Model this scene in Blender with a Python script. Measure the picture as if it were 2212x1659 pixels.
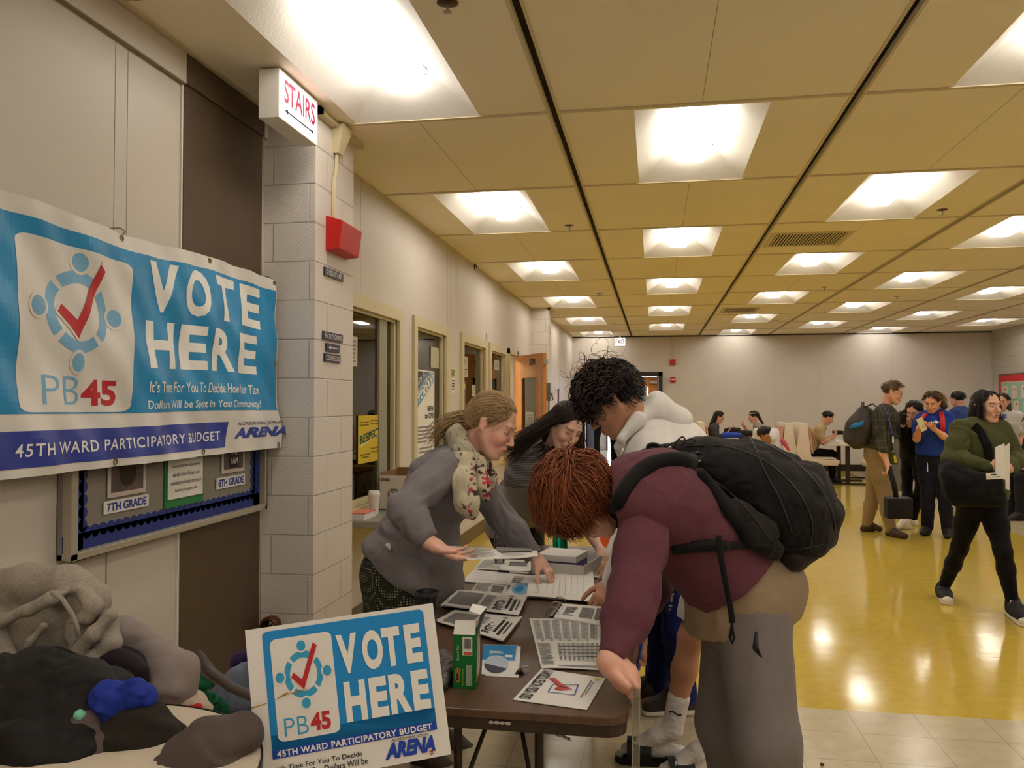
import bpy, bmesh, math, random
import numpy as np
from mathutils import Vector, Matrix

for _o in list(bpy.data.objects): bpy.data.objects.remove(_o)
SC = bpy.context.scene
COL = SC.collection
random.seed(7); RNG = np.random.default_rng(11)

# ------------------------------------------------------------------ camera
FPX = 1770.0; CAMZ = 1.50
YAW = math.atan(308/FPX); PIT = math.atan(40/FPX)
cam_d = bpy.data.cameras.new('camera'); cam = bpy.data.objects.new('camera', cam_d); COL.objects.link(cam)
cam.location = (0, 0, CAMZ); cam.rotation_euler = (math.pi/2+PIT, 0, YAW)
cam_d.sensor_width = 36; cam_d.lens = FPX/2212*36; cam_d.clip_start = .05; cam_d.clip_end = 100
SC.camera = cam
# ------------------------------------------------------------------ world, exposure
w = bpy.data.worlds.new('world'); SC.world = w; w.use_nodes = True
w.node_tree.nodes['Background'].inputs[0].default_value = (.62, .72, .95, 1)
w.node_tree.nodes['Background'].inputs[1].default_value = 1.5
SC.view_settings.view_transform = 'Standard'; SC.view_settings.look = 'None'
SC.view_settings.exposure = 0.20; SC.view_settings.gamma = 1.0
SC.view_settings.use_curve_mapping = False
SC.cycles.use_denoising = True
SC.cycles.use_adaptive_sampling = True; SC.cycles.adaptive_threshold = .025; SC.cycles.adaptive_min_samples = 12
SC.cycles.max_bounces = 7; SC.cycles.diffuse_bounces = 4; SC.cycles.glossy_bounces = 3
SC.cycles.transmission_bounces = 4; SC.cycles.transparent_max_bounces = 6
SC.cycles.sample_clamp_indirect = 8; SC.cycles.caustics_reflective = False; SC.cycles.caustics_refractive = False
LAMP = 9.0            # radiance of the fluorescent lenses
LAMP_COL = (1.0, .94, .85)

# pixel of the 2212x1659 photo + one known world coordinate -> the point in the room
_F = np.array([-math.sin(YAW)*math.cos(PIT), math.cos(YAW)*math.cos(PIT), math.sin(PIT)])
_R = np.array([math.cos(YAW), math.sin(YAW), 0.]); _U = np.cross(_R, _F)
def at(x, y, X=None, Y=None, Z=None):
    r = _F+_R*(x-1106)/FPX-_U*(y-829.5)/FPX
    t = X/r[0] if X is not None else Y/r[1] if Y is not None else (Z-CAMZ)/r[2]
    return r*t+np.array([0, 0, CAMZ])

# ------------------------------------------------------------------ naming
def tag(o, label=None, cat=None, group=None, kind=None):
    if label: o['label'] = label
    if cat: o['category'] = cat
    if group: o['group'] = group
    if kind: o['kind'] = kind
    return o
def thing(name, label, cat, loc=(0, 0, 0), group=None):
    o = bpy.data.objects.new(name, None); COL.objects.link(o)
    o.location = tuple(float(v) for v in loc); o.empty_display_size = .1
    return tag(o, label, cat, group)
def world_loc(o):
    v = Vector(o.location)
    p = o.parent
    while p is not None: v += Vector(p.location); p = p.parent
    return v
def link(name, me, parent=None):
    o = bpy.data.objects.new(name, me); COL.objects.link(o)
    if parent is not None:
        o.parent = parent
        if parent.type == 'EMPTY': o.matrix_parent_inverse = Matrix.Translation(-Vector(parent.location))
        else:
            o.matrix_parent_inverse = Matrix.Identity(4)
    return o
def copy_tree(root, delta, label=None, group=None, rotz=0):
    r = root.copy(); COL.objects.link(r); r.location = Vector(root.location)+Vector(delta); r.rotation_euler.z += rotz
    if label: r['label'] = label
    if group: r['group'] = group
    def rec(a, b):
        for ch in [c for c in COL.objects if c.parent is a]:
            d = ch.copy(); COL.objects.link(d); d.parent = b; rec(ch, d)
    rec(root, r)
    return r

def nest(root, part, keep):
    """what is printed on or fixed to a part becomes its sub-part"""
    kids = [c for c in COL.objects if c.parent is root]; pr = next(c for c in kids if c.name.split('.')[0] == part)
    for c in kids:
        if c is not pr and c.name.split('.')[0] not in keep: c.parent = pr; c.matrix_parent_inverse = Matrix.Identity(4)
# ------------------------------------------------------------------ materials
MATS = {}
def lin(c):
    return tuple(((v/255)/12.92 if v <= 10 else (((v/255)+.055)/1.055)**2.4) for v in c)
def mat(name, rgb, rough=.6, metal=0, bump=0, bscale=60, var=0, vscale=8, spec=.5, coat=0, trans=0, emit=0, sheen=0, stretch=None, alpha=1, ior=1.45, attr=None, detail=3):
    """rgb as 0..255 sRGB"""
    if name in MATS: return MATS[name]
    m = bpy.data.materials.new(name); m.use_nodes = True; MATS[name] = m
    nt = m.node_tree; b = nt.nodes['Principled BSDF']; L = nt.links
    col = (*lin(rgb), 1)
    b.inputs['Base Color'].default_value = col; b.inputs['Roughness'].default_value = rough
    b.inputs['Metallic'].default_value = metal; b.inputs['Specular IOR Level'].default_value = spec
    b.inputs['Coat Weight'].default_value = coat; b.inputs['Transmission Weight'].default_value = trans
    b.inputs['IOR'].default_value = ior; b.inputs['Alpha'].default_value = alpha
    b.inputs['Sheen Weight'].default_value = sheen
    if emit:
        b.inputs['Emission Color'].default_value = col; b.inputs['Emission Strength'].default_value = emit
    tc = None
    def coord():
        nonlocal tc
        if tc is None:
            t = nt.nodes.new('ShaderNodeTexCoord'); tc = t.outputs['Object']
            if stretch:
                mp = nt.nodes.new('ShaderNodeMapping'); mp.inputs['Scale'].default_value = stretch
                L.new(tc, mp.inputs[0]); tc = mp.outputs[0]
        return tc
    src = None
    if attr:
        a = nt.nodes.new('ShaderNodeAttribute'); a.attribute_name = attr; src = a.outputs['Color']
        L.new(src, b.inputs['Base Color'])
    if var:
        n = nt.nodes.new('ShaderNodeTexNoise'); n.inputs['Scale'].default_value = vscale; n.inputs['Detail'].default_value = detail
        L.new(coord(), n.inputs['Vector'])
        r = nt.nodes.new('ShaderNodeMapRange'); r.inputs[1].default_value = .3; r.inputs[2].default_value = .7
        r.inputs[3].default_value = 1-var; r.inputs[4].default_value = 1+var; L.new(n.outputs[0], r.inputs[0])
        mx = nt.nodes.new('ShaderNodeMix'); mx.data_type = 'RGBA'; mx.blend_type = 'MULTIPLY'; mx.inputs[0].default_value = 1
        mx.clamp_result = False
        if src: L.new(src, mx.inputs[6])
        else: mx.inputs[6].default_value = col
        L.new(r.outputs[0], mx.inputs[7]); L.new(mx.outputs[2], b.inputs['Base Color'])
    if bump:
        n = nt.nodes.new('ShaderNodeTexNoise'); n.inputs['Scale'].default_value = bscale; n.inputs['Detail'].default_value = 4
        L.new(coord(), n.inputs['Vector'])
        bp = nt.nodes.new('ShaderNodeBump'); bp.inputs['Strength'].default_value = 1; bp.inputs['Distance'].default_value = bump
        L.new(n.outputs[0], bp.inputs['Height']); L.new(bp.outputs[0], b.inputs['Normal'])
    return m

# ------------------------------------------------------------------ mesh builder (world coordinates)
def nrm(v): v = np.asarray(v, float); return v/max(np.linalg.norm(v), 1e-9)
def frame(d, up=(0, 0, 1)):
    z = nrm(d); x = np.cross(up, z)
    if np.linalg.norm(x) < 1e-4: x = np.cross((0, 1, 0), z)
    x = nrm(x); return x, np.cross(z, x), z
class MB:
    def __init__(s): s.v = []; s.f = []; s.m = []; s.mi = 0
    def add(s, vs, fs):
        n = len(s.v); s.v += [tuple(float(c) for c in p) for p in vs]
        for f in fs: s.f.append(tuple(i+n for i in f)); s.m.append(s.mi)
        return s
    def box(s, lo, hi, fr=None, o=(0, 0, 0)):
        x0, y0, z0 = lo; x1, y1, z1 = hi
        c = [(x0,y0,z0),(x1,y0,z0),(x1,y1,z0),(x0,y1,z0),(x0,y0,z1),(x1,y0,z1),(x1,y1,z1),(x0,y1,z1)]
        if fr is not None: c = [np.array(o)+p[0]*np.array(fr[0])+p[1]*np.array(fr[1])+p[2]*np.array(fr[2]) for p in c]
        return s.add(c, [(0,3,2,1),(4,5,6,7),(0,1,5,4),(1,2,6,5),(2,3,7,6),(3,0,4,7)])
    def quad(s, a, b, c, d): return s.add([a, b, c, d], [(0, 1, 2, 3)])
    def tube(s, pts, r, n=8, caps=True, flat=1.0, up=(0, 0, 1)):
        pts = [np.array(p, float) for p in pts]; m = len(pts)
        rs = [r]*m if np.isscalar(r) else list(r)
        vs = []; px = None
        for i, p in enumerate(pts):
            d = pts[min(i+1, m-1)]-pts[max(i-1, 0)]
            x, y, z = frame(d, up)
            if px is not None:
                x = px-np.dot(px, z)*z
                x = nrm(x) if np.linalg.norm(x) > 1e-6 else frame(d, up)[0]
                y = np.cross(z, x)
            px = x
            for k in range(n):
                a = 2*math.pi*k/n
                vs.append(p+x*math.cos(a)*rs[i]+y*math.sin(a)*rs[i]*flat)
        fs = [(i*n+k, i*n+(k+1) % n, (i+1)*n+(k+1) % n, (i+1)*n+k) for i in range(m-1) for k in range(n)]
        if caps: fs += [tuple(range(n-1, -1, -1)), tuple((m-1)*n+k for k in range(n))]
        return s.add(vs, fs)
    def lathe(s, prof, o, ax=(0, 0, 1), n=24):
        """prof: (radius, height) list; axis from o"""
        x, y, z = frame(ax, (0, 1, 0) if abs(ax[2]) > .9 else (0, 0, 1)); o = np.array(o, float)
        vs = [o+z*h+x*r*math.cos(2*math.pi*k/n)+y*r*math.sin(2*math.pi*k/n) for r, h in prof for k in range(n)]
        fs = [(i*n+k, i*n+(k+1) % n, (i+1)*n+(k+1) % n, (i+1)*n+k) for i in range(len(prof)-1) for k in range(n)]
        return s.add(vs, fs)
    def prism(s, poly, o, u, v, w0, w1):
        """2D polygon in the frame (u, v), thick from w0 to w1 along u x v"""
        o = np.array(o, float); u = np.array(u, float); v = np.array(v, float); w = nrm(np.cross(u, v)); n = len(poly)
        vs = [o+u*a+v*b+w*t for t in (w0, w1) for a, b in poly]
        fs = [tuple(range(n-1, -1, -1)), tuple(range(n, 2*n))]+[(k, (k+1) % n, n+(k+1) % n, n+k) for k in range(n)]
        return s.add(vs, fs)
    def ball(s, c, r, n=12, m=8, fr=None):
        r = (r,)*3 if np.isscalar(r) else r
        fr = fr or (np.array((1, 0, 0)), np.array((0, 1, 0)), np.array((0, 0, 1)))
        vs = []
        for i in range(m+1):
            t = math.pi*i/m
            for k in range(n):
                a = 2*math.pi*k/n
                vs.append(np.array(c)+fr[0]*r[0]*math.sin(t)*math.cos(a)+fr[1]*r[1]*math.sin(t)*math.sin(a)+fr[2]*r[2]*math.cos(t))
        fs = [(i*n+k, (i+1)*n+k, (i+1)*n+(k+1) % n, i*n+(k+1) % n) for i in range(m) for k in range(n)]
        return s.add(vs, fs)
    def build(s, name, mats, parent=None, smooth=False, bevel=0, label=None, warp=None):
        me = bpy.data.meshes.new(name); vs = s.v
        if warp is not None: vs = [tuple(warp(p)) for p in vs]
        me.from_pydata(vs, [], s.f)
        if not isinstance(mats, (list, tuple)): mats = [mats]
        for m in mats: me.materials.append(m)
        if len(mats) > 1: me.polygons.foreach_set('material_index', s.m)
        me.validate()
        bm = bmesh.new(); bm.from_mesh(me); bmesh.ops.remove_doubles(bm, verts=bm.verts, dist=1e-6)
        bmesh.ops.recalc_face_normals(bm, faces=bm.faces)
        if bevel:
            bmesh.ops.bevel(bm, geom=[e for e in bm.edges if len(e.link_faces) == 2 and e.calc_face_angle(0) > .6], offset=bevel, segments=2, affect='EDGES', profile=.6)
        bm.to_mesh(me); bm.free()
        if smooth: me.shade_smooth() if not bevel and smooth is True else me.set_sharp_from_angle(angle=.7)
        if smooth and (bevel or smooth is not True):
            me.shade_smooth(); me.set_sharp_from_angle(angle=.7)
        o = link(name, me, parent)
        if label: o['label'] = label
        return o
def box(name, lo, hi, m, parent=None, bevel=0, **k):
    return MB().box(lo, hi).build(name, m, parent, bevel=bevel, **k)
def rrect(w, h, r, n=6, x=0, y=0):
    pts = []
    for cx, cy, a0 in ((w-r, h-r, 0), (r, h-r, 90), (r, r, 180), (w-r, r, 270)):
        for k in range(n+1):
            a = math.radians(a0+90*k/n); pts.append((x+cx+r*math.cos(a), y+cy+r*math.sin(a)))
    return pts

# ------------------------------------------------------------------ lettering
_TX = {}
def glyphs(s, bold=0., shear=0., space=1.0, thin=False):
    k = (s, bold, shear, space)
    if k in _TX: return _TX[k]
    cu = bpy.data.curves.new('t', 'FONT'); cu.body = s; cu.offset = bold; cu.shear = shear; cu.space_character = space
    cu.resolution_u = 4; cu.align_x = 'LEFT'
    ob = bpy.data.objects.new('t', cu); COL.objects.link(ob)
    dg = bpy.context.evaluated_depsgraph_get(); dg.update()
    me = bpy.data.meshes.new_from_object(ob.evaluated_get(dg))
    v = np.empty(len(me.vertices)*3); me.vertices.foreach_get('co', v); v = v.reshape(-1, 3)
    f = [tuple(p.vertices) for p in me.polygons]
    bpy.data.objects.remove(ob); bpy.data.meshes.remove(me); bpy.data.curves.remove(cu)
    lo, hi = v.min(0), v.max(0); v = (v-lo)/np.maximum(hi-lo, 1e-9)
    _TX[k] = (v[:, :2], f); return _TX[k]
def dice(me, step):
    bm = bmesh.new(); bm.from_mesh(me)
    v = np.array([x.co for x in bm.verts]); lo, hi = v.min(0), v.max(0)
    for ax in range(3):
        if hi[ax]-lo[ax] < step: continue
        k = math.ceil(lo[ax]/step)
        while k*step < hi[ax]:
            no = [0, 0, 0]; no[ax] = 1; co = [0, 0, 0]; co[ax] = k*step
            bmesh.ops.bisect_plane(bm, geom=bm.verts[:]+bm.edges[:]+bm.faces[:], plane_co=co, plane_no=no); k += 1
    bm.to_mesh(me); bm.free()
def text(s, o, u, v, m, parent, bold=0., shear=0., space=1.0, lift=.0015, name='lettering', warp=None, step=None, extra=None):
    """lettering that fills the parallelogram o, o+u, o+v; several (s,o,u,v,...) via extra share one mesh"""
    mb = MB()
    for it in [(s, o, u, v)]+list(extra or []):
        g, f = glyphs(it[0], it[4] if len(it) > 4 else bold, shear, space)
        oo, uu, vv = (np.array(a, float) for a in it[1:4]); n = nrm(np.cross(uu, vv))*lift
        mb.add([oo+uu*a+vv*b+n for a, b in g], f)
    me = bpy.data.meshes.new(name); me.from_pydata(mb.v, [], mb.f); me.materials.append(m)
    if step: dice(me, step)
    if warp:
        for q in me.vertices: q.co = Vector(warp(np.array(q.co)))
    return link(name, me, parent)
# ------------------------------------------------------------------ surface materials of the room
WALL = mat('wall_paint', (206, 198, 189), .55, bump=.0006, bscale=220, var=.02, vscale=3)
WALLP = mat('wall_panel_vinyl', (202, 193, 181), .5, bump=.0004, bscale=300, var=.02, vscale=2)
BROWN = mat('brown_panel', (82, 66, 50), .45, bump=.0003, bscale=500, var=.05, vscale=4)
SEAM = mat('seam_dark', (146, 135, 118), .7)
DARK = mat('slot_dark', (38, 28, 20), .8)
TBAR = mat('ceiling_bar', (206, 192, 160), .6)
TILE = mat('ceiling_board', (242, 232, 208), .8, bump=.001, bscale=160, var=.03, vscale=1.2)
COFF = mat('coffer_board', (222, 218, 210), .75, bump=.0012, bscale=70)
FRAMEM = mat('window_frame_paint', (205, 192, 156), .45)
BLACKT = mat('black_plastic', (18, 17, 17), .45)
WHITE = mat('white_plastic', (232, 228, 220), .5)
RED = mat('alarm_red', (190, 24, 18), .4)
NAVY = mat('sign_navy', (38, 36, 62), .4)
LETW = mat('lettering_white', (236, 234, 228), .6)
METAL = mat('brushed_metal', (176, 174, 168), .3, metal=1)
WOOD = mat('door_wood', (200, 132, 66), .4, var=.1, vscale=2.5, stretch=(6, 6, .6), bump=.0003, bscale=20)
GREYM = mat('grey_metal', (120, 118, 112), .4, metal=.6)

def glass_mat(name, tint=(235, 240, 238), refl=.12, rough=.02):
    m = bpy.data.materials.new(name); m.use_nodes = True; nt = m.node_tree; L = nt.links
    nt.nodes.remove(nt.nodes['Principled BSDF']); out = nt.nodes['Material Output']
    t = nt.nodes.new('ShaderNodeBsdfTransparent'); t.inputs[0].default_value = (*lin(tint), 1)
    g = nt.nodes.new('ShaderNodeBsdfGlossy'); g.inputs['Roughness'].default_value = rough
    fr = nt.nodes.new('ShaderNodeFresnel'); fr.inputs[0].default_value = 1.5
    mp = nt.nodes.new('ShaderNodeMath'); mp.operation = 'ADD'; mp.inputs[1].default_value = refl-.04; L.new(fr.outputs[0], mp.inputs[0])
    mx = nt.nodes.new('ShaderNodeMixShader'); L.new(mp.outputs[0], mx.inputs[0]); L.new(t.outputs[0], mx.inputs[1]); L.new(g.outputs[0], mx.inputs[2])
    L.new(mx.outputs[0], out.inputs[0]); return m
GLASS = glass_mat('window_glass', (214, 214, 200))
CLEARP = glass_mat('clear_plastic', (226, 228, 226), .16, .08)

def block_mat(name, rgb, groove=.004, light=1.0):
    m = mat(name, rgb, .5); nt = m.node_tree; L = nt.links; b = nt.nodes['Principled BSDF']
    tc = nt.nodes.new('ShaderNodeTexCoord'); sp = nt.nodes.new('ShaderNodeSeparateXYZ'); L.new(tc.outputs['Object'], sp.inputs[0])
    ad = nt.nodes.new('ShaderNodeMath'); L.new(sp.outputs[0], ad.inputs[0]); L.new(sp.outputs[1], ad.inputs[1])
    cb = nt.nodes.new('ShaderNodeCombineXYZ'); L.new(ad.outputs[0], cb.inputs[0]); L.new(sp.outputs[2], cb.inputs[1])
    br = nt.nodes.new('ShaderNodeTexBrick'); br.inputs['Scale'].default_value = 1; br.inputs['Brick Width'].default_value = .406; br.inputs['Row Height'].default_value = .203
    br.inputs['Mortar Size'].default_value = .005; br.inputs['Mortar Smooth'].default_value = .6; L.new(cb.outputs[0], br.inputs[0])
    c = lin(rgb); br.inputs['Color1'].default_value = (*c, 1); br.inputs['Color2'].default_value = (*[v*.96 for v in c], 1); br.inputs['Mortar'].default_value = (*[v*.93 for v in c], 1)
    L.new(br.outputs['Color'], b.inputs['Base Color'])
    no = nt.nodes.new('ShaderNodeTexNoise'); no.inputs['Scale'].default_value = 90; no.inputs['Detail'].default_value = 5; L.new(tc.outputs['Object'], no.inputs[0])
    m1 = nt.nodes.new('ShaderNodeMath'); m1.operation = 'MULTIPLY'; m1.inputs[1].default_value = -groove*1.5; L.new(br.outputs['Fac'], m1.inputs[0])
    m2 = nt.nodes.new('ShaderNodeMath'); m2.operation = 'MULTIPLY_ADD'; m2.inputs[1].default_value = .0022; L.new(no.outputs[0], m2.inputs[0]); L.new(m1.outputs[0], m2.inputs[2])
    bp = nt.nodes.new('ShaderNodeBump'); bp.inputs['Distance'].default_value = 1; L.new(m2.outputs[0], bp.inputs['Height']); L.new(bp.outputs[0], b.inputs['Normal'])
    return m
BLOCK = block_mat('painted_block', (216, 208, 200))

def floor_mat(name, rgb, line, var, rough):
    m = mat(name, rgb, rough, coat=.0); nt = m.node_tree; L = nt.links; b = nt.nodes['Principled BSDF']
    tc = nt.nodes.new('ShaderNodeTexCoord')
    br = nt.nodes.new('ShaderNodeTexBrick'); br.offset = 0; br.inputs['Scale'].default_value = 1; br.inputs['Brick Width'].default_value = .305; br.inputs['Row Height'].default_value = .305
    br.inputs['Mortar Size'].default_value = .0022; L.new(tc.outputs['Object'], br.inputs[0])
    c = lin(rgb); br.inputs['Color1'].default_value = (*[v*(1-var) for v in c], 1); br.inputs['Color2'].default_value = (*[v*(1+var) for v in c], 1); br.inputs['Mortar'].default_value = (*[v*line for v in c], 1)
    no = nt.nodes.new('ShaderNodeTexNoise'); no.inputs['Scale'].default_value = 14; no.inputs['Detail'].default_value = 6; L.new(tc.outputs['Object'], no.inputs[0])
    rg = nt.nodes.new('ShaderNodeMapRange'); rg.inputs[1].default_value = .3; rg.inputs[2].default_value = .7; rg.inputs[3].default_value = .93; rg.inputs[4].default_value = 1.06; L.new(no.outputs[0], rg.inputs[0])
    mx = nt.nodes.new('ShaderNodeMix'); mx.data_type = 'RGBA'; mx.blend_type = 'MULTIPLY'; mx.inputs[0].default_value = 1
    L.new(br.outputs['Color'], mx.inputs[6]); L.new(rg.outputs[0], mx.inputs[7]); L.new(mx.outputs[2], b.inputs['Base Color'])
    n2 = nt.nodes.new('ShaderNodeTexNoise'); n2.inputs['Scale'].default_value = 5; n2.inputs['Detail'].default_value = 3; L.new(tc.outputs['Object'], n2.inputs[0])
    bp = nt.nodes.new('ShaderNodeBump'); bp.inputs['Distance'].default_value = .0007; L.new(n2.outputs[0], bp.inputs['Height']); L.new(bp.outputs[0], b.inputs['Normal'])
    r2 = nt.nodes.new('ShaderNodeMapRange'); r2.inputs[3].default_value = rough*.7; r2.inputs[4].default_value = rough*1.5; L.new(n2.outputs[0], r2.inputs[0]); L.new(r2.outputs[0], b.inputs['Roughness'])
    return m
YEL = floor_mat('yellow_floor_tile', (200, 172, 74), .93, .02, .10)
BEI = floor_mat('beige_floor_tile', (190, 176, 146), .62, .03, .17)

def struct(name, mb, m, **k):
    o = mb.build(name, m, **k); o['kind'] = 'structure'; return o
XL, XR, YB, YN, H = -2.0, 7.1, 19.0, -3.2, 3.03
# ------------------------------------------------------------------ floor
mb = MB(); mb.box((-5, YN, -.1), (XR+.1, 4.25, 0)); mb.box((4.07, 4.25, -.1), (XR+.1, YB+.1, 0)); mb.box((-1.9, YB+.1, -.1), (.4, 26, 0))
mb.mi = 1; mb.box((-5, 4.25, -.1), (4.07, YB+.1, 0))
struct('floor', mb, [BEI, YEL])
# ------------------------------------------------------------------ ceiling of boards between slots and bars
XC = [-2.04, -.52, 1.0, 2.52, 4.08, 5.6, 7.14]
XL_C = [-1.26, .245, 1.775, 3.25, 4.75, 6.28]
RY = [YN, -1.69, -.2, 1.29, 2.79, 4.28, 5.78, 7.27, 8.76, 10.22, 11.72, 13.17, 14.66, 16.15, 17.62, 19.04]
mb = MB(); bars = MB(); slots = MB(); seams = MB(); lamps = []
for c in range(6):
    xa, xb = XC[c]+.02, XC[c+1]-.02
    for r in range(len(RY)-1):
        ya, yb = RY[r]+.004, RY[r+1]-.004
        if (r % 2 == 0) == (c % 2 == 0):
            xm = XL_C[c]; mb.box((xa, ya, H), (xm-.345, yb, H+.03)); mb.box((xm+.345, ya, H), (xb, yb, H+.03)); lamps.append((c, r, xm, ya+.02, yb-.035))
            mb.box((xm-.345, ya, H), (xm+.345, ya+.02, H+.03)); mb.box((xm-.345, yb-.035, H), (xm+.345, yb, H+.03))
        else:
            mb.box((xa, ya, H), (xb, yb, H+.03)); seams.box((XL_C[c]-.0015, ya+.03, H-.0006), (XL_C[c]+.0015, yb-.03, H))
        bars.box((xa, yb-.034, H-.006), (xb, yb-.004, H)); slots.box((xa, yb-.004, H-.001), (xb, yb+.008, H+.001))
for x in XC[1:-1]:
    slots.box((x-.03, YN, H+.035), (x+.03, YB, H+.05)); bars.box((x-.034, YN, H-.004), (x-.019, YB, H)); bars.box((x+.019, YN, H-.004), (x+.034, YB, H))
struct('ceiling', mb, TILE); struct('trim_1', bars, TBAR); struct('trim_2', slots, DARK); struct('trim_3', seams, SEAM)
# the void above the boards is closed
struct('ceiling_deck', MB().box((-5, YN-.1, H+.45), (XR+.2, 26, H+.5)), DARK)
# ------------------------------------------------------------------ ceiling lights
LENS = mat('lamp_lens', (255, 255, 255), .5); _b = LENS.node_tree.nodes['Principled BSDF']
_b.inputs['Emission Color'].default_value = (*LAMP_COL, 1); _b.inputs['Emission Strength'].default_value = LAMP
def ceiling_light(label, x, ya, yb):
    t = thing('ceiling_light', label, 'ceiling light', (x, (ya+yb)/2, H), 'recessed ceiling lights')
    h = .17; tx, ty = .115, .27
    m = MB(); a = [(x-.345, ya), (x+.345, ya), (x+.345, yb), (x-.345, yb)]; b = [(x-tx, ya+ty), (x+tx, ya+ty), (x+tx, yb-ty), (x-tx, yb-ty)]
    m.add([(p[0], p[1], H) for p in a]+[(p[0], p[1], H+h) for p in b]+[(p[0]*1, p[1], H+.03) for p in a]+[(p[0], p[1], H+h+.02) for p in b],
          [(0,1,5,4),(1,2,6,5),(2,3,7,6),(3,0,4,7),(4,5,6,7),(8,12,13,9),(9,13,14,10),(10,14,15,11),(11,15,12,8),(12,15,14,13),(0,8,9,1),(1,9,10,2),(2,10,11,3),(3,11,8,0)])
    m.build('coffer', COFF, t)
    m = MB(); y0, y1 = ya+ty+.02, yb-ty+.02
    sec = [(-.112, H+h-.004), (-.118, H+.12), (-.078, H+.05), (.078, H+.05), (.118, H+.12), (.112, H+h-.004)]
    m.add([(x+p, y, z) for y in (y0, y1) for p, z in sec], [(k, (k+1) % 6, 6+(k+1) % 6, 6+k) for k in range(6)]+[(5,4,3,2,1,0), tuple(range(6, 12))])
    m.build('lens', LENS, t)
    m = MB(); m.tube([(x+.118, y1-.01, H+.13), (x+.135, y1-.03, H+.15), (x+.12, y1-.06, H+.165)], .004, 6); m.build('latch', METAL, t)
cn = ['first', 'second', 'third', 'fourth', 'fifth', 'sixth']
ordn = ['nearest', 'second-nearest', 'third-nearest', 'fourth-nearest', 'fifth-nearest', 'sixth-nearest', 'seventh-nearest', 'eighth-nearest']
vis = {}
for c, r, x, ya, yb in lamps:
    if yb > 3.3-(.5*(c == 0)) and not (c >= 3 and yb < 6) and not (c >= 4 and yb < 9) and not (c == 5 and yb < 12):
        k = vis.get(c, 0); vis[c] = k+1
        far = '' if yb > 18.5 else ''
        ceiling_light('glowing ceiling light, %s in the %s row from the left wall%s' % (ordn[k], cn[c], far), x, ya, yb)
    else:
        ceiling_light('recessed ceiling light outside the picture', x, ya, yb)
# ------------------------------------------------------------------ walls
mb = MB()
mb.box((-2.2, YN, 0), (-2.02, 4.1, 3.12))                       # near panelled stretch
struct('wall_left', mb, WALLP)
mb = MB(); mb.box((-2.02, YN, 2.885), (-1.998, 3.235, H)); mb.box((-2.02, 3.955, 2.885), (-1.998, 4.02, H)); struct('trim_4', mb, WALLP)
mb = MB(); mb.box((-2.03, 3.235, 0), (-2.008, 3.955, 2.885)); mb.box((-2.02, 3.235, 2.885), (-1.995, 3.955, H)); struct('trim_5', mb, BROWN)
mb = MB()
for y in (2.79, 2.865, 1.5): mb.box((-2.021, y-.0011, 1.0), (-2.019, y+.0011, 2.88))
mb.box((-2.021, 2.765, 0), (-2.018, 2.771, 1.0)); mb.box((-2.021, 2.0, 2.882), (-1.996, 3.235, 2.887)); mb.box((-2.021, 3.985, .2), (-2.017, 3.988, 2.88))
struct('trim_6', mb, SEAM)
mb = MB(); mb.box((-2.021, 3.225, 0), (-2.012, 3.235, 2.885)); mb.box((-2.021, 3.955, 0), (-2.01, 3.963, 2.885)); struct('trim_7', mb, WHITE)
# window wall with its openings (X = -1.97)
WN = [(4.68, 6.10), (6.56, 7.56), (8.26, 9.40), (9.72, 10.72)]; ZS, ZT = .80, 2.17; DR = (11.0, 11.62)
mb = MB(); xa, xb = -2.12, -1.97
mb.box((xa, 4.55, ZT), (xb, 13.1, 3.12)); mb.box((xa, 4.55, 0), (xb, DR[0], ZS)); mb.box((xa, DR[1], 0), (xb, 13.1, ZT))
ys = [4.55]+[v for w_ in WN for v in w_]+[DR[0]]
for i in range(0, len(ys), 2): mb.box((xa, ys[i], ZS), (xb, ys[i+1], ZT))
mb.box((xa, 13.5, 0), (-1.87, YB, 3.12))
struct('wall_left_windows', mb, WALL)
struct('baseboard_left', MB().box((-1.97, 4.55, 0), (-1.955, 10.95, .14)).box((-1.87, 13.55, 0), (-1.855, YB, .14)), mat('baseboard_olive', (92, 78, 52), .4))
mb = MB()
for y in (5.3, 7.68, 7.8, 8.1, 9.55, 11.1, 12.2, 12.9): mb.box((-1.9705, y-.002, 2.25 if y < 12 else .2), (-1.9685, y+.002, H))
for y in (14.9, 16.2, 17.4): mb.box((-1.8705, y-.002, .2), (-1.8685, y+.002, H))
struct('trim_8', mb, mat('seam_light', (190, 178, 156), .7))
mb = MB(); mb.box((-2.02, 4.0, 0), (-1.735, 4.55, 3.02)); struct('wall_pillar', mb, BLOCK)
mb = MB(); mb.box((-2.0, 13.1, 0), (-1.69, 13.5, 3.02)); struct('wall_pillar_far', mb, BLOCK)
# metal angle round the pillar heads
mb = MB(); mb.box((-2.0, 3.955, 3.0), (-1.69, 4.0, H)); mb.box((-1.735, 3.955, 3.0), (-1.69, 4.6, H)); mb.box((-1.69, 13.05, 3.0), (-1.65, 13.55, H)); mb.box((-1.95, 13.05, 3.0), (-1.65, 13.1, H))
mb.box((-1.995, 2.6, H-.012), (-1.975, 3.95, H)); mb.box((-1.97, 4.6, H-.012), (-1.955, 13.1, H))
struct('trim_9', mb, TBAR)
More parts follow.
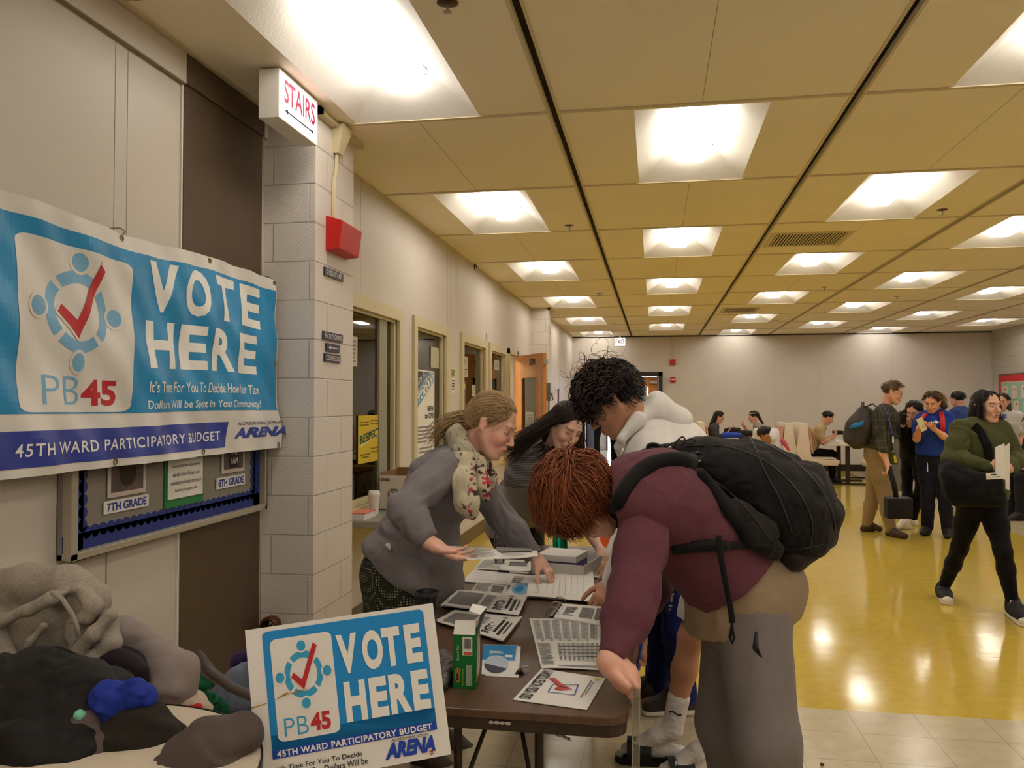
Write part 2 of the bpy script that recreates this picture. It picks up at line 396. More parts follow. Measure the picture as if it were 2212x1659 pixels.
# back wall with the double doorway, right wall, wall behind the viewer
BD = (-1.62, .10, 2.11)
mb = MB(); mb.box((-2.2, YB, 0), (BD[0], YB+.15, 3.12)); mb.box((BD[1], YB, 0), (XR+.2, YB+.15, 3.12)); mb.box((BD[0], YB, BD[2]), (BD[1], YB+.15, 3.12)); struct('wall_back', mb, WALL)
mb = MB()
for x in (-1.45, .55, 2.65, 3.6, 5.1, 6.25): mb.box((x-.002, YB-.0015, .2 if x > .2 else 2.3), (x+.002, YB+.001, H))
struct('trim_10', mb, mat('seam_light', (0, 0, 0)))
struct('baseboard_back', MB().box((BD[1]+.1, YB-.015, 0), (XR, YB, .14)), mat('baseboard_dark', (34, 28, 24), .4))
mb = MB(); mb.box((XR, YN, 0), (XR+.15, YB+.15, 3.12)); struct('wall_right', mb, block_mat('painted_block_grey', (190, 182, 172)))
struct('wall_front', MB().box((-5, YN-.15, 0), (XR+.2, YN, 3.12)), WALL)
struct('trim_11', MB().box((-2, YB-.02, H-.03), (XR, YB-.002, H-.012)), DARK)
# windows of the office
for i, (a, b) in enumerate(WN):
    m = MB(); f = .09
    def ring(x0, x1, a0, b0, z0, z1, t):
        m.box((x0, a0, z1-t), (x1, b0, z1)); m.box((x0, a0, z0), (x1, b0, z0+t)); m.box((x0, a0, z0+t), (x1, a0+t, z1-t)); m.box((x0, b0-t, z0+t), (x1, b0, z1-t))
    ring(-1.975, -1.945, a-.05, b+f, ZS-f, ZT+.055, f)
    ring(-2.0, -1.975, a+.02, b-.01, ZS, ZT-.02, .035); ring(-2.07, -2.0, a-.01, b+.01, ZS-.01, ZT+.01, .05)
    fr = m.build('window_%d' % (i+1), FRAMEM); fr['kind'] = 'structure'
    MB().box((-2.012, a+.03, ZS+.03), (-2.008, b-.03, ZT-.03)).build('window_glass', GLASS, fr)
    if i == 0:
        mm = MB(); mm.box((-2.03, 5.76, ZS+.03), (-1.99, 5.93, ZT-.03)); mm.build('mullion', mat('mullion_grey', (150, 144, 124), .5), fr)
# the office behind the glass
OFW = mat('office_wall', (204, 197, 178), .7)
mb = MB(); mb.box((-5.1, 4.3, 0), (-5.0, 13.2, 3.1)); mb.box((-5.0, 4.4, 0), (-2.12, 4.5, 3.1)); mb.box((-5.0, 11.2, 0), (-2.12, 11.3, 3.1)); mb.box((-5, 8.0, 0), (-3.4, 8.08, 3.1)); mb.box((-5.0, 13.2, 0), (-2.1, 13.3, 3.1)); struct('wall_office', mb, OFW)
struct('ceiling_office', MB().box((-5, 4.5, 2.72), (-2.12, 11.2, 2.76)).box((-5, 11.3, 2.72), (-2.12, 13.2, 2.76)), mat('office_ceiling', (180, 172, 150), .8))
def office_lamp(x, y, lab):
    t = thing('office_light', lab, 'ceiling light', (x, y, 2.71), 'office ceiling lights')
    box('housing', (x-.3, y-.6, 2.69), (x+.3, y+.6, 2.715), WHITE, t)
    m_ = mat('office_lens', (255, 255, 255), .5); bb = m_.node_tree.nodes['Principled BSDF']; bb.inputs['Emission Color'].default_value = (1, .93, .8, 1); bb.inputs['Emission Strength'].default_value = 34
    box('lens', (x-.26, y-.56, 2.68), (x+.26, y+.56, 2.69), m_, t)
office_lamp(-3.3, 6.3, 'flat ceiling light inside the office seen through the nearest window')
office_lamp(-3.3, 9.3, 'flat ceiling light inside the office behind the farther windows')
office_lamp(-3.3, 12.2, 'flat ceiling light inside the room behind door 270')
# ------------------------------------------------------------------ smooth solid modelling: a distance field per figure or garment, meshed with surface nets
class Solid:
    def __init__(s, prims, h, cuts=(), margin=.03):
        los = []; his = []
        for p in prims:
            if p[-1] == 'sub': continue
            a, b = s.bounds(p); los.append(a); his.append(b)
        s.h = h; s.lo = np.min(los, 0)-margin; s.hi = np.max(his, 0)+margin
        n = np.ceil((s.hi-s.lo)/h).astype(int)+1
        s.ax = [s.lo[i]+h*np.arange(n[i]) for i in range(3)]
        s.d = np.full(n, .25, np.float32)
        for p in prims: s.apply(p)
        for o, nn in cuts:           # keep the side the normal points away from
            nn = nrm(nn); X, Y, Z = s.ax[0][:, None, None], s.ax[1][None, :, None], s.ax[2][None, None, :]
            s.d = np.maximum(s.d, ((X-o[0])*nn[0]+(Y-o[1])*nn[1]+(Z-o[2])*nn[2]).astype(np.float32))
    @staticmethod
    def bounds(p):
        if p[0] == 'c':
            a, b = np.array(p[1], float), np.array(p[2], float); r = max(p[3], p[4]); ex = r
            if len(p) > 6 and p[6] is not None and not isinstance(p[6], str): ex = r*max(1, p[6][1])
            return np.minimum(a, b)-ex, np.maximum(a, b)+ex
        c = np.array(p[1], float); r = max(p[2]); return c-r, c+r
    def apply(s, p):
        a, b = s.bounds(p); k = p[5] if p[0] == 'c' else p[4]; m = k+2*s.h+.02
        sl = []
        for i in range(3):
            i0 = max(0, int((a[i]-m-s.lo[i])/s.h)); i1 = min(len(s.ax[i]), int((b[i]+m-s.lo[i])/s.h)+2)
            if i1 <= i0: return
            sl.append(slice(i0, i1))
        X = s.ax[0][sl[0]][:, None, None].astype(np.float32); Y = s.ax[1][sl[1]][None, :, None].astype(np.float32); Z = s.ax[2][sl[2]][None, None, :].astype(np.float32)
        if p[0] == 'c':
            A = np.array(p[1], float); B = np.array(p[2], float); x, y, z = X-A[0], Y-A[1], Z-A[2]; ba = B-A
            fl = p[6] if len(p) > 6 and p[6] is not None and not isinstance(p[6], str) else None
            if fl:
                u = nrm(fl[0]); g = 1/fl[1]-1; q = x*u[0]+y*u[1]+z*u[2]
                x, y, z = x+q*u[0]*g, y+q*u[1]*g, z+q*u[2]*g; ba = ba+u*np.dot(ba, u)*g
            L2 = max(float(ba@ba), 1e-10)
            t = np.clip((x*ba[0]+y*ba[1]+z*ba[2])/L2, 0, 1)
            d = np.sqrt((x-t*ba[0])**2+(y-t*ba[1])**2+(z-t*ba[2])**2)-(p[3]+(p[4]-p[3])*t)
        else:
            C = p[1]; R = p[2]; fr = p[3]; x, y, z = X-C[0], Y-C[1], Z-C[2]
            q = [(x*f[0]+y*f[1]+z*f[2])/r for f, r in zip(fr, R)]
            k0 = np.sqrt(q[0]**2+q[1]**2+q[2]**2)+1e-6; k1 = np.sqrt((q[0]/R[0])**2+(q[1]/R[1])**2+(q[2]/R[2])**2)+1e-6
            d = k0*(k0-1)/k1
        d = d.astype(np.float32); o = s.d[sl[0], sl[1], sl[2]]
        if p[-1] == 'sub':
            e = -d; hh = np.maximum(k-np.abs(o-e), 0)/k; s.d[sl[0], sl[1], sl[2]] = np.maximum(o, e)+hh*hh*k/4
        else:
            hh = np.maximum(k-np.abs(o-d), 0)/k; s.d[sl[0], sl[1], sl[2]] = np.minimum(o, d)-hh*hh*k/4
    def mesh(s):
        d = s.d; d[0] = d[-1] = .2; d[:, 0] = d[:, -1] = .2; d[:, :, 0] = d[:, :, -1] = .2
        ins = d < 0; n = np.array(d.shape)-1
        cnt = np.zeros(n, np.int8)
        for i in (0, 1):
            for j in (0, 1):
                for k in (0, 1): cnt += ins[i:n[0]+i, j:n[1]+j, k:n[2]+k]
        act = (cnt > 0) & (cnt < 8); idx = np.full(n, -1, np.int64); I = np.argwhere(act); idx[act] = np.arange(len(I))
        acc = np.zeros((len(I), 3)); c = np.zeros(len(I)); cor = [(i, j, k) for i in (0, 1) for j in (0, 1) for k in (0, 1)]
        V = {q: d[I[:, 0]+q[0], I[:, 1]+q[1], I[:, 2]+q[2]] for q in cor}
        for q in cor:
            for a in range(3):
                if q[a]: continue
                r = list(q); r[a] = 1; v0, v1 = V[q], V[tuple(r)]; cr = (v0 < 0) != (v1 < 0)
                t = np.where(cr, v0/np.where(cr, v0-v1, 1), 0)
                pt = np.tile(np.array(q, float), (len(I), 1)); pt[:, a] = t
                acc += pt*cr[:, None]; c += cr
        v = s.lo+(I+acc/np.maximum(c, 1)[:, None])*s.h
        fs = []
        for a in range(3):
            b, e = (a+1) % 3, (a+2) % 3
            s0 = [slice(None)]*3; s1 = [slice(None)]*3; s0[a] = slice(0, -1); s1[a] = slice(1, None)
            m = ins[tuple(s0)] != ins[tuple(s1)]; E = np.argwhere(m)
            ok = (E[:, b] > 0) & (E[:, e] > 0) & (E[:, b] < n[b]) & (E[:, e] < n[e]) & (E[:, a] < n[a]); E = E[ok]
            def g(db, de):
                q = E.copy(); q[:, b] -= db; q[:, e] -= de; return idx[q[:, 0], q[:, 1], q[:, 2]]
            Q = np.stack([g(1, 1), g(0, 1), g(0, 0), g(1, 0)], 1)
            fl = ~ins[E[:, 0], E[:, 1], E[:, 2]]; Q[fl] = Q[fl][:, ::-1]
            fs.append(Q)
        return v, np.concatenate(fs)
def vnormals(v, f):
    n = np.cross(v[f[:, 2]]-v[f[:, 0]], v[f[:, 3]]-v[f[:, 1]]); out = np.zeros_like(v)
    for k in range(4): np.add.at(out, f[:, k], n)
    return out/np.maximum(np.linalg.norm(out, axis=1), 1e-9)[:, None]
def smooth_v(v, f, it=1, lam=.5):
    e = np.concatenate([f[:, [0, 1]], f[:, [1, 2]], f[:, [2, 3]], f[:, [3, 0]]]); cnt = np.bincount(e.ravel(), minlength=len(v))
    for _ in range(it):
        a = np.zeros_like(v); np.add.at(a, e[:, 0], v[e[:, 1]]); np.add.at(a, e[:, 1], v[e[:, 0]]); v = v*(1-lam)+lam*a/np.maximum(cnt, 1)[:, None]
    return v
def _hash(i, j, k, s):
    n = (i*374761393+j*668265263+k*2147483647+s*974634777) & 0xffffffff; n = ((n ^ (n >> 13))*1274126177) & 0xffffffff
    return ((n ^ (n >> 16)) & 0xffff)/65535.
def vnoise(p, s=0):
    i = np.floor(p).astype(np.int64); f = p-i; f = f*f*(3-2*f); r = 0
    for a in (0, 1):
        for b in (0, 1):
            for c in (0, 1):
                w_ = (f[:, 0] if a else 1-f[:, 0])*(f[:, 1] if b else 1-f[:, 1])*(f[:, 2] if c else 1-f[:, 2])
                r = r+w_*_hash(i[:, 0]+a, i[:, 1]+b, i[:, 2]+c, s)
    return r*2-1
def fold(v, amp, sc, fr=None, seed=0, ridge=True):
    """cloth folds: anisotropic noise in a frame; sc = scale along each frame axis"""
    q = v@np.array(fr).T if fr is not None else v
    q = q*np.array(sc); q = q+.6*np.stack([vnoise(q*.7+3, seed+5), vnoise(q*.7+9, seed+6), vnoise(q*.7+5, seed+7)], 1)
    n = vnoise(q, seed)+.45*vnoise(q*2.1, seed+1)
    if ridge: n = 1.6*(np.sqrt(n*n+.012))-.7
    return amp*n
def mesh_np(name, v, f, mats, parent=None, col=None, smooth=True, fmat=None):
    me = bpy.data.meshes.new(name); nv, nf = len(v), len(f); k = f.shape[1]
    me.vertices.add(nv); me.vertices.foreach_set('co', np.ascontiguousarray(v, np.float32).ravel())
    me.loops.add(nf*k); me.loops.foreach_set('vertex_index', f.astype(np.int32).ravel())
    me.polygons.add(nf); me.polygons.foreach_set('loop_start', (np.arange(nf)*k).astype(np.int32))
    me.update(calc_edges=True)
    for m in (mats if isinstance(mats, (list, tuple)) else [mats]): me.materials.append(m)
    if fmat is not None: me.polygons.foreach_set('material_index', fmat.astype(np.int32))
    if smooth: me.polygons.foreach_set('use_smooth', np.ones(nf, bool))
    if col is not None:
        a = me.color_attributes.new('Col', 'FLOAT_COLOR', 'POINT')
        a.data.foreach_set('color', np.concatenate([col, np.ones((nv, 1))], 1).astype(np.float32).ravel())
    me.validate(); return link(name, me, parent)
def solid(name, prims, m, parent=None, h=.006, cuts=(), folds=(), colf=None, post=None, sm=1, fmatf=None):
    S = Solid(prims, h, cuts); v, f = S.mesh()
    if sm: v = smooth_v(v, f, sm)
    if folds:
        n = vnormals(v, f); t = 0
        for fd in folds:
            t = t+(fd(v) if callable(fd) else fold(v, *fd))
        v = v+n*np.asarray(t)[:, None]
    if post: v = post(v)
    fm = fmatf(v[f].mean(1)) if fmatf else None
    return mesh_np(name, v, f, m, parent, colf(v) if colf else None, fmat=fm)

# ------------------------------------------------------------------ people
V = lambda *a: np.array(a, float)
def C(a, b, ra, rb=None, k=.03, fl=None): return ('c', np.array(a, float), np.array(b, float), ra, ra if rb is None else rb, k, fl)
def CS(a, b, ra, rb=None, k=.01, fl=None): return ('c', np.array(a, float), np.array(b, float), ra, ra if rb is None else rb, k, fl, 'sub')
XYZ = (V(1, 0, 0), V(0, 1, 0), V(0, 0, 1))
def E_(c, r, fr=XYZ, k=.02): return ('e', np.array(c, float), r, fr, k)
def ES(c, r, fr=XYZ, k=.008): return ('e', np.array(c, float), r, fr, k, 'sub')
def lerp(a, b, t): return np.array(a)*(1-t)+np.array(b)*t
def chain(pts, rs, k=.03, fl=None): return [C(pts[i], pts[i+1], rs[i], rs[i+1], k, fl) for i in range(len(pts)-1)]

from mathutils.bvhtree import BVHTree
def drape(objs, pts, d=(0, 1, 0), off=.004, back=1.0):
    """lay points on the surface of the given meshes, looking along d"""
    trees = []; d = Vector(nrm(d)); out = []
    for o in objs:
        me = o.data; v = np.empty(len(me.vertices)*3, np.float32); me.vertices.foreach_get('co', v); trees.append(BVHTree.FromPolygons(v.reshape(-1, 3).tolist(), [tuple(p.vertices) for p in me.polygons]))
    for p in pts:
        q = Vector(p)-d*back; best = None
        for t in trees:
            h = t.ray_cast(q, d, back*2.5)
            if h[0] is not None and (best is None or h[3] < best[1]): best = (h[0]-d*off, h[3])
        out.append(np.array(best[0] if best else p))
    return out
def densify(pts, n=4, it=2):
    pts = [np.array(q, float) for q in pts]; f = [lerp(pts[i], pts[i+1], k/n) for i in range(len(pts)-1) for k in range(n)]+[pts[-1]]; f = np.array(f)
    for _ in range(it): f[1:-1] = (f[:-2]+2*f[1:-1]+f[2:])/4
    return f

class Head:
    """local frame: x forward, y to the person's left, z up; origin mid-head"""
    def __init__(s, c, face, up=(0, 0, 1), sc=1.0, female=False):
        s.c = np.array(c, float); s.x = nrm(face); u = np.array(up, float); s.z = nrm(u-s.x*np.dot(u, s.x)); s.y = np.cross(s.z, s.x); s.s = sc; s.f = female
        s.fr = (s.x, s.y, s.z)
    def p(s, x, y, z): return s.c+s.s*(s.x*x+s.y*y+s.z*z)
    def loc(s, v): return (v-s.c)@np.array(s.fr).T/s.s
    def prims(s):
        P, k = s.p, s.s; fr = s.fr; j = .9 if s.f else 1.0
        e = lambda c, r, kk: E_(P(*c), tuple(q*k for q in r), fr, kk*k)
        L = [e((-.012, 0, .035), (.096, .076, .088), .02), e((.03, 0, -.02), (.058, .062*j, .085), .03),
             e((.052, 0, -.085), (.034, .036*j, .026), .03), e((.078, 0, -.1), (.014, .016, .012), .02)]
        for q in (-1, 1):
            L += [C(P(-.002, q*.062*j, -.035), P(.06, q*.02, -.098), .016*k, .014*k, .03*k), e((.062, q*.036, -.028), (.028, .022, .026), .02)]
        L += [C(P(.078, -.034, .028), P(.078, .034, .028), .013*k, .013*k, .015*k)]
        for q in (-1, 1): L += [ES(P(.100, q*.031, .006), (.017*k, .019*k, .014*k), fr, .014*k)]
        for q in (-1, 1): L += [E_(P(.0765, q*.031, .006), (.0125*k, .0145*k, .0115*k), fr, .003*k)]
        L += [C(P(.088, 0, .012), P(.112, 0, -.026), .0075*k, .0095*k, .014*k), E_(P(.111, 0, -.028), (.0088*k, .0092*k, .0082*k), fr, .006*k)]
        for q in (-1, 1): L += [E_(P(.100, q*.0115, -.033), (.009*k, .006*k, .0062*k), fr, .006*k)]
        L += [e((.086, 0, -.063), (.015, .028, .018), .015)]
        lp = .0052 if s.f else .0046
        L += [C(P(.0995, -.010, -.0555), P(.0995, .010, -.0555), lp*k, lp*k, .006*k), C(P(.0965, .008, -.056), P(.088, .023, -.0605), lp*k, .003*k, .005*k), C(P(.0965, -.008, -.056), P(.088, -.023, -.0605), lp*k, .003*k, .005*k),
              C(P(.0972, -.010, -.068), P(.0972, .010, -.068), (lp+.0012)*k, (lp+.0012)*k, .006*k)]
        L += [CS(P(.112, -.02, -.0618), P(.112, .02, -.0618), .0075*k, .0075*k, .004*k) if False else CS(P(.1062, -.016, -.0617), P(.1062, .016, -.0617), .0035*k, .0035*k, .004*k)]
        for q in (-1, 1):   # ears
            L += [C(P(-.008, q*.079, .024), P(-.018, q*.086, .012), .007*k, .007*k, .006*k), C(P(-.018, q*.086, .012), P(-.012, q*.082, -.016), .0068*k, .006*k, .006*k),
                  C(P(-.012, q*.082, -.016), P(.0, q*.077, -.028), .006*k, .006*k, .006*k), E_(P(-.006, q*.078, -.002), (.015*k, .006*k, .024*k), fr, .006*k)]
        return L
    def neck(s, base, r=.056, k=.035):
        return [C(s.p(-.028, 0, -.05), base, r*s.s, r*1.08*s.s, k)]
    def colour(s, v, skin, lip=None, brow=(60, 42, 30), iris=(60, 42, 28), shut=0.0, blush=.0, stubble=0.):
        q = s.loc(v); x, y, z = q.T; base = np.array(lin(skin)); c = np.tile(base, (len(v), 1))
        lip = np.array(lin(lip)) if lip else base*V(.85, .55, .5)
        def mixc(m, col): nonlocal c; m = np.clip(m, 0, 1)[:, None]; c = c*(1-m)+np.array(col)*m
        ay = np.abs(y); fr_ = x > .02
        if blush: mixc(blush*np.exp(-(((ay-.04)/.022)**2+((z+.03)/.02)**2))*fr_, base*V(1.05, .6, .55))
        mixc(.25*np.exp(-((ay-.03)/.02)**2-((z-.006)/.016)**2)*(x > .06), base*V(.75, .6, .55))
        lipm = ((((y)/.0245)**2+((z+.0615)/(.0125-.10*ay))**2) < 1)*(x > .082); mixc(lipm*.6, lip)
        mixc(((ay < .021) & (np.abs(z+.0616) < .0016) & (x > .08))*.8, base*.12)
        bz = .0265+.0045*np.sin(np.clip((ay-.012)/.038, 0, 1)*math.pi*.8); mixc(((np.abs(z-bz) < .0036) & (ay > .012) & (ay < .05) & (x > .05))*.72, lin(brow))
        if shut < .99:
            ho = .0052*(1-shut); em = (((ay-.031)/.0125)**2+((z-.0045)/ho)**2) < 1; em = em & (x > .07)
            mixc(em, (.62, .58, .54)); mixc(em & (((ay-.032)**2+(z-.004)**2) < .0053**2), lin(iris)); mixc(em & (((ay-.032)**2+(z-.004)**2) < .0024**2), (.01, .01, .01))
        lz = .0045+.0058*(1-shut)*np.sqrt(np.clip(1-((ay-.031)/.0135)**2, 0, 1)); mixc((np.abs(z-lz) < .0016) & (np.abs(ay-.031) < .0145) & (x > .066), (.012, .008, .006))
        mixc(((np.abs(ay-.0075) < .0035) & (np.abs(z+.0385) < .0022) & (x > .095))*.7, base*.2)
        if stubble: mixc(stubble*(z < -.045)*(x > 0)*(z > -.12), base*.5)
        far = (np.abs(x) > .135) | (ay > .1) | (z > .14) | (z < -.13); c[far] = base
        return c
def hand(w, d, n, th, curl=(.5, .5, .5, .5), s=1.0, tcurl=.4, spread=.12, tdir=None):
    """w wrist, d along the palm, n the way the palm faces, th toward the thumb"""
    d = nrm(d); n = nrm(np.array(n)-d*np.dot(n, d)); t = np.cross(d, n); t = t if np.dot(t, th) > 0 else -t; w = np.array(w, float)
    L = [C(w-d*.01*s, w+d*.03*s, .0235*s, .021*s, .02*s, (t, 1.25)), C(w+d*.028*s, w+d*.078*s, .0145*s, .0125*s, .02*s, (t, 2.5))]
    ro = [.028, .0095, -.009, -.027]; ln = [(.040, .025, .021), (.045, .029, .023), (.041, .027, .022), (.032, .020, .019)]; rr = [.0088, .0090, .0085, .0075]
    for i in range(4):
        p = w+s*(d*(.080-.004*abs(i-1))+t*ro[i]); a = 0; sp = spread*(1.2-i*.8); dd = nrm(d+t*sp); r = rr[i]*s
        for j in range(3):
            a += curl[i]*(.8, 1.15, .75)[j]; v = dd*math.cos(a)+n*math.sin(a); q = p+v*ln[i][j]*s
            L.append(C(p, q, r, r*.9, .006*s if j == 0 else .003*s)); p = q; r *= .9
    p = w+s*(d*.022+t*.026+n*.006); td = nrm(tdir) if tdir is not None else nrm(d*.72+t*.6+n*.3)
    q = p+td*.042*s; L.append(C(p-td*.01*s, q, .0135*s, .0105*s, .014*s)); v = nrm(td*(1-tcurl*.5)+d*tcurl*.4+n*tcurl*.5); r = q+v*.03*s
    L.append(C(q, r, .0102*s, .0095*s, .003*s)); v = nrm(v+(d*.3-t*.3+n*.1)*tcurl); L.append(C(r, r+v*.022*s, .0094*s, .0078*s, .003*s))
    return L
def torso(J, o=0., s=1., wide=1.42, dep=1.0, lo='pelvis'):
    lat = nrm(J['shR']-J['shL']); pe, wa, ch, nk = (J[k] for k in ('pelvis', 'waist', 'chest', 'neck')); hl = nrm(J['hipR']-J['hipL'])
    L = [C(pe, wa, (.112+o)*s*dep, (.100+o)*s*dep, .05, (nrm(lat+hl), wide)), C(wa, ch, (.100+o)*s*dep, (.116+o)*s*dep, .05, (lat, wide)), C(ch, lerp(ch, nk, .7), (.116+o)*s*dep, (.072+o)*s, .06, (lat, 1.55))]
    for k in 'LR': L += [C(lerp(nk, J['sh'+k], .2), J['sh'+k], (.046+o)*s, (.054+o)*s, .05)]
    return L
def arm(J, k, o=0., s=1., end=1.0, cuff=None, start=0):
    a, b, c = J['sh'+k], J['el'+k], J['wr'+k]; L = []
    if not start: L += [C(a, lerp(a, b, .5), (.056+o)*s, (.047+o)*s, .04), C(lerp(a, b, .5), b, (.047+o)*s, (.039+o)*s, .03)]
    e = lerp(b, c, end)
    L += [C(b, lerp(b, c, .35*end), (.039+o)*s, (.039+o)*s, .03), C(lerp(b, c, .35*end), e, (.039+o)*s, (.026+(cuff if cuff is not None else o))*s, .03)]
    return L
def leg(J, k, o=0., s=1., end=1.0, flare=None):
    a, b, c = J['hip'+k], J['kn'+k], J['an'+k]; e = lerp(b, c, end)
    return [C(a, lerp(a, b, .5), (.090+o)*s, (.073+o)*s, .05), C(lerp(a, b, .5), b, (.073+o)*s, (.055+o)*s, .04), C(b, lerp(b, c, .35*end), (.053+o)*s, (.054+o)*s, .03), C(lerp(b, c, .35*end), e, (.054+o)*s, (.036+(flare if flare is not None else o))*s, .03)]
def foot(an, toe, s=1., o=0., h=.035):
    an = np.array(an, float); toe = np.array(toe, float); heel = an+nrm(an-toe)*.035*s; heel[2] = toe[2]
    lat = nrm(np.cross(toe-an, (0, 0, 1)))
    return [C(an, lerp(an, toe, .35), (.036+o)*s, (.034+o)*s, .03), C(lerp(an, toe, .35), toe, (.034+o)*s, (.022+o)*s, .03, (lat, 1.35)), C(heel, lerp(heel, toe, .5), (.03+o)*s, (.03+o)*s, .03)]
SKINM = {}
def skin_mat():
    if 'm' not in SKINM:
        m = mat('skin', (220, 170, 140), .48, attr='Col', spec=.35, bump=.00015, bscale=900); b = m.node_tree.nodes['Principled BSDF']
        b.inputs['Subsurface Weight'].default_value = .0
        SKINM['m'] = m
    return SKINM['m']
HAIRM = mat('hair', (80, 60, 40), .42, attr='Col', spec=.4, bump=.0005, bscale=500)
HAIRM2 = HAIRM

def strands(head, n, region, flow, rgb, r=.004, steps=10, step=.014, lift=(.0, .02), curl=0., cfreq=9., seed=1, var=.35, name='hair', parent=None, sk=((-.012, 0, .035), (.1, .08, .092)), taper=.25, extra=None, nside=5, flat=.6, tip=None, hug=0.):
    """locks of hair as tapered tubes that leave the scalp and follow a flow; one mesh"""
    rg = np.random.default_rng(seed); c0 = V(*sk[0]); R = V(*sk[1]); base = np.array(lin(rgb)); VV = []; FF = []; CC = []; cnt = 0; made = 0; tries = 0
    while made < n and tries < n*30:
        tries += 1; u = nrm(rg.normal(size=3)); p = c0+u*R
        if not region(u, p): continue
        made += 1; lf = rg.uniform(*lift); ph = rg.uniform(0, 6.28); cf = cfreq*rg.uniform(.7, 1.3); pts = [c0+(p-c0)*.97]; q = p.copy()
        sd = rg.uniform(-1, 1, 3); L = int(steps*rg.uniform(.75, 1.15))
        for i in range(L):
            t = i/max(L-1, 1); fl = flow(q, t, u, sd); fl = nrm(fl); q = q+fl*step
            e = (q-c0)/R; m = np.linalg.norm(e); need = 1+lf/.09*min(1, t*3+.2)
            if m < need or t < hug: q = c0+(q-c0)/m*need
            if curl:
                a, b, _ = frame(fl); a = cf*t+ph; x_, y_, _ = frame(fl); pts.append(q+curl*min(1, t*2.5)*(x_*math.cos(a)+y_*math.sin(a)))
            else: pts.append(q.copy())
        pts = [head.p(*x) for x in pts]; m_ = len(pts); k = rg.uniform(1-var, 1+var); rr = r*rg.uniform(.7, 1.3)*head.s
        T = MB(); rs = [rr*((.7+.3*min(1, j/2)) if j < m_*.5 else 1-(1-taper)*((j-m_*.5)/(m_*.5))) for j in range(m_)]
        T.tube(pts, rs, nside, True, flat)
        tv = np.array(T.v); VV.append(tv); FF += [tuple(i+cnt for i in f) for f in T.f]; cnt += len(tv)
        cc = np.tile(base*k, (len(tv), 1))
        if tip is not None:
            tt = np.clip(np.repeat(np.linspace(0, 1, m_), nside)*1.2-.1, 0, 1)[:, None]; cc = cc*(1-tt)+np.array(lin(tip))*k*tt
        CC.append(cc)
    if extra:
        for pts, rr, k in extra:
            T = MB(); T.tube(pts, rr, nside, True, flat); tv = np.array(T.v); VV.append(tv); FF += [tuple(i+cnt for i in f) for f in T.f]; cnt += len(tv); CC.append(np.tile(base*k, (len(tv), 1)))
    v = np.concatenate(VV); col = np.concatenate(CC)
    me = bpy.data.meshes.new(name); me.from_pydata([tuple(x) for x in v], [], FF); me.materials.append(HAIRM)
    a = me.color_attributes.new('Col', 'FLOAT_COLOR', 'POINT'); a.data.foreach_set('color', np.concatenate([col, np.ones((len(v), 1))], 1).astype(np.float32).ravel())
    me.polygons.foreach_set('use_smooth', np.ones(len(me.polygons), bool)); return link(name, me, parent)
def scalp(head, rgb, parent, prims=None, h=.005, name='hair', grow=.0, cuts=None, groove=.0025, seed=3, sub=None, gdir=(14, 70, 25)):
    """the mass of the hair under the locks"""
    P, k = head.p, head.s; g = grow
    L = [E_(P(-.02, 0, .04), ((.098+g)*k, (.083+g)*k, (.090+g)*k), head.fr, .02)]+(prims or [])
    L += sub if sub is not None else [ES(P(.105, 0, -.045), (.07*k, .075*k, .098*k), head.fr, .015*k)]+[ES(P(.0, q*.09, -.012), (.022*k, .022*k, .03*k), head.fr, .01*k) for q in (-1, 1)]
    c = np.array(lin(rgb))
    def colf(v):
        q = head.loc(v)*np.array(gdir)*3; n = vnoise(q, seed); return c*(1+.35*n[:, None])
    return solid(name, L, HAIRM, parent, h, cuts or (), folds=[lambda v: groove*vnoise(head.loc(v)*np.array(gdir)*2, seed)], colf=colf)
def body(parent, prims, head, skin, h=.006, name='body', face=None):
    f = face or {}
    def colf(v): return head.colour(v, skin, **f)
    return solid(name, prims+(head.prims() if head else []), skin_mat(), parent, h, colf=colf)
# ------------------------------------------------------------------ people round the table
def A(x, y, Y): return at(x, y, Y=Y)
def cloth(name, rgb, rough=.85, bump=.0006, bscale=600, var=.04, vscale=30, sheen=.04): return mat(name, rgb, rough, bump=bump, bscale=bscale, var=var, vscale=vscale, sheen=sheen, spec=.2)
def dots_mat(name, bg, fg, scale, size):
    m = mat(name, bg, .85); nt = m.node_tree; L = nt.links; b = nt.nodes['Principled BSDF']
    tc = nt.nodes.new('ShaderNodeTexCoord'); vo = nt.nodes.new('ShaderNodeTexVoronoi'); vo.inputs['Scale'].default_value = scale; vo.inputs['Randomness'].default_value = 0
    L.new(tc.outputs['Object'], vo.inputs[0]); c = nt.nodes.new('ShaderNodeMath'); c.operation = 'LESS_THAN'; c.inputs[1].default_value = size; L.new(vo.outputs['Distance'], c.inputs[0])
    mx = nt.nodes.new('ShaderNodeMix'); mx.data_type = 'RGBA'; mx.inputs[6].default_value = (*lin(bg), 1); mx.inputs[7].default_value = (*lin(fg), 1); L.new(c.outputs[0], mx.inputs[0]); L.new(mx.outputs[2], b.inputs['Base Color']); return m
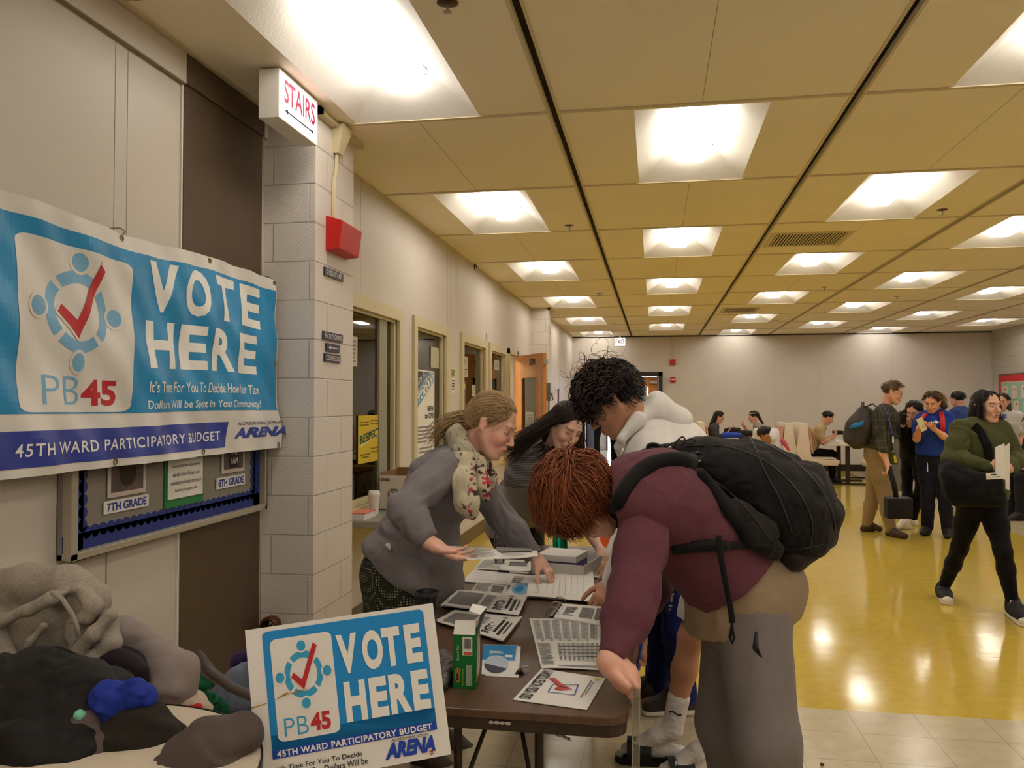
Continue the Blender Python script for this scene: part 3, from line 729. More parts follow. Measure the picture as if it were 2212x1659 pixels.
def rib_mat(name, a, c, scale, axis=2, rot=0):
    m = mat(name, a, .85); nt = m.node_tree; L = nt.links; b = nt.nodes['Principled BSDF']
    tc = nt.nodes.new('ShaderNodeTexCoord'); mp = nt.nodes.new('ShaderNodeMapping'); mp.inputs['Rotation'].default_value = (0, rot, 0); L.new(tc.outputs['Object'], mp.inputs[0])
    wv = nt.nodes.new('ShaderNodeTexWave'); wv.bands_direction = 'XYZ'[axis]; wv.inputs['Scale'].default_value = scale; wv.inputs['Distortion'].default_value = 1.5; wv.inputs['Detail'].default_value = 1; L.new(mp.outputs[0], wv.inputs[0])
    mx = nt.nodes.new('ShaderNodeMix'); mx.data_type = 'RGBA'; mx.inputs[6].default_value = (*lin(a), 1); mx.inputs[7].default_value = (*lin(c), 1)
    r = nt.nodes.new('ShaderNodeMapRange'); r.inputs[1].default_value = .42; r.inputs[2].default_value = .58; L.new(wv.outputs[1], r.inputs[0]); L.new(r.outputs[0], mx.inputs[0]); L.new(mx.outputs[2], b.inputs['Base Color']); return m
def ground(v): return (v[0], v[1], 0)
SHOE = mat('shoe_dark', (30, 24, 22), .6); SOLE = mat('shoe_sole', (214, 208, 196), .6)

# ---- woman in the grey cardigan
def blonde():
    J = dict(neck=A(1003, 985, 3.2), chest=A(958, 1045, 3.2), waist=A(905, 1140, 3.2), pelvis=A(868, 1235, 3.2),
             shR=A(962, 1015, 3.02), shL=A(1000, 1000, 3.38), elR=A(872, 1098, 2.83), wrR=A(928, 1172, 2.8), elL=A(1082, 1118, 3.46), wrL=A(1160, 1208, 3.45),
             hipR=A(862, 1255, 3.1), hipL=A(880, 1250, 3.32), knR=A(880, 1450, 3.15), knL=A(930, 1440, 3.4), anR=A(905, 1625, 3.33), anL=A(955, 1590, 3.52))
    t = thing('person', 'blonde woman in grey cardigan and floral scarf bending over the table with a newsletter', 'person', ground(J['pelvis']))
    h = Head(A(1061, 918, 3.18), (.86, -.12, -.46), (.46, 0, .88), 1.0, True)
    P = torso(J, -.03)+arm(J, 'R', -.006)+arm(J, 'L', -.006)+h.neck(J['neck'], .05)+leg(J, 'R', -.015)+leg(J, 'L', -.015)
    P += foot(J['anR'], J['anR']+V(.14, .02, -.075))+foot(J['anL'], J['anL']+V(.14, .02, -.075))
    P += hand(J['wrR'], A(992, 1205, 2.82)-J['wrR'], (.3, -.2, .9), (.3, -.9, .3), (.3, .3, .35, .4), 1.0, .7)
    P += hand(J['wrL'], A(1195, 1243, 3.42)-J['wrL'], (-.2, 0, -1), (0, -1, 0), (.45, .6, .75, .8), 1.0, .6)
    body(t, P, h, (234, 182, 160), .0048, face=dict(lip=(196, 106, 100), brow=(150, 116, 84), shut=.55, blush=.45))
    box_ = mat('mouth_dark', (70, 24, 22), .6)
    MB().ball(h.p(.092, 0, -.0625), (.0155, .012, .0045), fr=h.fr).build('mouth', box_, t, smooth=True)
    wool = cloth('grey_knit', (126, 120, 122), bump=.0008, bscale=420, var=.05, vscale=60)
    fl = [(.005, (5, 5, 13), None, 4)]
    hem = [C(J['waist'], A(872, 1225, 3.2), .125, .155, .05, (V(0, 1, 0), 1.15)), C(A(872, 1225, 3.2), A(905, 1300, 3.2), .155, .14, .05, (V(0, 1, 0), 1.1)), C(A(850, 1190, 3.15), A(818, 1180, 3.15), .07, .05, .06, (V(0, 1, 0), 2.)), C(A(930, 1120, 3.2), A(965, 1250, 3.2), .07, .07, .08, (V(0, 1, 0), 1.6))]
    nd = nrm(J['pelvis']-J['chest'])
    solid('cardigan', torso(J, .018)+hem, wool, t, .006, cuts=[(A(875, 1236, 3.2), V(-.60, 0, -.79))], folds=[(.009, (3, 5, 12), frame(nd), 14), (.003, (20, 20, 20), None, 8)])
    for k in 'RL':
        d = nrm(J['wr'+k]-J['el'+k]); solid('sleeve', arm(J, k, .017, end=.97, cuff=.016), wool, t, .005, cuts=[(lerp(J['el'+k], J['wr'+k], .93), d)], folds=[(.007, (22, 22, 7), frame(nrm(J['el'+k]-J['sh'+k])), 21)])
    # skirt to the shins
    sk = dots_mat('dotted_skirt', (44, 46, 34), (168, 170, 128), 95, .3)
    solid('skirt', [C(lerp(J['waist'], J['pelvis'], .7), J['pelvis'], .135, .15, .05, (V(0, 1, 0), 1.2)), C(J['pelvis'], A(885, 1420, 3.25), .145, .18, .05, (V(0, 1, 0), 1.2)), C(A(885, 1420, 3.25), A(905, 1590, 3.35), .18, .2, .05, (V(0, 1, 0), 1.15))], sk, t, .007, cuts=[(V(0, 0, .3), V(0, 0, -1))], folds=[(.012, (9, 9, 1.2), None, 5)])
    solid('white_shirt_tail', [C(A(838, 1178, 2.99), A(843, 1186, 2.985), .010, .005, .02)], WHITE, t, .004)
    # scarf, cream with dark and pink flowers
    def sc(v):
        c = np.tile(lin((206, 196, 168)), (len(v), 1)); n = vnoise(v*70, 3)+.5*vnoise(v*140, 4); low = v[:, 0] > A(1018, 1000, 3.0)[0]
        c[(n > .62)] = lin((104, 86, 72)); c[(n > .3) & low] = lin((70, 52, 52)); m = (vnoise(v*60+7, 9) > .3) & low & (v[:, 2] < A(1000, 1010, 3.)[2]); c[m] = lin((196, 62, 84))
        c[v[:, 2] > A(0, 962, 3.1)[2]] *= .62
        return c
    sm = mat('scarf_cloth', (200, 190, 170), .9, attr='Col')
    S = [C(A(985, 940, 3.1), A(1000, 985, 3.05), .035, .042, .03), C(A(985, 940, 3.1), A(1010, 930, 3.3), .035, .035, .03), C(A(1000, 985, 3.05), A(1035, 1000, 3.1), .04, .03, .03), C(A(1010, 930, 3.3), A(1050, 985, 3.3), .03, .03, .03)]
    solid('scarf', S+chain([A(1003, 985, 3.04), A(1000, 1040, 2.98), A(1008, 1085, 2.97), A(1018, 1105, 2.98)], [.034, .042, .044, .03], .03, (V(0, 1, 0), .8))+chain([A(1030, 1000, 3.1), A(1042, 1050, 3.05), A(1052, 1072, 3.05)], [.03, .034, .02], .02)+chain([A(1045, 985, 3.2), A(1058, 1030, 3.2), A(1060, 1050, 3.2)], [.03, .025, .015], .02),
          sm, t, .0045, folds=[(.007, (34, 34, 4), None, 2)], colf=sc)
    hr = (176, 146, 106)
    scalp(h, (150, 120, 84), t, [E_(h.p(-.075, 0, -.01), (.045, .06, .06), h.fr, .04)], grow=-.001, sub=[ES(h.p(.118, 0, -.06), (.075, .08, .105), h.fr, .01)], groove=.002)
    kn = V(-.105, .015, -.055)
    def reg(u, p): return p[0] < .066 and p[2] > -.045 and not (p[2] < .045 and p[0] > .0 and abs(p[1]) > .03) and not (p[2] < .02 and p[0] > -.02 and abs(p[1]) > .05)
    strands(h, 2300, reg, lambda q, t_, u, sd: (kn-q)/max(.05, np.linalg.norm(kn-q))+V(0, .12*sd[1], .30+.1*sd[2] if t_ < .35 and q[0] > 0 else .05*sd[2]), hr, .0016, 13, .016, (.0005, .007), seed=2, var=.28, parent=t, nside=4, flat=.7, hug=.8, sk=((-.014, 0, .035), (.1, .082, .092)))
    strands(h, 260, lambda u, p: p[0] < -.06 and abs(p[2]+.02) < .03, lambda q, t_, u, sd: V(-.75+.6*t_, .1+.3*sd[1], -.3-.9*t_+.25*sd[2]), hr, .002, 12, .016, (.0, .02), seed=5, nside=4, name='ponytail', parent=t, sk=((-.03, 0, -.03), (.08, .06, .05)))
    strands(h, 7, lambda u, p: abs(p[1]) > .05 and .0 < p[0] < .03 and p[2] > .0, lambda q, t_, u, sd: V(.05+.3*sd[0], .15*sd[1], -1), hr, .001, 11, .013, (.004, .012), seed=8, nside=4, name='loose_hair', parent=t)
    for k, q in (('R', 0), ('L', 1)):
        m = MB(); an = J['an'+k]
        solid('shoe', foot(an, an+V(.15, .02, -.08), 1.05, .004), mat('brown_flat_shoe', (70, 54, 44), .6), t, .006)
    return J
BJ = blonde()

# ---- dark-haired woman behind the table
def brunette():
    J = dict(neck=A(1182, 975, 4.25), chest=A(1160, 1020, 4.32), waist=A(1130, 1075, 4.45), pelvis=A(1112, 1128, 4.6), shR=A(1142, 1000, 4.2), shL=A(1212, 1000, 4.45), elL=A(1248, 1112, 4.5), wrL=A(1300, 1193, 4.15),
             elR=A(1100, 1085, 4.75), wrR=A(1150, 1130, 4.85), hipR=A(1098, 1150, 4.55), hipL=A(1135, 1150, 4.7), knR=A(1120, 1290, 4.5), knL=A(1165, 1290, 4.7), anR=A(1105, 1410, 4.65), anL=A(1160, 1400, 4.8))
    t = thing('person', 'long-haired brunette woman in grey striped top leaning over the table end', 'person', ground(J['pelvis']))
    h = Head(A(1221, 921, 4.12), (.52, -.66, -.5), (.42, -.22, .86), .97, True)
    P = torso(J, -.01, .95)+arm(J, 'R', 0, .9)+arm(J, 'L', -.003, .9)+h.neck(J['neck'], .048)+leg(J, 'R', 0, .95)+leg(J, 'L', 0, .95)+foot(J['anR'], J['anR']+V(.08, -.12, -.07))+foot(J['anL'], J['anL']+V(.08, -.12, -.07))
    P += hand(J['wrL'], A(1322, 1222, 4.05)-J['wrL'], (0, 0, -1), (-1, 0, 0), (.3, .35, .4, .5), .92)+hand(J['wrR'], (.4, 0, -.8), (-1, 0, 0), (0, -1, 0), s=.92)
    body(t, P, h, (226, 180, 156), .0052, face=dict(lip=(176, 84, 84), brow=(66, 44, 34), shut=.7, blush=.25))
    top = rib_mat('striped_grey_top', (140, 136, 134), (74, 68, 66), 38, 2); plain = cloth('grey_top', (150, 147, 142))
    def fm(c): return (c[:, 2] > A(0, 1030, 4.3)[2]).astype(int)
    solid('top', torso(J, .016, .95)+[C(J['waist'], J['pelvis'], .12, .145, .04, (V(.8, .6, 0), 1.25))]+arm(J, 'R', .014, .9, end=.7)+[C(J['shL'], lerp(J['shL'], J['elL'], .8), .062, .052, .04)], [plain, top], t, .0065,
          cuts=[(A(1150, 1118, 4.3), V(.45, -.3, -1))], folds=[(.008, (9, 9, 9), None, 31)], fmatf=fm)
    solid('trousers', leg(J, 'R', .014, .95, .97, .03)+leg(J, 'L', .014, .95, .97, .03)+[C(J['pelvis'], lerp(J['hipR'], J['hipL'], .5), .125, .12, .05, (V(.8, .6, 0), 1.3))], cloth('black_trousers', (22, 20, 22)), t, .008, folds=[(.005, (10, 10, 5), None, 3)])
    for k in 'RL': solid('shoe', foot(J['an'+k], J['an'+k]+V(.085, -.125, -.075), 1.0, .006), SHOE, t, .007)
    hr = (52, 36, 30)
    scalp(h, (34, 22, 18), t, [E_(h.p(-.07, 0, -.05), (.045, .07, .1), h.fr, .04)], grow=.0, sub=[ES(h.p(.118, 0, -.05), (.075, .078, .105), h.fr, .01)])
    dn = np.array([np.dot((0, 0, -1), f) for f in h.fr]); lf = np.array([np.dot(nrm((-.75, -.15, -.6)), f) for f in h.fr])
    def flow(q, t_, u, sd):
        if t_ < .28: return V(-.35, np.sign(u[1])*1.0, -.35+.1*sd[2])+dn*.3
        return (lf if u[1] < .25 else dn)*1.2+.22*sd+V(-.25 if q[0] > .0 else 0, 0, 0)
    strands(h, 1500, lambda u, p: p[2] > .0 and p[0] < .07 and not (p[0] > .03 and p[2] < .05), flow, hr, .0020, 26, .016, (.001, .009), nside=4, seed=4, parent=t, flat=.45, hug=.3)
brunette()

# ---- boy in the white hoodie
def hoodie_boy():
    J = dict(neck=A(1392, 945, 3.3), chest=A(1445, 985, 3.35), waist=A(1520, 1060, 3.42), pelvis=A(1572, 1150, 3.5), shL=A(1405, 985, 3.12), shR=A(1405, 970, 3.5), elL=A(1382, 1140, 3.02), wrL=A(1322, 1262, 3.1),
             elR=A(1372, 1110, 3.68), wrR=A(1326, 1205, 3.55), hipL=A(1575, 1190, 3.36), hipR=A(1558, 1180, 3.58), knL=A(1575, 1400, 3.3), knR=A(1492, 1378, 3.52), anL=A(1545, 1600, 3.38), anR=A(1452, 1575, 3.5))
    t = thing('person', 'curly-haired boy in white hoodie, light shorts and white socks over the table', 'person', ground(J['pelvis']))
    h = Head(A(1322, 868, 3.2), (-.74, -.1, -.66), (-.6, 0, .8), 1.06)
    P = torso(J, -.01)+arm(J, 'R')+arm(J, 'L')+h.neck(J['neck'], .056)+leg(J, 'R', -.004)+leg(J, 'L', -.004)
    P += hand(J['wrL'], A(1302, 1290, 3.05)-J['wrL'], (-.5, 0, -1), (0, 1, 0), (1.1, 1.15, 1.2, 1.2), 1.02, .8)+hand(J['wrR'], A(1308, 1240, 3.45)-J['wrR'], (-.5, 0, -1), (0, -1, 0), (.6, .7, .8, .9), 1.02, .6)
    body(t, P, h, (192, 140, 112), .0052, face=dict(lip=(150, 88, 78), brow=(34, 24, 20), shut=.8, stubble=.1))
    wh = cloth('white_fleece', (226, 222, 218), bump=.0005)
    nd = nrm(J['pelvis']-J['chest'])
    hood = [C(A(1372, 905, 3.2), A(1420, 880, 3.28), .03, .05, .05), C(A(1420, 882, 3.3), A(1462, 905, 3.34), .052, .055, .04, (V(0, 1, 0), 1.7)), C(A(1345, 945, 3.12), A(1378, 905, 3.15), .018, .03, .03), C(A(1462, 915, 3.35), A(1440, 950, 3.35), .05, .05, .05, (V(0, 1, 0), 1.7)),
            C(A(1350, 955, 3.3), A(1375, 905, 3.38), .02, .03, .03), C(A(1338, 965, 3.15), A(1352, 985, 3.2), .02, .03, .04)]
    body_ = torso(J, .035, 1.02)+[C(J['waist'], J['pelvis'], .14, .15, .05, (V(0, 1, 0), 1.3))]
    solid('hoodie', body_, wh, t, .007, cuts=[(lerp(J['pelvis'], J['waist'], -.35), nd)], folds=[(.007, (4, 8, 8), frame(nd), 41)])
    solid('hood', hood, wh, t, .005, folds=[(.007, (12, 12, 12), None, 55, False)])
    for k in 'RL': solid('sleeve', arm(J, k, .026, end=.93, cuff=.022), wh, t, .006, folds=[(.008, (14, 14, 5), frame(J['wr'+k]-J['el'+k]), 44)])
    m = MB(); m.tube([A(1346, 968, 3.05), A(1344, 976, 3.05), A(1338, 985, 3.06)], .004, 6); m.build('drawstring', wh, t, smooth=True)
    hp = lerp(J['hipL'], J['hipR'], .5)
    solid('shorts', [C(J['pelvis'], hp, .13, .13, .05, (V(0, 1, 0), 1.3))]+[C(J['hip'+k], lerp(J['hip'+k], J['kn'+k], .86), .108, .088, .04) for k in 'LR'], cloth('light_shorts', (204, 200, 194)), t, .007, cuts=[(lerp(J['hipR'], J['knR'], .82), V(-.25, 0, -1))], folds=[(.006, (9, 9, 4), None, 6)])
    # bracelets
    m = MB(); w = J['wrL']; d = nrm(A(1302, 1290, 3.05)-w); x, y, z = frame(d)
    for a in range(18):
        b = a/18*2*math.pi; m.ball(w+d*.004+(x*math.cos(b)+y*math.sin(b))*.031, .0052, 6, 4)
    m.build('bracelet', mat('gold', (190, 140, 60), .3, metal=1), t, smooth=True)
    m = MB(); w = J['wrR']; d = nrm(A(1308, 1240, 3.45)-w); x, y, z = frame(d)
    m.tube([w+d*.006+(x*math.cos(b)+y*math.sin(b))*.030 for b in np.linspace(0, 2*math.pi, 20)], .0035, 6); m.build('bracelet', BLACKT, t)
    sock = cloth('white_sock', (222, 214, 208), bump=.0008, bscale=300)
    tR = at(1352, 1606, Y=3.5); tL = J['anL']+V(-.2, -.06, -.07)
    for k, an, toe in (('R', J['anR'], tR), ('L', J['anL'], tL)):
        toe = np.array(toe); an = np.array(an); an = V(an[0], an[1], max(an[2], .1)); toe[2] = .05; kn = J['kn'+k]; top = lerp(an, kn, .33)
        s = solid('sock', [C(top, an, .047, .042, .02)]+foot(an, toe, .92, .002), sock, t, .0045, folds=[(.0025, (30, 30, 40), None, 5)])
        m = MB(); d = nrm((toe-an)*V(1, 1, 0)); lat = V(-d[1], d[0], 0); hl = V(an[0], an[1], 0)-d*.06; tp = V(toe[0], toe[1], 0)+d*.045; L_ = np.linalg.norm(tp-hl)
        pr = [(0, .03), (.03, .042), (.45*L_, .045), (.75*L_, .053), (.92*L_, .045), (L_, .02)]
        poly = [(a, b) for a, b in pr]+[(a, -b) for a, b in reversed(pr)]
        m.prism(poly, hl+V(0, 0, .0), d, lat, .0, .028); so = m.build('slide_sole', BLACKT, t, bevel=.006, smooth='auto')
        c = hl+d*L_*.66; st = []
        for i in range(9):
            a = math.pi*i/8; st.append(c+lat*.056*math.cos(a)+V(0, 0, .02+.078*math.sin(a)))
        m = MB(); W = d*.05
        for i in range(8): m.add([st[i]-W, st[i]+W, st[i+1]+W, st[i+1]-W, st[i]-W+V(0, 0, .004), st[i]+W+V(0, 0, .004), st[i+1]+W+V(0, 0, .004), st[i+1]-W+V(0, 0, .004)], [(0,1,2,3),(4,5,6,7),(0,1,5,4),(2,3,7,6),(1,2,6,5),(3,0,4,7)])
        m.build('slide_strap', BLACKT, t)
        i = 6 if st[6][1] < st[2][1] else 2; a_, b_ = st[i], st[i+1]
        if a_[2] > b_[2]: a_, b_ = b_, a_
        n = nrm(np.cross(-d, b_-a_)); text('NIKE', (a_+b_)/2+d*.03+n*.006-(b_-a_)*.3, -d*.055, (b_-a_)*.75, LETW, t, bold=.03, shear=.2, lift=.002)
        if k == 'R':
            q = lerp(an, kn, .22)+V(-.03, -.04, 0); text('~', q+V(0, -.012, 0), V(.05, .0, -.012), V(0, 0, .014), BLACKT, t, lift=.001, name='sock_mark')
    hr = (46, 32, 26)
    scalp(h, (30, 21, 17), t, [E_(h.p(.01, 0, .09), (.08, .08, .045), h.fr, .03), E_(h.p(.07, 0, .065), (.035, .06, .04), h.fr, .03), E_(h.p(-.05, 0, .04), (.085, .085, .085), h.fr, .03)], grow=.004, sub=[ES(h.p(.112, 0, -.06), (.07, .08, .085), h.fr, .015)]+[ES(h.p(.0, q*.1, -.03), (.03, .03, .04), h.fr, .01) for q in (-1, 1)], groove=.006, gdir=(22, 22, 22))
    def flow(q, t_, u, sd): return V(.1 if q[0] > .06 else .7, .3*sd[1]+.2*u[1], -.15-.7*t_)+.35*sd
    strands(h, 760, lambda u, p: p[2] > .03 and p[0] > -.08 and not (p[0] > .03 and p[2] < .075) and not (abs(p[1]) > .055 and p[2] < .05), flow, hr, .0027, 16, .008, (.006, .026), nside=4, curl=.0105, cfreq=15, seed=9, var=.5, parent=t, name='curls', sk=((-.01, 0, .045), (.1, .082, .095)))
    strands(h, 1100, lambda u, p: p[0] < .02 and p[2] > -.05 and not (abs(p[1]) > .06 and p[0] > -.02 and p[2] < 0), lambda q, t_, u, sd: V(-.2, .2*sd[1], -1)+.3*sd, (34, 25, 22), .0019, 4, .0075, (.001, .004), nside=4, seed=10, parent=t, name='short_hair', sk=((-.035, 0, .04), (.108, .094, .102)))
    strands(h, 36, lambda u, p: p[2] > .10, lambda q, t_, u, sd: V(-.1, .2*sd[1], .25-.9*t_)+.4*sd, (84, 56, 38), .0011, 26, .007, (.03, .05), curl=.013, cfreq=12, seed=12, parent=t, name='stray_curls')
    return J
HJ = hoodie_boy()

# ---- red-haired boy in the maroon sweatshirt
def red_boy():
    J = dict(neck=A(1350, 1050, 2.55), chest=A(1415, 1080, 2.58), waist=A(1525, 1155, 2.65), pelvis=A(1604, 1270, 2.7), shL=A(1392, 1110, 2.42), shR=A(1385, 1085, 2.82), elL=A(1372, 1275, 2.24), wrL=A(1318, 1430, 2.08),
             elR=A(1420, 1240, 2.95), wrR=A(1372, 1362, 2.72), hipL=A(1628, 1330, 2.58), hipR=A(1590, 1330, 2.84), knL=A(1655, 1600, 2.5), knR=A(1570, 1560, 2.82), anL=A(1700, 1880, 2.55), anR=A(1612, 1800, 2.85))
    J['anL'] = V(J['anL'][0], J['anL'][1], .1); J['anR'] = V(J['anR'][0], J['anR'][1], .1)
    t = thing('person', 'red-haired boy in maroon sweatshirt and grey sweatpants bowed over the near table corner', 'person', ground(J['pelvis']))
    h = Head(A(1256, 1079, 2.5), (-.3, .22, -.92), (-.86, -.18, .30), 1.04)
    P = torso(J, -.01)+arm(J, 'R')+arm(J, 'L')+h.neck(J['neck'], .056)+leg(J, 'R')+leg(J, 'L')+foot(J['anL'], J['anL']+V(-.16, -.03, -.07))+foot(J['anR'], J['anR']+V(-.16, -.03, -.07))
    Yv = V(0, 1, 0)
    P += [C(J['wrL'], A(1350, 1462, 2.10), .029, .033, .03, (Yv, 1.25)), C(A(1350, 1462, 2.10), A(1362, 1478, 2.10), .032, .025, .02, (Yv, 1.45))]
    for i, dy in enumerate((-.036, -.012, .012, .035)):
        a, b, c, e = A(1360, 1468-i, 2.10+dy), A(1373, 1482-i, 2.10+dy), A(1374, 1499-2*i, 2.10+dy), A(1364, 1507-2*i, 2.10+dy*.9); P += [C(a, b, .0115, .0105, .006), C(b, c, .0105, .0095, .003), C(c, e, .0095, .0085, .003)]
    P += [C(A(1322, 1452, 2.06), A(1340, 1468, 2.025), .016, .0125, .014), C(A(1340, 1468, 2.025), A(1356, 1481, 2.02), .0122, .010, .003)]
    P += hand(J['wrR'], (.05, -.05, -1), (-.3, -1, .1), (-1, 0, 0), (.35, .5, .75, .9), 1.04, .7)
    body(t, P, h, (222, 168, 148), .0045, face=dict(lip=(180, 110, 100), brow=(150, 90, 50), shut=.8, blush=.3))
    mar = cloth('maroon_fleece', (98, 56, 66), bump=.0007, bscale=380, var=.07, vscale=90)
    nd = nrm(J['waist']-J['chest'])
    SW = solid('sweatshirt', torso(J, .03, 1.03)+[C(J['waist'], lerp(J['waist'], J['pelvis'], .8), .145, .16, .05, (V(0, 1, 0), 1.25)), C(A(1450, 1110, 2.6), A(1500, 1195, 2.62), .12, .105, .06, (V(0, 1, 0), 1.3)), C(A(1500, 1195, 2.62), A(1575, 1262, 2.64), .105, .12, .06, (V(0, 1, 0), 1.3)), C(A(1322, 1045, 2.55), A(1350, 1048, 2.56), .058, .07, .03)], mar, t, .006,
          cuts=[(A(1590, 1268, 2.6), nrm(V(.62, 0, -.78))), (A(1322, 1030, 2.5), V(-1, 0, -.25))], folds=[(.009, (3, 7, 9), frame(nd), 61), (.003, (16, 16, 16), None, 66)])
    SL = [solid('sleeve', arm(J, k, .024, 1.0, end=.99, cuff=.012), mar, t, .0055, cuts=[(lerp(J['el'+k], J['wr'+k], .97), nrm(J['wr'+k]-J['el'+k]))], folds=[(.010, (10, 10, 7), frame(J['el'+k]-J['sh'+k]), 63)]) for k in 'LR']
    tee = cloth('khaki_tshirt', (150, 130, 106))
    solid('tshirt', [C(A(1550, 1230, 2.66), A(1612, 1285, 2.68), .125, .16, .05, (V(0, 1, 0), 1.25)), C(J['pelvis'], A(1590, 1350, 2.7), .158, .16, .05, (V(0, 1, 0), 1.25)), C(A(1620, 1260, 2.68), A(1665, 1260, 2.7), .13, .105, .05, (V(0, 1, 0), 1.3)), C(A(1555, 1305, 2.66), A(1600, 1315, 2.68), .085, .11, .05, (V(0, 1, 0), 1.4))], tee, t, .006, cuts=[(A(1600, 1374, 2.55), nrm(V(.2, 0, -1)))], folds=[(.004, (14, 14, 5), None, 71)])
    pan = cloth('grey_sweatpants', (122, 114, 112), bump=.0004)
    J2 = dict(J)
    for k in 'LR': J2['an'+k] = J['an'+k]
    solid('sweatpants', [C(J['pelvis'], lerp(J['hipL'], J['hipR'], .5), .14, .14, .05, (V(0, 1, 0), 1.25))]+[q for k in 'LR' for q in (C(J['hip'+k], J['kn'+k], .112, .098, .05), C(J['kn'+k], J['an'+k], .095, .085, .04))], pan, t, .007, cuts=[(V(0, 0, .06), V(0, 0, -1))], folds=[(.009, (7, 7, 1.6), None, 73)])
    m = MB(); m.tube([A(1634, 1365, 2.46), A(1632, 1400, 2.455), A(1645, 1420, 2.45)], [.004, .009, .003], 8); m.build('pocket', BLACKT, t, smooth=True)
    for k in 'LR': solid('shoe', foot(J['an'+k], J['an'+k]+V(-.17, -.03, -.065), 1.1, .012), SHOE, t, .007)
    hr = (126, 66, 38)
    scalp(h, (112, 58, 34), t, [E_(h.p(.06, 0, .085), (.06, .075, .045), h.fr, .03), E_(h.p(-.03, 0, .03), (.1, .09, .1), h.fr, .03)], grow=.004, sub=[ES(h.p(.115, 0, -.075), (.07, .08, .095), h.fr, .015)]+[ES(h.p(.008, q*.095, -.025), (.028, .022, .03), h.fr, .01) for q in (-1, 1)], groove=.007, gdir=(12, 30, 18))
    def flow(q, t_, u, sd):
        if q[2] > .055: return V(1, .08*np.sign(q[1])+.3*sd[1], -.2)+.25*sd
        return V(.55, .1*sd[1], -.8)+.28*sd
    strands(h, 3600, lambda u, p: p[2] > -.05 and not (p[0] > .045 and p[2] < .05) and not (abs(p[1]) > .05 and -.02 < p[0] < .05 and p[2] < .015), flow, hr, .0021, 12, .0100, (.002, .022), curl=.002, cfreq=3.5, seed=14, var=.32, parent=t, name='locks', nside=4, flat=.6, taper=.2, hug=.82, sk=((-.018, 0, .036), (.112, .092, .103)), tip=(142, 78, 44))
    strands(h, 1500, lambda u, p: p[2] > -.05 and p[0] < .05 and not (abs(p[1]) > .055 and p[0] > -.02 and p[2] < .02), lambda q, t_, u, sd: V(.6 if q[2] > .06 else -.1, .5*q[1]/.09, -.1 if q[2] > .06 else -.8)+.3*sd, (118, 60, 34), .0022, 7, .0095, (.001, .008), seed=15, var=.3, parent=t, name='crown_locks', nside=4, flat=.6, hug=.9, sk=((-.022, 0, .034), (.113, .093, .104)))
    m = MB()
    for q in (-1, 1):
        c = h.p(.098, q*.031, .004); m.tube([c+h.y*.024*math.cos(a)+h.z*.018*math.sin(a) for a in np.linspace(0, 2*math.pi, 17)], .002, 6)
        m.tube([h.p(.097, q*.054, .008), h.p(.06, q*.076, .01), h.p(-.01, q*.084, .008)], .003, 6)
    m.build('glasses', BLACKT, t, smooth=True)
    return J, t, [SW]+SL
RJ, RT, RCL = red_boy()
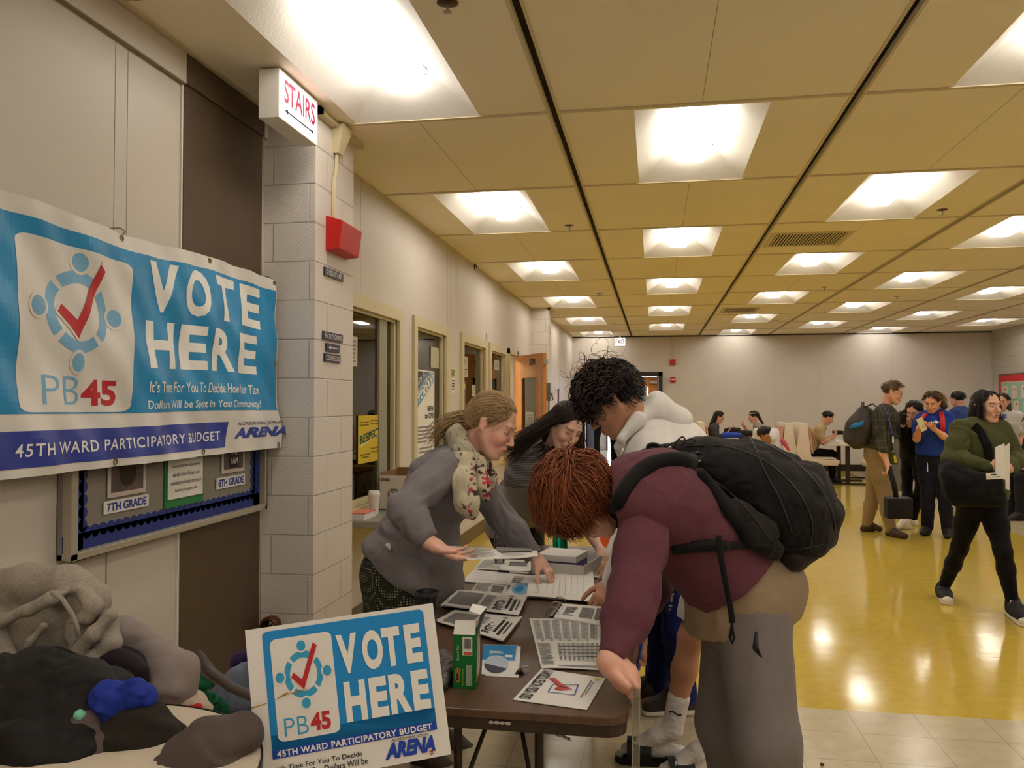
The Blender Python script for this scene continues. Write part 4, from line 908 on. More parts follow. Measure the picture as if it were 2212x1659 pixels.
# ------------------------------------------------------------------ printed matter helpers
INK = mat('ink_black', (34, 32, 34), .7); INKG = mat('ink_grey', (128, 126, 126), .7); SKYB = mat('print_sky_blue', (24, 132, 196), .45); PALEB = mat('print_pale_blue', (120, 176, 214), .45)
CYAN = mat('print_cyan', (52, 160, 206), .45); REDP = mat('print_red', (188, 38, 46), .45); NAVP = mat('print_navy', (46, 66, 158), .45); PAPER = mat('paper_white', (226, 222, 216), .75)
PHOTOG = mat('print_photo_grey', (120, 116, 112), .7, var=.35, vscale=60)
class Sheet:
    """a patch of printed matter: u along the reading direction, v up; bends with warp"""
    def __init__(s, a, b, c, d): s.q = [np.array(p, float) for p in (a, b, c, d)]      # bottom-left, bottom-right, top-right, top-left
    def p(s, u, v, lift=0.):
        a, b, c, d = s.q; n = nrm(np.cross(b-a, d-a)); return a*(1-u)*(1-v)+b*u*(1-v)+c*u*v+d*(1-u)*v+n*lift
    def rects(s, name, rs, m, parent, lift=.0012, warp=None, step=None):
        mb = MB()
        for u0, v0, u1, v1 in rs: mb.quad(s.p(u0, v0, lift), s.p(u1, v0, lift), s.p(u1, v1, lift), s.p(u0, v1, lift))
        me = bpy.data.meshes.new(name); me.from_pydata(mb.v, [], mb.f); me.materials.append(m)
        if step: dice(me, step)
        if warp:
            for q in me.vertices: q.co = Vector(warp(np.array(q.co)))
        return link(name, me, parent)
    def poly(s, name, polys, m, parent, lift=.0012, warp=None, step=None):
        mb = MB()
        for pl in polys: mb.add([s.p(u, v, lift) for u, v in pl], [tuple(range(len(pl)))])
        me = bpy.data.meshes.new(name); me.from_pydata(mb.v, [], mb.f); me.materials.append(m)
        if step: dice(me, step)
        if warp:
            for q in me.vertices: q.co = Vector(warp(np.array(q.co)))
        return link(name, me, parent)
    def text(s, t, u0, v0, u1, v1, m, parent, **k):
        o = s.p(u0, v0); return text(t, o, s.p(u1, v0)-o, s.p(u0, v1)-o, m, parent, **k)
    def slab(s, name, m, parent=None, th=.0015, n=12, wave=0., label=None, seed=0, curl=0.):
        mb = MB(); N = n; g = []
        for lf in (0, -th):
            for j in range(N+1):
                for i in range(N+1):
                    u, v = i/N, j/N; g.append(s.p(u, v, lf+wave*math.sin(u*5+seed)*math.cos(v*4+seed)+curl*(max(0, abs(u-.5)-.3)+max(0, abs(v-.5)-.35))))
        K = (N+1)**2; fs = []
        for j in range(N):
            for i in range(N):
                a = j*(N+1)+i; fs += [(a, a+1, a+N+2, a+N+1), (K+a, K+a+N+1, K+a+N+2, K+a+1)]
        for i in range(N):
            for a, b in ((i, i+1), (N*(N+1)+i+1, N*(N+1)+i), ((i+1)*(N+1), i*(N+1)), (i*(N+1)+N, (i+1)*(N+1)+N)): fs.append((a, K+a, K+b, b))
        mb.add(g, fs); return mb.build(name, m, parent, smooth='auto', label=label)
def circ(cx, cy, r, ry=None, n=28, a0=0, a1=360): return [(cx+r*math.cos(math.radians(a0+(a1-a0)*k/n)), cy+(ry or r)*math.sin(math.radians(a0+(a1-a0)*k/n))) for k in range(n+(a1-a0 < 360))]
def emblem(sh, cx, cy, R, RY, parent, ring, white, l0=.0016, dl=.0006, **k):
    N = lambda pl: [(cx+x*R, cy+y*RY) for x, y in pl]
    arcs = []
    for q in range(4):
        a0 = 45+90*q+4.5; a1 = 135+90*q-4.5
        for j in range(10):
            s0 = a0+(a1-a0)*j/10; s1 = a0+(a1-a0)*(j+1)/10; c = lambda a, r: (r*math.cos(math.radians(a)), r*math.sin(math.radians(a)))
            arcs.append(N([c(s0, .58), c(s0, .82), c(s1, .82), c(s1, .58)]))
    sh.poly('logo_ring_print', arcs, ring, parent, l0, **k)
    hd = [(0, 1), (-1, 0), (0, -1), (1, 0)]
    ck = [(-.42, .11), (-.53, -.05), (-.04, -.53), (.67, .94), (.51, 1.06), (-.08, -.17)]
    cm = [(-.05, -.07)]
    big = [(x+(x-.05)*.10, y+(y-.1)*.10) for x, y in ck]
    sh.poly('logo_white', [N(circ(x, y, .25)) for x, y in hd], white, parent, l0+dl, **k)
    sh.poly('logo_print', [N(circ(x, y, .185)) for x, y in hd], ring, parent, l0+2*dl, **k)
    sh.poly('check_outline', [N([big[0], big[1], big[2], big[5]]), N([big[5], big[2], big[3], big[4]])], white, parent, l0+2*dl, **k)
    sh.poly('check_mark', [N([ck[0], ck[1], ck[2], ck[5]]), N([ck[5], ck[2], ck[3], ck[4]])], REDP, parent, l0+3*dl, **k)
def star(cx, cy, r, ry, n=6):
    return [(cx+(r if k % 2 == 0 else r*.5)*math.sin(math.pi*k/n), cy+(ry if k % 2 == 0 else ry*.5)*math.cos(math.pi*k/n)) for k in range(2*n)]

# ------------------------------------------------------------------ the big vinyl banner on the left wall
def banner():
    BX = -1.935
    Bp = lambda x, y: at(x, y, X=BX)
    vinyl = mat('banner_vinyl', (222, 218, 212), .32, bump=.0004, bscale=35)
    t = thing('banner', 'large blue and white vinyl VOTE HERE banner hung on the left wall by its grommets', 'banner', (BX, 3., 1.7))
    Y0, Y1 = 1.92, 3.93
    def warp(p):
        y, z = p[1], p[2]; u = (y-Y0)/(Y1-Y0); v = (z-1.27)/(.85)
        b = .008*math.sin(y*9+z*5)+.006*math.sin(y*23-z*7+1)+.005*math.sin(z*17+y*4)+.0035*math.sin(y*31+z*27)
        sag = .014*math.sin((u*3.3)*math.pi)*(1-abs(2*v-1))
        rr = max(0, u-.86)/.14; k = max(0, 1-v)
        return V(p[0]+b+.03*rr*k+.01*k, y+.045*rr*k*(1), z+.010*math.sin(u*9.5+.8)*v+sag*.0)
    sh = Sheet(V(BX, Y0, 1.268), V(BX, Y1, 1.268), V(BX, Y1, 2.135), V(BX, Y0, 2.135))
    N = 110; M = 48; vs = []; fs = []
    for lf in (0, -.0012):
        for j in range(M+1):
            for i in range(N+1): vs.append(warp(sh.p(i/N, j/M, lf)))
    K = (N+1)*(M+1)
    for j in range(M):
        for i in range(N): a = j*(N+1)+i; fs += [(a, a+1, a+N+2, a+N+1), (K+a, K+a+N+1, K+a+N+2, K+a+1)]
    for i in range(N): fs += [(i, K+i, K+i+1, i+1), (M*(N+1)+i, M*(N+1)+i+1, K+M*(N+1)+i+1, K+M*(N+1)+i)]
    for j in range(M): fs += [(j*(N+1), (j+1)*(N+1), K+(j+1)*(N+1), K+j*(N+1)), (j*(N+1)+N, K+j*(N+1)+N, K+(j+1)*(N+1)+N, (j+1)*(N+1)+N)]
    MB().add(vs, fs).build('sheet', vinyl, t, smooth='auto')
    def U(x, y): q = Bp(x, y); return (q[1]-Y0)/(Y1-Y0), (q[2]-1.268)/.867
    k = dict(warp=warp, step=.0185)
    u1, v1 = U(580, 612); u2, v2 = U(592, 885); u0, v0 = U(0, 912)
    ub = (u1+u2)/2
    BLU = mat('banner_blue', (36, 140, 196), .32); sh.rects('blue_field', [(.055, v2, ub, .935)], BLU, t, .0014, **k)
    NB = mat('banner_navy', (58, 72, 158), .32); un, vn = U(484, 912); un2, vn2 = U(484, 966); sh.rects('navy_band', [(.055, vn2, un, vn)], NB, t, .0014, **k)
    bl = U(31, 885); br = U(272, 888); tl = U(37, 490); tr = U(287, 545); ww = (br[0]+tr[0])/2-(bl[0]+tl[0])/2; x0 = (bl[0]+tl[0])/2; y0 = br[1]; hh = .875-y0
    sh.poly('logo_panel', [rrect(ww, hh, .028, 6, x0, y0)], vinyl, t, .0024, **k)
    cx = x0+ww*.49; cy = y0+hh*.61; R = ww*.325; emblem(sh, cx, cy, R, R*2.01/.867*.95, t, mat('banner_pale_blue', (122, 176, 214), .35), vinyl, .0034, .0007, **k)
    pb = U(82, 868); pe = U(166, 868); pt = U(82, 805)
    sh.text('PB', x0+ww*.2, y0+hh*.045, x0+ww*.53, y0+hh*.215, PALEB, t, bold=-.012, lift=.0034, **k)
    sh.text('45', x0+ww*.55, y0+hh*.04, x0+ww*.835, y0+hh*.205, REDP, t, bold=.035, lift=.0034, **k)
    a = U(322, 672); b = U(562, 708); vt = (U(322, 562)[1]+U(562, 622)[1])/2; vb = (a[1]+b[1])/2
    wq = (b[0]-a[0])
    for i, ch in enumerate('VOTE'): sh.text(ch, a[0]+wq*(.0+i*.262), vb, a[0]+wq*(.205+i*.262), vt, LETW, t, bold=.035, lift=.0026, **k)
    vt = (U(322, 690)[1]+U(550, 726)[1])/2; vb = (U(322, 795)[1]+U(550, 808)[1])/2
    for i, ch in enumerate('HERE'): sh.text(ch, a[0]+wq*(-.01+i*.252), vb, a[0]+wq*(.19+i*.252), vt, LETW, t, bold=.035, lift=.0026, **k)
    e = U(551, 838)[0]; sh.text("It’s Time For You To Decide How Your Tax", a[0]-.005, U(317, 847)[1], e, U(317, 822)[1], LETW, t, bold=.01, lift=.0026, **k)
    sh.text("Dollars Will be Spent in Your Community!", a[0]-.008, U(317, 886)[1]-.004, e+.002, U(317, 862)[1]-.004, LETW, t, bold=.01, lift=.0026, **k)
    s0 = U(26, 965); s1 = U(472, 940); sh.text('45TH WARD PARTICIPATORY BUDGET', s0[0], (vn+vn2)/2-.027, s1[0], (vn+vn2)/2+.020, LETW, t, bold=.015, space=1.15, lift=.0026, **k)
    q0 = U(500, 950); q1 = U(597, 950); top = U(540, 924)[1]; sh.text('ARENA', q0[0], q0[1]+.005, q1[0]-.004, top+.004, NB, t, bold=.05, shear=.3, lift=.0026, **k)
    sh.text('ALDERMAN JOHN', q0[0]+.012, top+.012, q1[0]-.02, top+.034, mat('banner_ink', (60, 58, 90), .4), t, shear=.25, lift=.0026, **k)
    sx = q1[0]-.012; sh.poly('star', [star(sx, q0[1]-.002, .0085, .02)], REDP, t, .0030, **k); sh.text('45', sx-.004, q0[1]-.008, sx+.004, q0[1]+.004, LETW, t, lift=.0040, name='star_number', **k)
    m = MB()
    for x, y in ((268, 501), (454, 566), (586, 600), (594, 785), (612, 963), (443, 978), (247, 998)):
        p = Bp(x, y); p[1] = min(p[1], Y1-.02); p[2] = min(max(p[2], 1.285), 2.118); p = warp(p)
        m = MB(); m.lathe([(.0055, 0), (.006, .003), (.0115, .004), (.0125, .001), (.0125, -.001)], p, (1, 0, 0), 14)
        m.build('grommet', mat('grommet_metal', (140, 126, 96), .35, metal=1), t, smooth='auto')
    for y, z in ((2.725, 2.125), (3.905, 2.125)): MB().tube([(-2.018, y, z+.02), (-1.945, y, z+.02), (-1.925, y, z+.008), (-1.94, y, z-.012)], .0035, 6).build('hook', METAL, t)
banner()
nest(bpy.data.objects['banner'], 'sheet', ('grommet', 'hook'))

# ------------------------------------------------------------------ bulletin board below the banner
def board():
    t = thing('bulletin_board', 'framed grey bulletin board with scalloped blue border half hidden behind the vote banner', 'bulletin board', (-2.02, 3.2, 1.2))
    y0, y1, z0, z1 = 2.51, 3.945, .955, 2.08; x = -2.0
    al = mat('board_frame', (176, 168, 150), .35, metal=.3); m = MB()
    m.box((-2.02, y0, z0), (-1.965, y0+.035, z1)); m.box((-2.02, y1-.02, z0), (-1.965, y1, z1)); m.box((-2.02, y0, z0), (-1.965, y1, z0+.025)); m.box((-2.02, y0, z1-.025), (-1.965, y1, z1)); m.build('frame', al, t, bevel=.003)
    box('backing', (-2.02, y0, z0), (x, y1, z1), mat('board_cloth', (138, 132, 122), .9, bump=.0008, bscale=200), t)
    bl = mat('board_border_blue', (32, 48, 122), .6); m = MB()
    m.box((x, y0+.035, z0+.025), (x+.004, y0+.10, z1-.03)); m.box((x, y0, z0+.025), (x+.004, y1, z0+.085)); m.box((x, y1-.085, z0+.02), (x+.004, y1-.02, z1-.03))
    k = int((y1-y0-.15)/.045)
    for i in range(k):
        yy = y0+.12+i*.045; m.prism(circ(0, 0, .0235, n=12), (x, yy, z0+.083), (0, 1, 0), (0, 0, 1), 0, .004)
    for i in range(20): m.prism(circ(0, 0, .0235, n=12), (x, y0+.098, z0+.11+i*.045), (0, 1, 0), (0, 0, 1), 0, .004); m.prism(circ(0, 0, .0235, n=12), (x, y1-.088, z0+.11+i*.045), (0, 1, 0), (0, 0, 1), 0, .004)
    m.build('border', bl, t)
    X = -1.992
    def card(lbl, y0, y1, z0, z1, s=None, m_=PAPER, name='grade_card', cat='sign', tx=X, ink=NAVP, g=None, bold=.03):
        sh = Sheet(V(tx, y0, z0), V(tx, y1, z0), V(tx, y1, z1), V(tx, y0, z1)); o = sh.slab(name, m_, None, .003, 2); tag(o, lbl, cat, g)
        if s: sh.text(s, .06, .16, .94, .84, ink, o, bold=bold)
        return sh, o
    card('white 7TH GRADE card pinned low on the grey bulletin board', 2.715, 2.985, 1.088, 1.135, '7TH GRADE', g='grade cards')
    card('white 8TH GRADE card pinned near the right end of the grey bulletin board', 3.50, 3.765, 1.098, 1.150, '8TH GRADE', g='grade cards')
    for lbl, a, b, z in (('photograph of a dark round shape above the 7TH GRADE card', 2.735, 2.965, 1.145), ('photograph of an I AM WHO I AM shirt above the 8TH GRADE card', 3.545, 3.76, 1.165)):
        sh, o = card(lbl, a, b, z, z+.30, None, mat('photo_border', (196, 184, 172), .6), 'pinned_photo', 'photograph', g='pinned photographs')
        sh.rects('picture', [(.08, .06, .92, .96)], mat('photo_tone', (92, 78, 74), .5, var=.3, vscale=12), o)
        if a < 3: sh.poly('dark_shape', [rrect(.46, .8, .2, 5, .27, .12)], mat('photo_dark', (26, 18, 16), .5), o, .002)
        else:
            sh.rects('shirt', [(.3, .08, .72, .96)], mat('photo_dark', (0, 0, 0)), o, .002)
            for i, s in enumerate(('I AM', 'WHO', 'I AM')): sh.text(s, .36, .42-.14*i, .66, .52-.14*i, LETW, o, bold=.02, lift=.003)
    card('green card backing the typed paper on the grey bulletin board', 3.095, 3.39, 1.06, 1.42, None, mat('green_card', (40, 122, 66), .6), 'green_card', 'card', tx=X-.002)
    sh, o = card('typed white paper about curiosity on the green card of the bulletin board', 3.11, 3.375, 1.095, 1.42, None, PAPER, 'typed_paper', 'paper', tx=X+.004)
    for i, s in enumerate(('We nurture our curiosity, developing', 'skills for inquiry and research. We', 'know how to learn independently', 'and with others. We learn with', 'enthusiasm and sustain our love of', 'learning throughout life.')):
        w_ = len(s)/36*.46; sh.text(s, .5-w_, .60-i*.105, .5+w_, .655-i*.105, INK, o, lift=.002)
board()
m = MB(); m.tube([(-2.01, 2.13, 1.27), (-2.012, 2.175, 1.25), (-2.012, 2.185, 1.1), (-2.012, 2.17, .98), (-2.012, 2.12, .93)], .003, 6); tag(m.build('wall_cable', BLACKT, smooth=True), 'thin black cable curving down the wall below the banner’s lower edge', 'cable')

# ------------------------------------------------------------------ things on and above the pillar
def plaque(lbl, a, b, s, arrow=False):
    p0 = at(*a, X=-1.728); p1 = at(*b, X=-1.728); y0, y1, z1, z0 = p0[1], p1[1], (p0[2]+p1[2])/2+.022, (p0[2]+p1[2])/2-.022
    sh = Sheet(V(-1.726, y0, z0), V(-1.726, y1, z0), V(-1.726, y1, z1), V(-1.726, y0, z1)); o = sh.slab('wall_plaque', NAVY, None, .008, 2); tag(o, lbl, 'sign', 'small dark plaques on the block pillar')
    if arrow: sh.rects('arrow', [(.2, .45, .85, .55)], LETW, o); sh.poly('arrow_head', [[(.12, .5), (.3, .75), (.3, .25)]], LETW, o)
    else: sh.text(s, .08, .2, .92, .8, LETW, o)
plaque('small dark STUDENT EAST plaque on the block pillar under the red alarm', (701, 593), (741, 593), 'STUDENT EAST')
plaque('small dark FACULTY DINING plaque on the block pillar', (698, 728), (740, 728), 'FACULTY DINING')
plaque('small dark plaque with a white left-pointing arrow on the block pillar', (705, 752), (733, 752), '', True)
plaque('small dark COUNSELORS plaque, lowest on the block pillar', (701, 774), (735, 774), 'COUNSELORS')
t = thing('alarm_box', 'red wedge-shaped fire alarm box on the white block pillar', 'alarm', (-1.735, 4.28, 2.4))
MB().prism([(0, 0), (.075, .01), (.095, .16), (0, .19)], (-1.735, 4.44, 2.315), (1, 0, 0), (0, 0, 1), 0, .30).build('case', RED, t, bevel=.004)
t = thing('conduit', 'pale surface conduit running down the block pillar to the red alarm box', 'conduit', (-1.735, 4.2, 2.8))
m = MB(); m.tube([(-1.722, 4.22, 2.5), (-1.722, 4.22, 2.72), (-1.722, 4.25, 2.78), (-1.722, 4.26, 2.9)], .011, 6); m.build('raceway', FRAMEM, t, smooth='auto')
m = MB(); m.add([(-1.735, 4.23, 2.87), (-1.70, 4.23, 2.87), (-1.70, 4.29, 2.87), (-1.735, 4.29, 2.87), (-1.735, 4.2, 3.02), (-1.66, 4.2, 3.02), (-1.66, 4.34, 3.02), (-1.735, 4.34, 3.02)], [(0,3,2,1),(4,5,6,7),(0,1,5,4),(1,2,6,5),(2,3,7,6),(3,0,4,7)]); m.build('flared_fitting', FRAMEM, t)
def lit_sign(name, lbl, c, u, w_, hgt, dep, s, col, arrow=False, strength=1.4):
    """c = centre of the lit face, u = reading direction"""
    u = nrm(u); z = V(0, 0, 1); n = nrm(np.cross(u, z)); t = thing(name, lbl, 'sign', c)
    MB().box((-w_/2, -hgt/2, -dep), (w_/2, hgt/2, 0), (u, z, n), c).build('case', WHITE, t, bevel=.003)
    fm = mat('sign_face_glow', (255, 240, 246), .4, emit=strength); MB().box((-w_/2+.012, -hgt/2+.012, 0), (w_/2-.012, hgt/2-.012, .002), (u, z, n), c).build('face', fm, t)
    o = np.array(c)-u*w_*.4-z*hgt*(.12 if arrow else .26)+n*.003; text(s, o, u*w_*.8, z*hgt*(.48 if arrow else .56), mat('sign_letter_'+name, col, .5), t, bold=.02)
    if arrow:
        o = np.array(c)-z*hgt*.28+n*.004; mb = MB(); a = w_*.38
        mb.add([o-u*a*.85-z*.004, o+u*a*.85-z*.004, o+u*a*.85+z*.004, o-u*a*.85+z*.004], [(0, 1, 2, 3)]); mb.add([o+u*a, o+u*a*.8+z*.014, o+u*a*.8-z*.014], [(0, 1, 2)]); mb.add([o-u*a, o-u*a*.8-z*.014, o-u*a*.8+z*.014], [(0, 1, 2)]); mb.build('arrow', INK, t)
    MB().box((-.02, hgt/2-.005, -dep*.8), (.02, hgt/2+.06, -dep*.2), (u, z, n), c).build('mount', WHITE, t)
pf0, pf1 = at(585, 215, Z=2.90), at(641, 205, Z=2.90)
lit_sign('stairs_sign', 'glowing white box sign lettered STAIRS with a two-headed arrow under the ceiling', (-1.67, 3.66, 2.905), (-.0, 1, 0), .43, .225, .10, 'STAIRS', (150, 20, 60), True)
lit_sign('exit_sign', 'small glowing white EXIT sign high on the back wall above the doorway', (-.76, 18.5, 2.86), (1, 0, 0), .25, .20, .08, 'EXIT', (70, 20, 70))
# ------------------------------------------------------------------ the folding table
TZ = .74
LAM = mat('table_laminate', (84, 60, 44), .35, var=.28, vscale=3, stretch=(14, 1, 1), detail=6)
TEDGE = mat('table_edge', (52, 38, 30), .4); TLEG = mat('table_leg_brown', (58, 46, 38), .4, metal=.4)
def folding_table(label, x0, x1, y0, y1, top, lamn, leg, legs_y, near=True):
    t = thing('folding_table', label, 'table', ((x0+x1)/2, (y0+y1)/2, 0))
    MB().prism(rrect(x1-x0, y1-y0, .06, 6, x0, y0), (0, 0, 0), (1, 0, 0), (0, 1, 0), top-.02, top).build('top', lamn, t, bevel=.003)
    MB().prism(rrect(x1-x0-.012, y1-y0-.012, .055, 6, x0+.006, y0+.006), (0, 0, 0), (1, 0, 0), (0, 1, 0), top-.05, top-.0202).build('apron', TEDGE, t)
    xm = (x0+x1)/2
    for y, s in legs_y:
        for q in (-1, 1):
            MB().tube([(xm+q*.115, y, top-.052), (xm+q*.115, y, .03)], .0125, 10).build('leg', leg, t, smooth='auto')
        MB().tube([(xm-.26, y, .018), (xm+.26, y, .018)], .0145, 10).build('foot_bar', leg, t, smooth='auto')
        MB().tube([(xm-.115, y, .3), (xm+.115, y, .3)], .008, 8).build('crossbar', leg, t, smooth='auto')
        m = MB(); yb = y+s*.36; m.box((xm-.02, y+s*.02-.01, top-.09), (xm+.02, y+s*.02+.03, top-.05)); m.build('brace_bracket', BLACKT, t)
        for q in (-1, 1): MB().tube([(xm+q*.10, y, .42), (xm+q*.012, y+s*.16, top-.06)], .007, 6).build('brace', leg, t)
    return t
tab = folding_table('long dark brown wood-grain folding table covered in voting papers', -.80, -.065, 2.0, 4.35, TZ, LAM, TLEG, ((2.26, 1), (4.1, -1)))
m = MB()
for i in range(4): m.prism(circ(0, 0, .006+.002*(i % 2), .004, n=9), (-.40+.014*i, 1.9995, TZ-.028), (1, 0, 0), (0, 0, 1), 0, .0012)
m.build('scuff', mat('scuff_pale', (176, 166, 156), .7), tab)
def T(x, y, z=None): return at(x, y, Z=TZ if z is None else z)
def flat(name, lbl, cat, cs, z=.0, th=.0012, m_=PAPER, lines=(), group=None, wave=.0, ink=INKG, rects=None, seed=0, n=8):
    """a sheet on the table from its four photo corners: bottom-left, bottom-right, top-right, top-left as read"""
    sh = Sheet(*[T(x, y, TZ+z+th) for x, y in cs]); o = sh.slab(name, m_, None, th, n, wave, seed=seed); tag(o, lbl, cat, group)
    if len(lines): sh.rects('printed_lines', lines, ink, o, .0006+wave)
    for nm, rs, mm in (rects or []): sh.rects(nm, rs, mm, o, .0012+wave)
    return sh, o
def para(u0, v0, u1, v1, n, seed=0, fill=.5):
    rg = random.Random(seed); h = (v1-v0)/n; return [(u0, v1-(i+1)*h+h*(1-fill)/2, u0+(u1-u0)*(rg.uniform(.8, 1) if i % 5 != 4 else .55), v1-i*h-h*(1-fill)/2) for i in range(n)]
# DID YOU VOTE TODAY? sheet (reads from the left end of the table)
sh, o = flat('vote_sheet', 'white DID YOU VOTE TODAY? sheet with a red check at the near table corner', 'sign', [(1170, 1444), (1108, 1511), (1268, 1533), (1308, 1465)], .0015)
shv = Sheet(T(1108, 1511, TZ+.003), T(1170, 1444, TZ+.003), T(1308, 1465, TZ+.003), T(1268, 1533, TZ+.003))   # u up the left edge, v to the right
shv = Sheet(shv.q[0], shv.q[1], shv.q[2], shv.q[3])
a, b, c_, d = T(1108, 1511, TZ+.003), T(1170, 1444, TZ+.003), T(1308, 1465, TZ+.003), T(1268, 1533, TZ+.003)
rd = Sheet(d, a, b, c_); rd = Sheet(a, b, c_, d)
# the heading runs from the near-left corner to the far-left corner, letter tops pointing left
hd = Sheet(lerp(a, d, .25), lerp(b, c_, .25), lerp(b, c_, .03), lerp(a, d, .03))
text('DID YOU VOTE TODAY?', hd.p(.06, .15, .001), hd.p(.97, .15)-hd.p(.06, .15), hd.p(.06, .92)-hd.p(.06, .15), INK, o, bold=.03, lift=.001)
sq = Sheet(a, d, c_, b)
blu = mat('pen_blue', (50, 92, 160), .6); ZP = lambda x, y, z=.0045: T(x, y, TZ+z)
mb = MB(); pl = [(1194, 1478), (1249, 1479), (1241, 1501), (1184, 1494)]
for i in range(4):
    p, q = ZP(*pl[i]), ZP(*pl[(i+1) % 4]); dd = nrm(q-p); nn = np.cross((0, 0, 1), dd)*.0016; mb.quad(p-nn, q-nn, q+nn, p+nn)
mb.build('drawn_box', blu, o)
MB().add([ZP(1185, 1464, .0055), ZP(1199, 1464, .0055), ZP(1212, 1476, .0055), ZP(1237, 1489, .0055), ZP(1206, 1481, .0055)], [(4, 3, 2, 1, 0)]).add([ZP(1197, 1488, .0055), ZP(1206, 1482, .0055), ZP(1214, 1486, .0055), ZP(1237, 1489, .0055), ZP(1210, 1490, .0055)], [(4, 3, 2, 1, 0)]).build('red_check', REDP, o)
sq.rects('small_print', [(.82, .3, .84, .85), (.86, .4, .875, .8)], INKG, o, .001); sq.rects('yellow_mark', [(.86, .88, .93, .95)], mat('mark_yellow', (214, 190, 60), .6), o, .001)
# the big open newspaper
ln = []
for i in range(8): ln += para(.03+.12*i, .53, .13+.12*i, .95, 22, i, .45)
ln += para(.03, .05, .22, .44, 18, 3, .45)+para(.27, .02, .95, .045, 1)
for i in range(10): ln += para(.30+.065*i, .12, .345+.065*i, .44, 14, i+20, .5)
sh, o = flat('newspaper', 'open printed spread of dense columns and tables under the maroon sleeve', 'newspaper', [(1169, 1443), (1312, 1446), (1318, 1334), (1143, 1336)], .004, lines=ln, wave=.002)
sh.rects('shaded_columns', [(.09+.12*i, .5, .125+.12*i, .96) for i in range(7)]+[(.30, .2+.06*i, .93, .23+.06*i) for i in range(4)], mat('tint_grey', (186, 182, 178), .7), o, .0024)
# blue leaflet behind the pen box
sh, o = flat('leaflet', 'white and blue leaflet with a round picture beside the green pen box', 'leaflet', [(1040, 1456), (1112, 1460), (1118, 1393), (1044, 1392)], .001)
sh.rects('blue_panel', [(.0, .45, .97, .97)], SKYB, o); sh.poly('round_picture', [circ(.42, .32, .36, .28)], mat('picture_pale', (176, 190, 204), .5), o, .0018); sh.poly('dark_band', [circ(.42, .32, .36, .28, n=20, a0=180, a1=330)], mat('picture_navy', (50, 56, 80), .5), o, .0024); sh.rects('print', [(.2, .62, .3, .64), (.2, .67, .6, .69), (.2, .72, .55, .74), (.66, .55, .88, .62)], LETW, o, .0018)
tag(sh.slab('leaflet', PAPER, None, .001, 4), 'white leaflet edge showing under the blue leaflet', 'leaflet').location = (.012, -.01, -.0005)
# binder clip
t = thing('binder_clip', 'small black binder clip lying open beside the blue leaflet', 'clip', T(1125, 1453)); c = T(1123, 1455)
MB().prism([(-.014, 0), (.014, 0), (.003, .013), (-.003, .013)], c+V(0, .01, 0), (1, 0, 0), (0, 0, 1), 0, .024).build('body', BLACKT, t)
for q in (-1, 1): MB().tube([c+V(.006*q, -.004, .012), c+V(.012+.005*q, -.01, .024 if q < 0 else .004), c+V(.024, .002+.006*q, .024 if q < 0 else .003), c+V(.006*q+.003, .008, .012)], .0009, 5).build('handle', METAL, t)
# newsletter stacks
def stack(lbl, cs, n, z0, group, head=None, seed=0):
    t = thing('newspaper_stack', lbl, 'newspapers', T(*cs[0])); rg = random.Random(seed)
    for i in range(n):
        j = [(x+rg.uniform(-3, 3)+i*.3, y+rg.uniform(-2, 2)) for x, y in cs]; sh = Sheet(*[T(x, y, TZ+z0+.003*(i+1)) for x, y in j]); sh.slab('copy', PAPER, t, .0026, 6, .0006, seed=i)
    k = sh
    k.rects('grey_panel', [(.05, .12, .42, .88)], mat('news_grey', (128, 124, 122), .7), t, .0018); k.rects('print', para(.46, .1, .62, .85, 16, 3, .4), INKG, t, .0014)
    hs = Sheet(k.p(.66, .9), k.p(.66, .1), k.p(.80, .1), k.p(.80, .9)); text('BALLOT', k.p(.64, .10, .002), k.p(.64, .66)-k.p(.64, .10), k.p(.74, .10)*-1+k.p(.64, .10) if False else (k.p(.52, .1)-k.p(.64, .1))*-1, INK, t, bold=.05)
    k.rects('headings', [(.79, .2, .83, .8), (.86, .12, .90, .75), (.93, .2, .95, .7)], INK, t, .0016)
    k.poly('drawing', [star(.80, .90, .06, .06, 4)], mat('news_grey', (0, 0, 0)), t, .0016)
    return t
stack('taller stack of folded BALLOT newspapers near the middle of the table’s far-left side', [(951, 1306), (1118, 1326), (1135, 1288), (988, 1274)], 8, 0, None, seed=2)
stack('lower fanned stack of BALLOT newspapers behind the green pen box', [(944, 1340), (1086, 1382), (1126, 1333), (980, 1319)], 5, 0, None, seed=5)
flat('newspaper', 'rumpled newspaper with photos lying between the BALLOT stack and the forms', 'newspaper', [(1018, 1276), (1090, 1287), (1098, 1265), (1030, 1258)], .001, lines=para(.05, .1, .5, .9, 9), rects=[('photo', [(.55, .2, .9, .85)], PHOTOG)])
sh, o = flat('flyer', 'flyer with a blue and white round map half under the held form', 'flyer', [(1090, 1284), (1142, 1290), (1150, 1250), (1108, 1258)], .0015)
sh.poly('round_map', [circ(.6, .5, .45, .42)], PALEB, o, .001); sh.poly('map_patch', [circ(.5, .4, .2, .18)], SKYB, o, .0016)
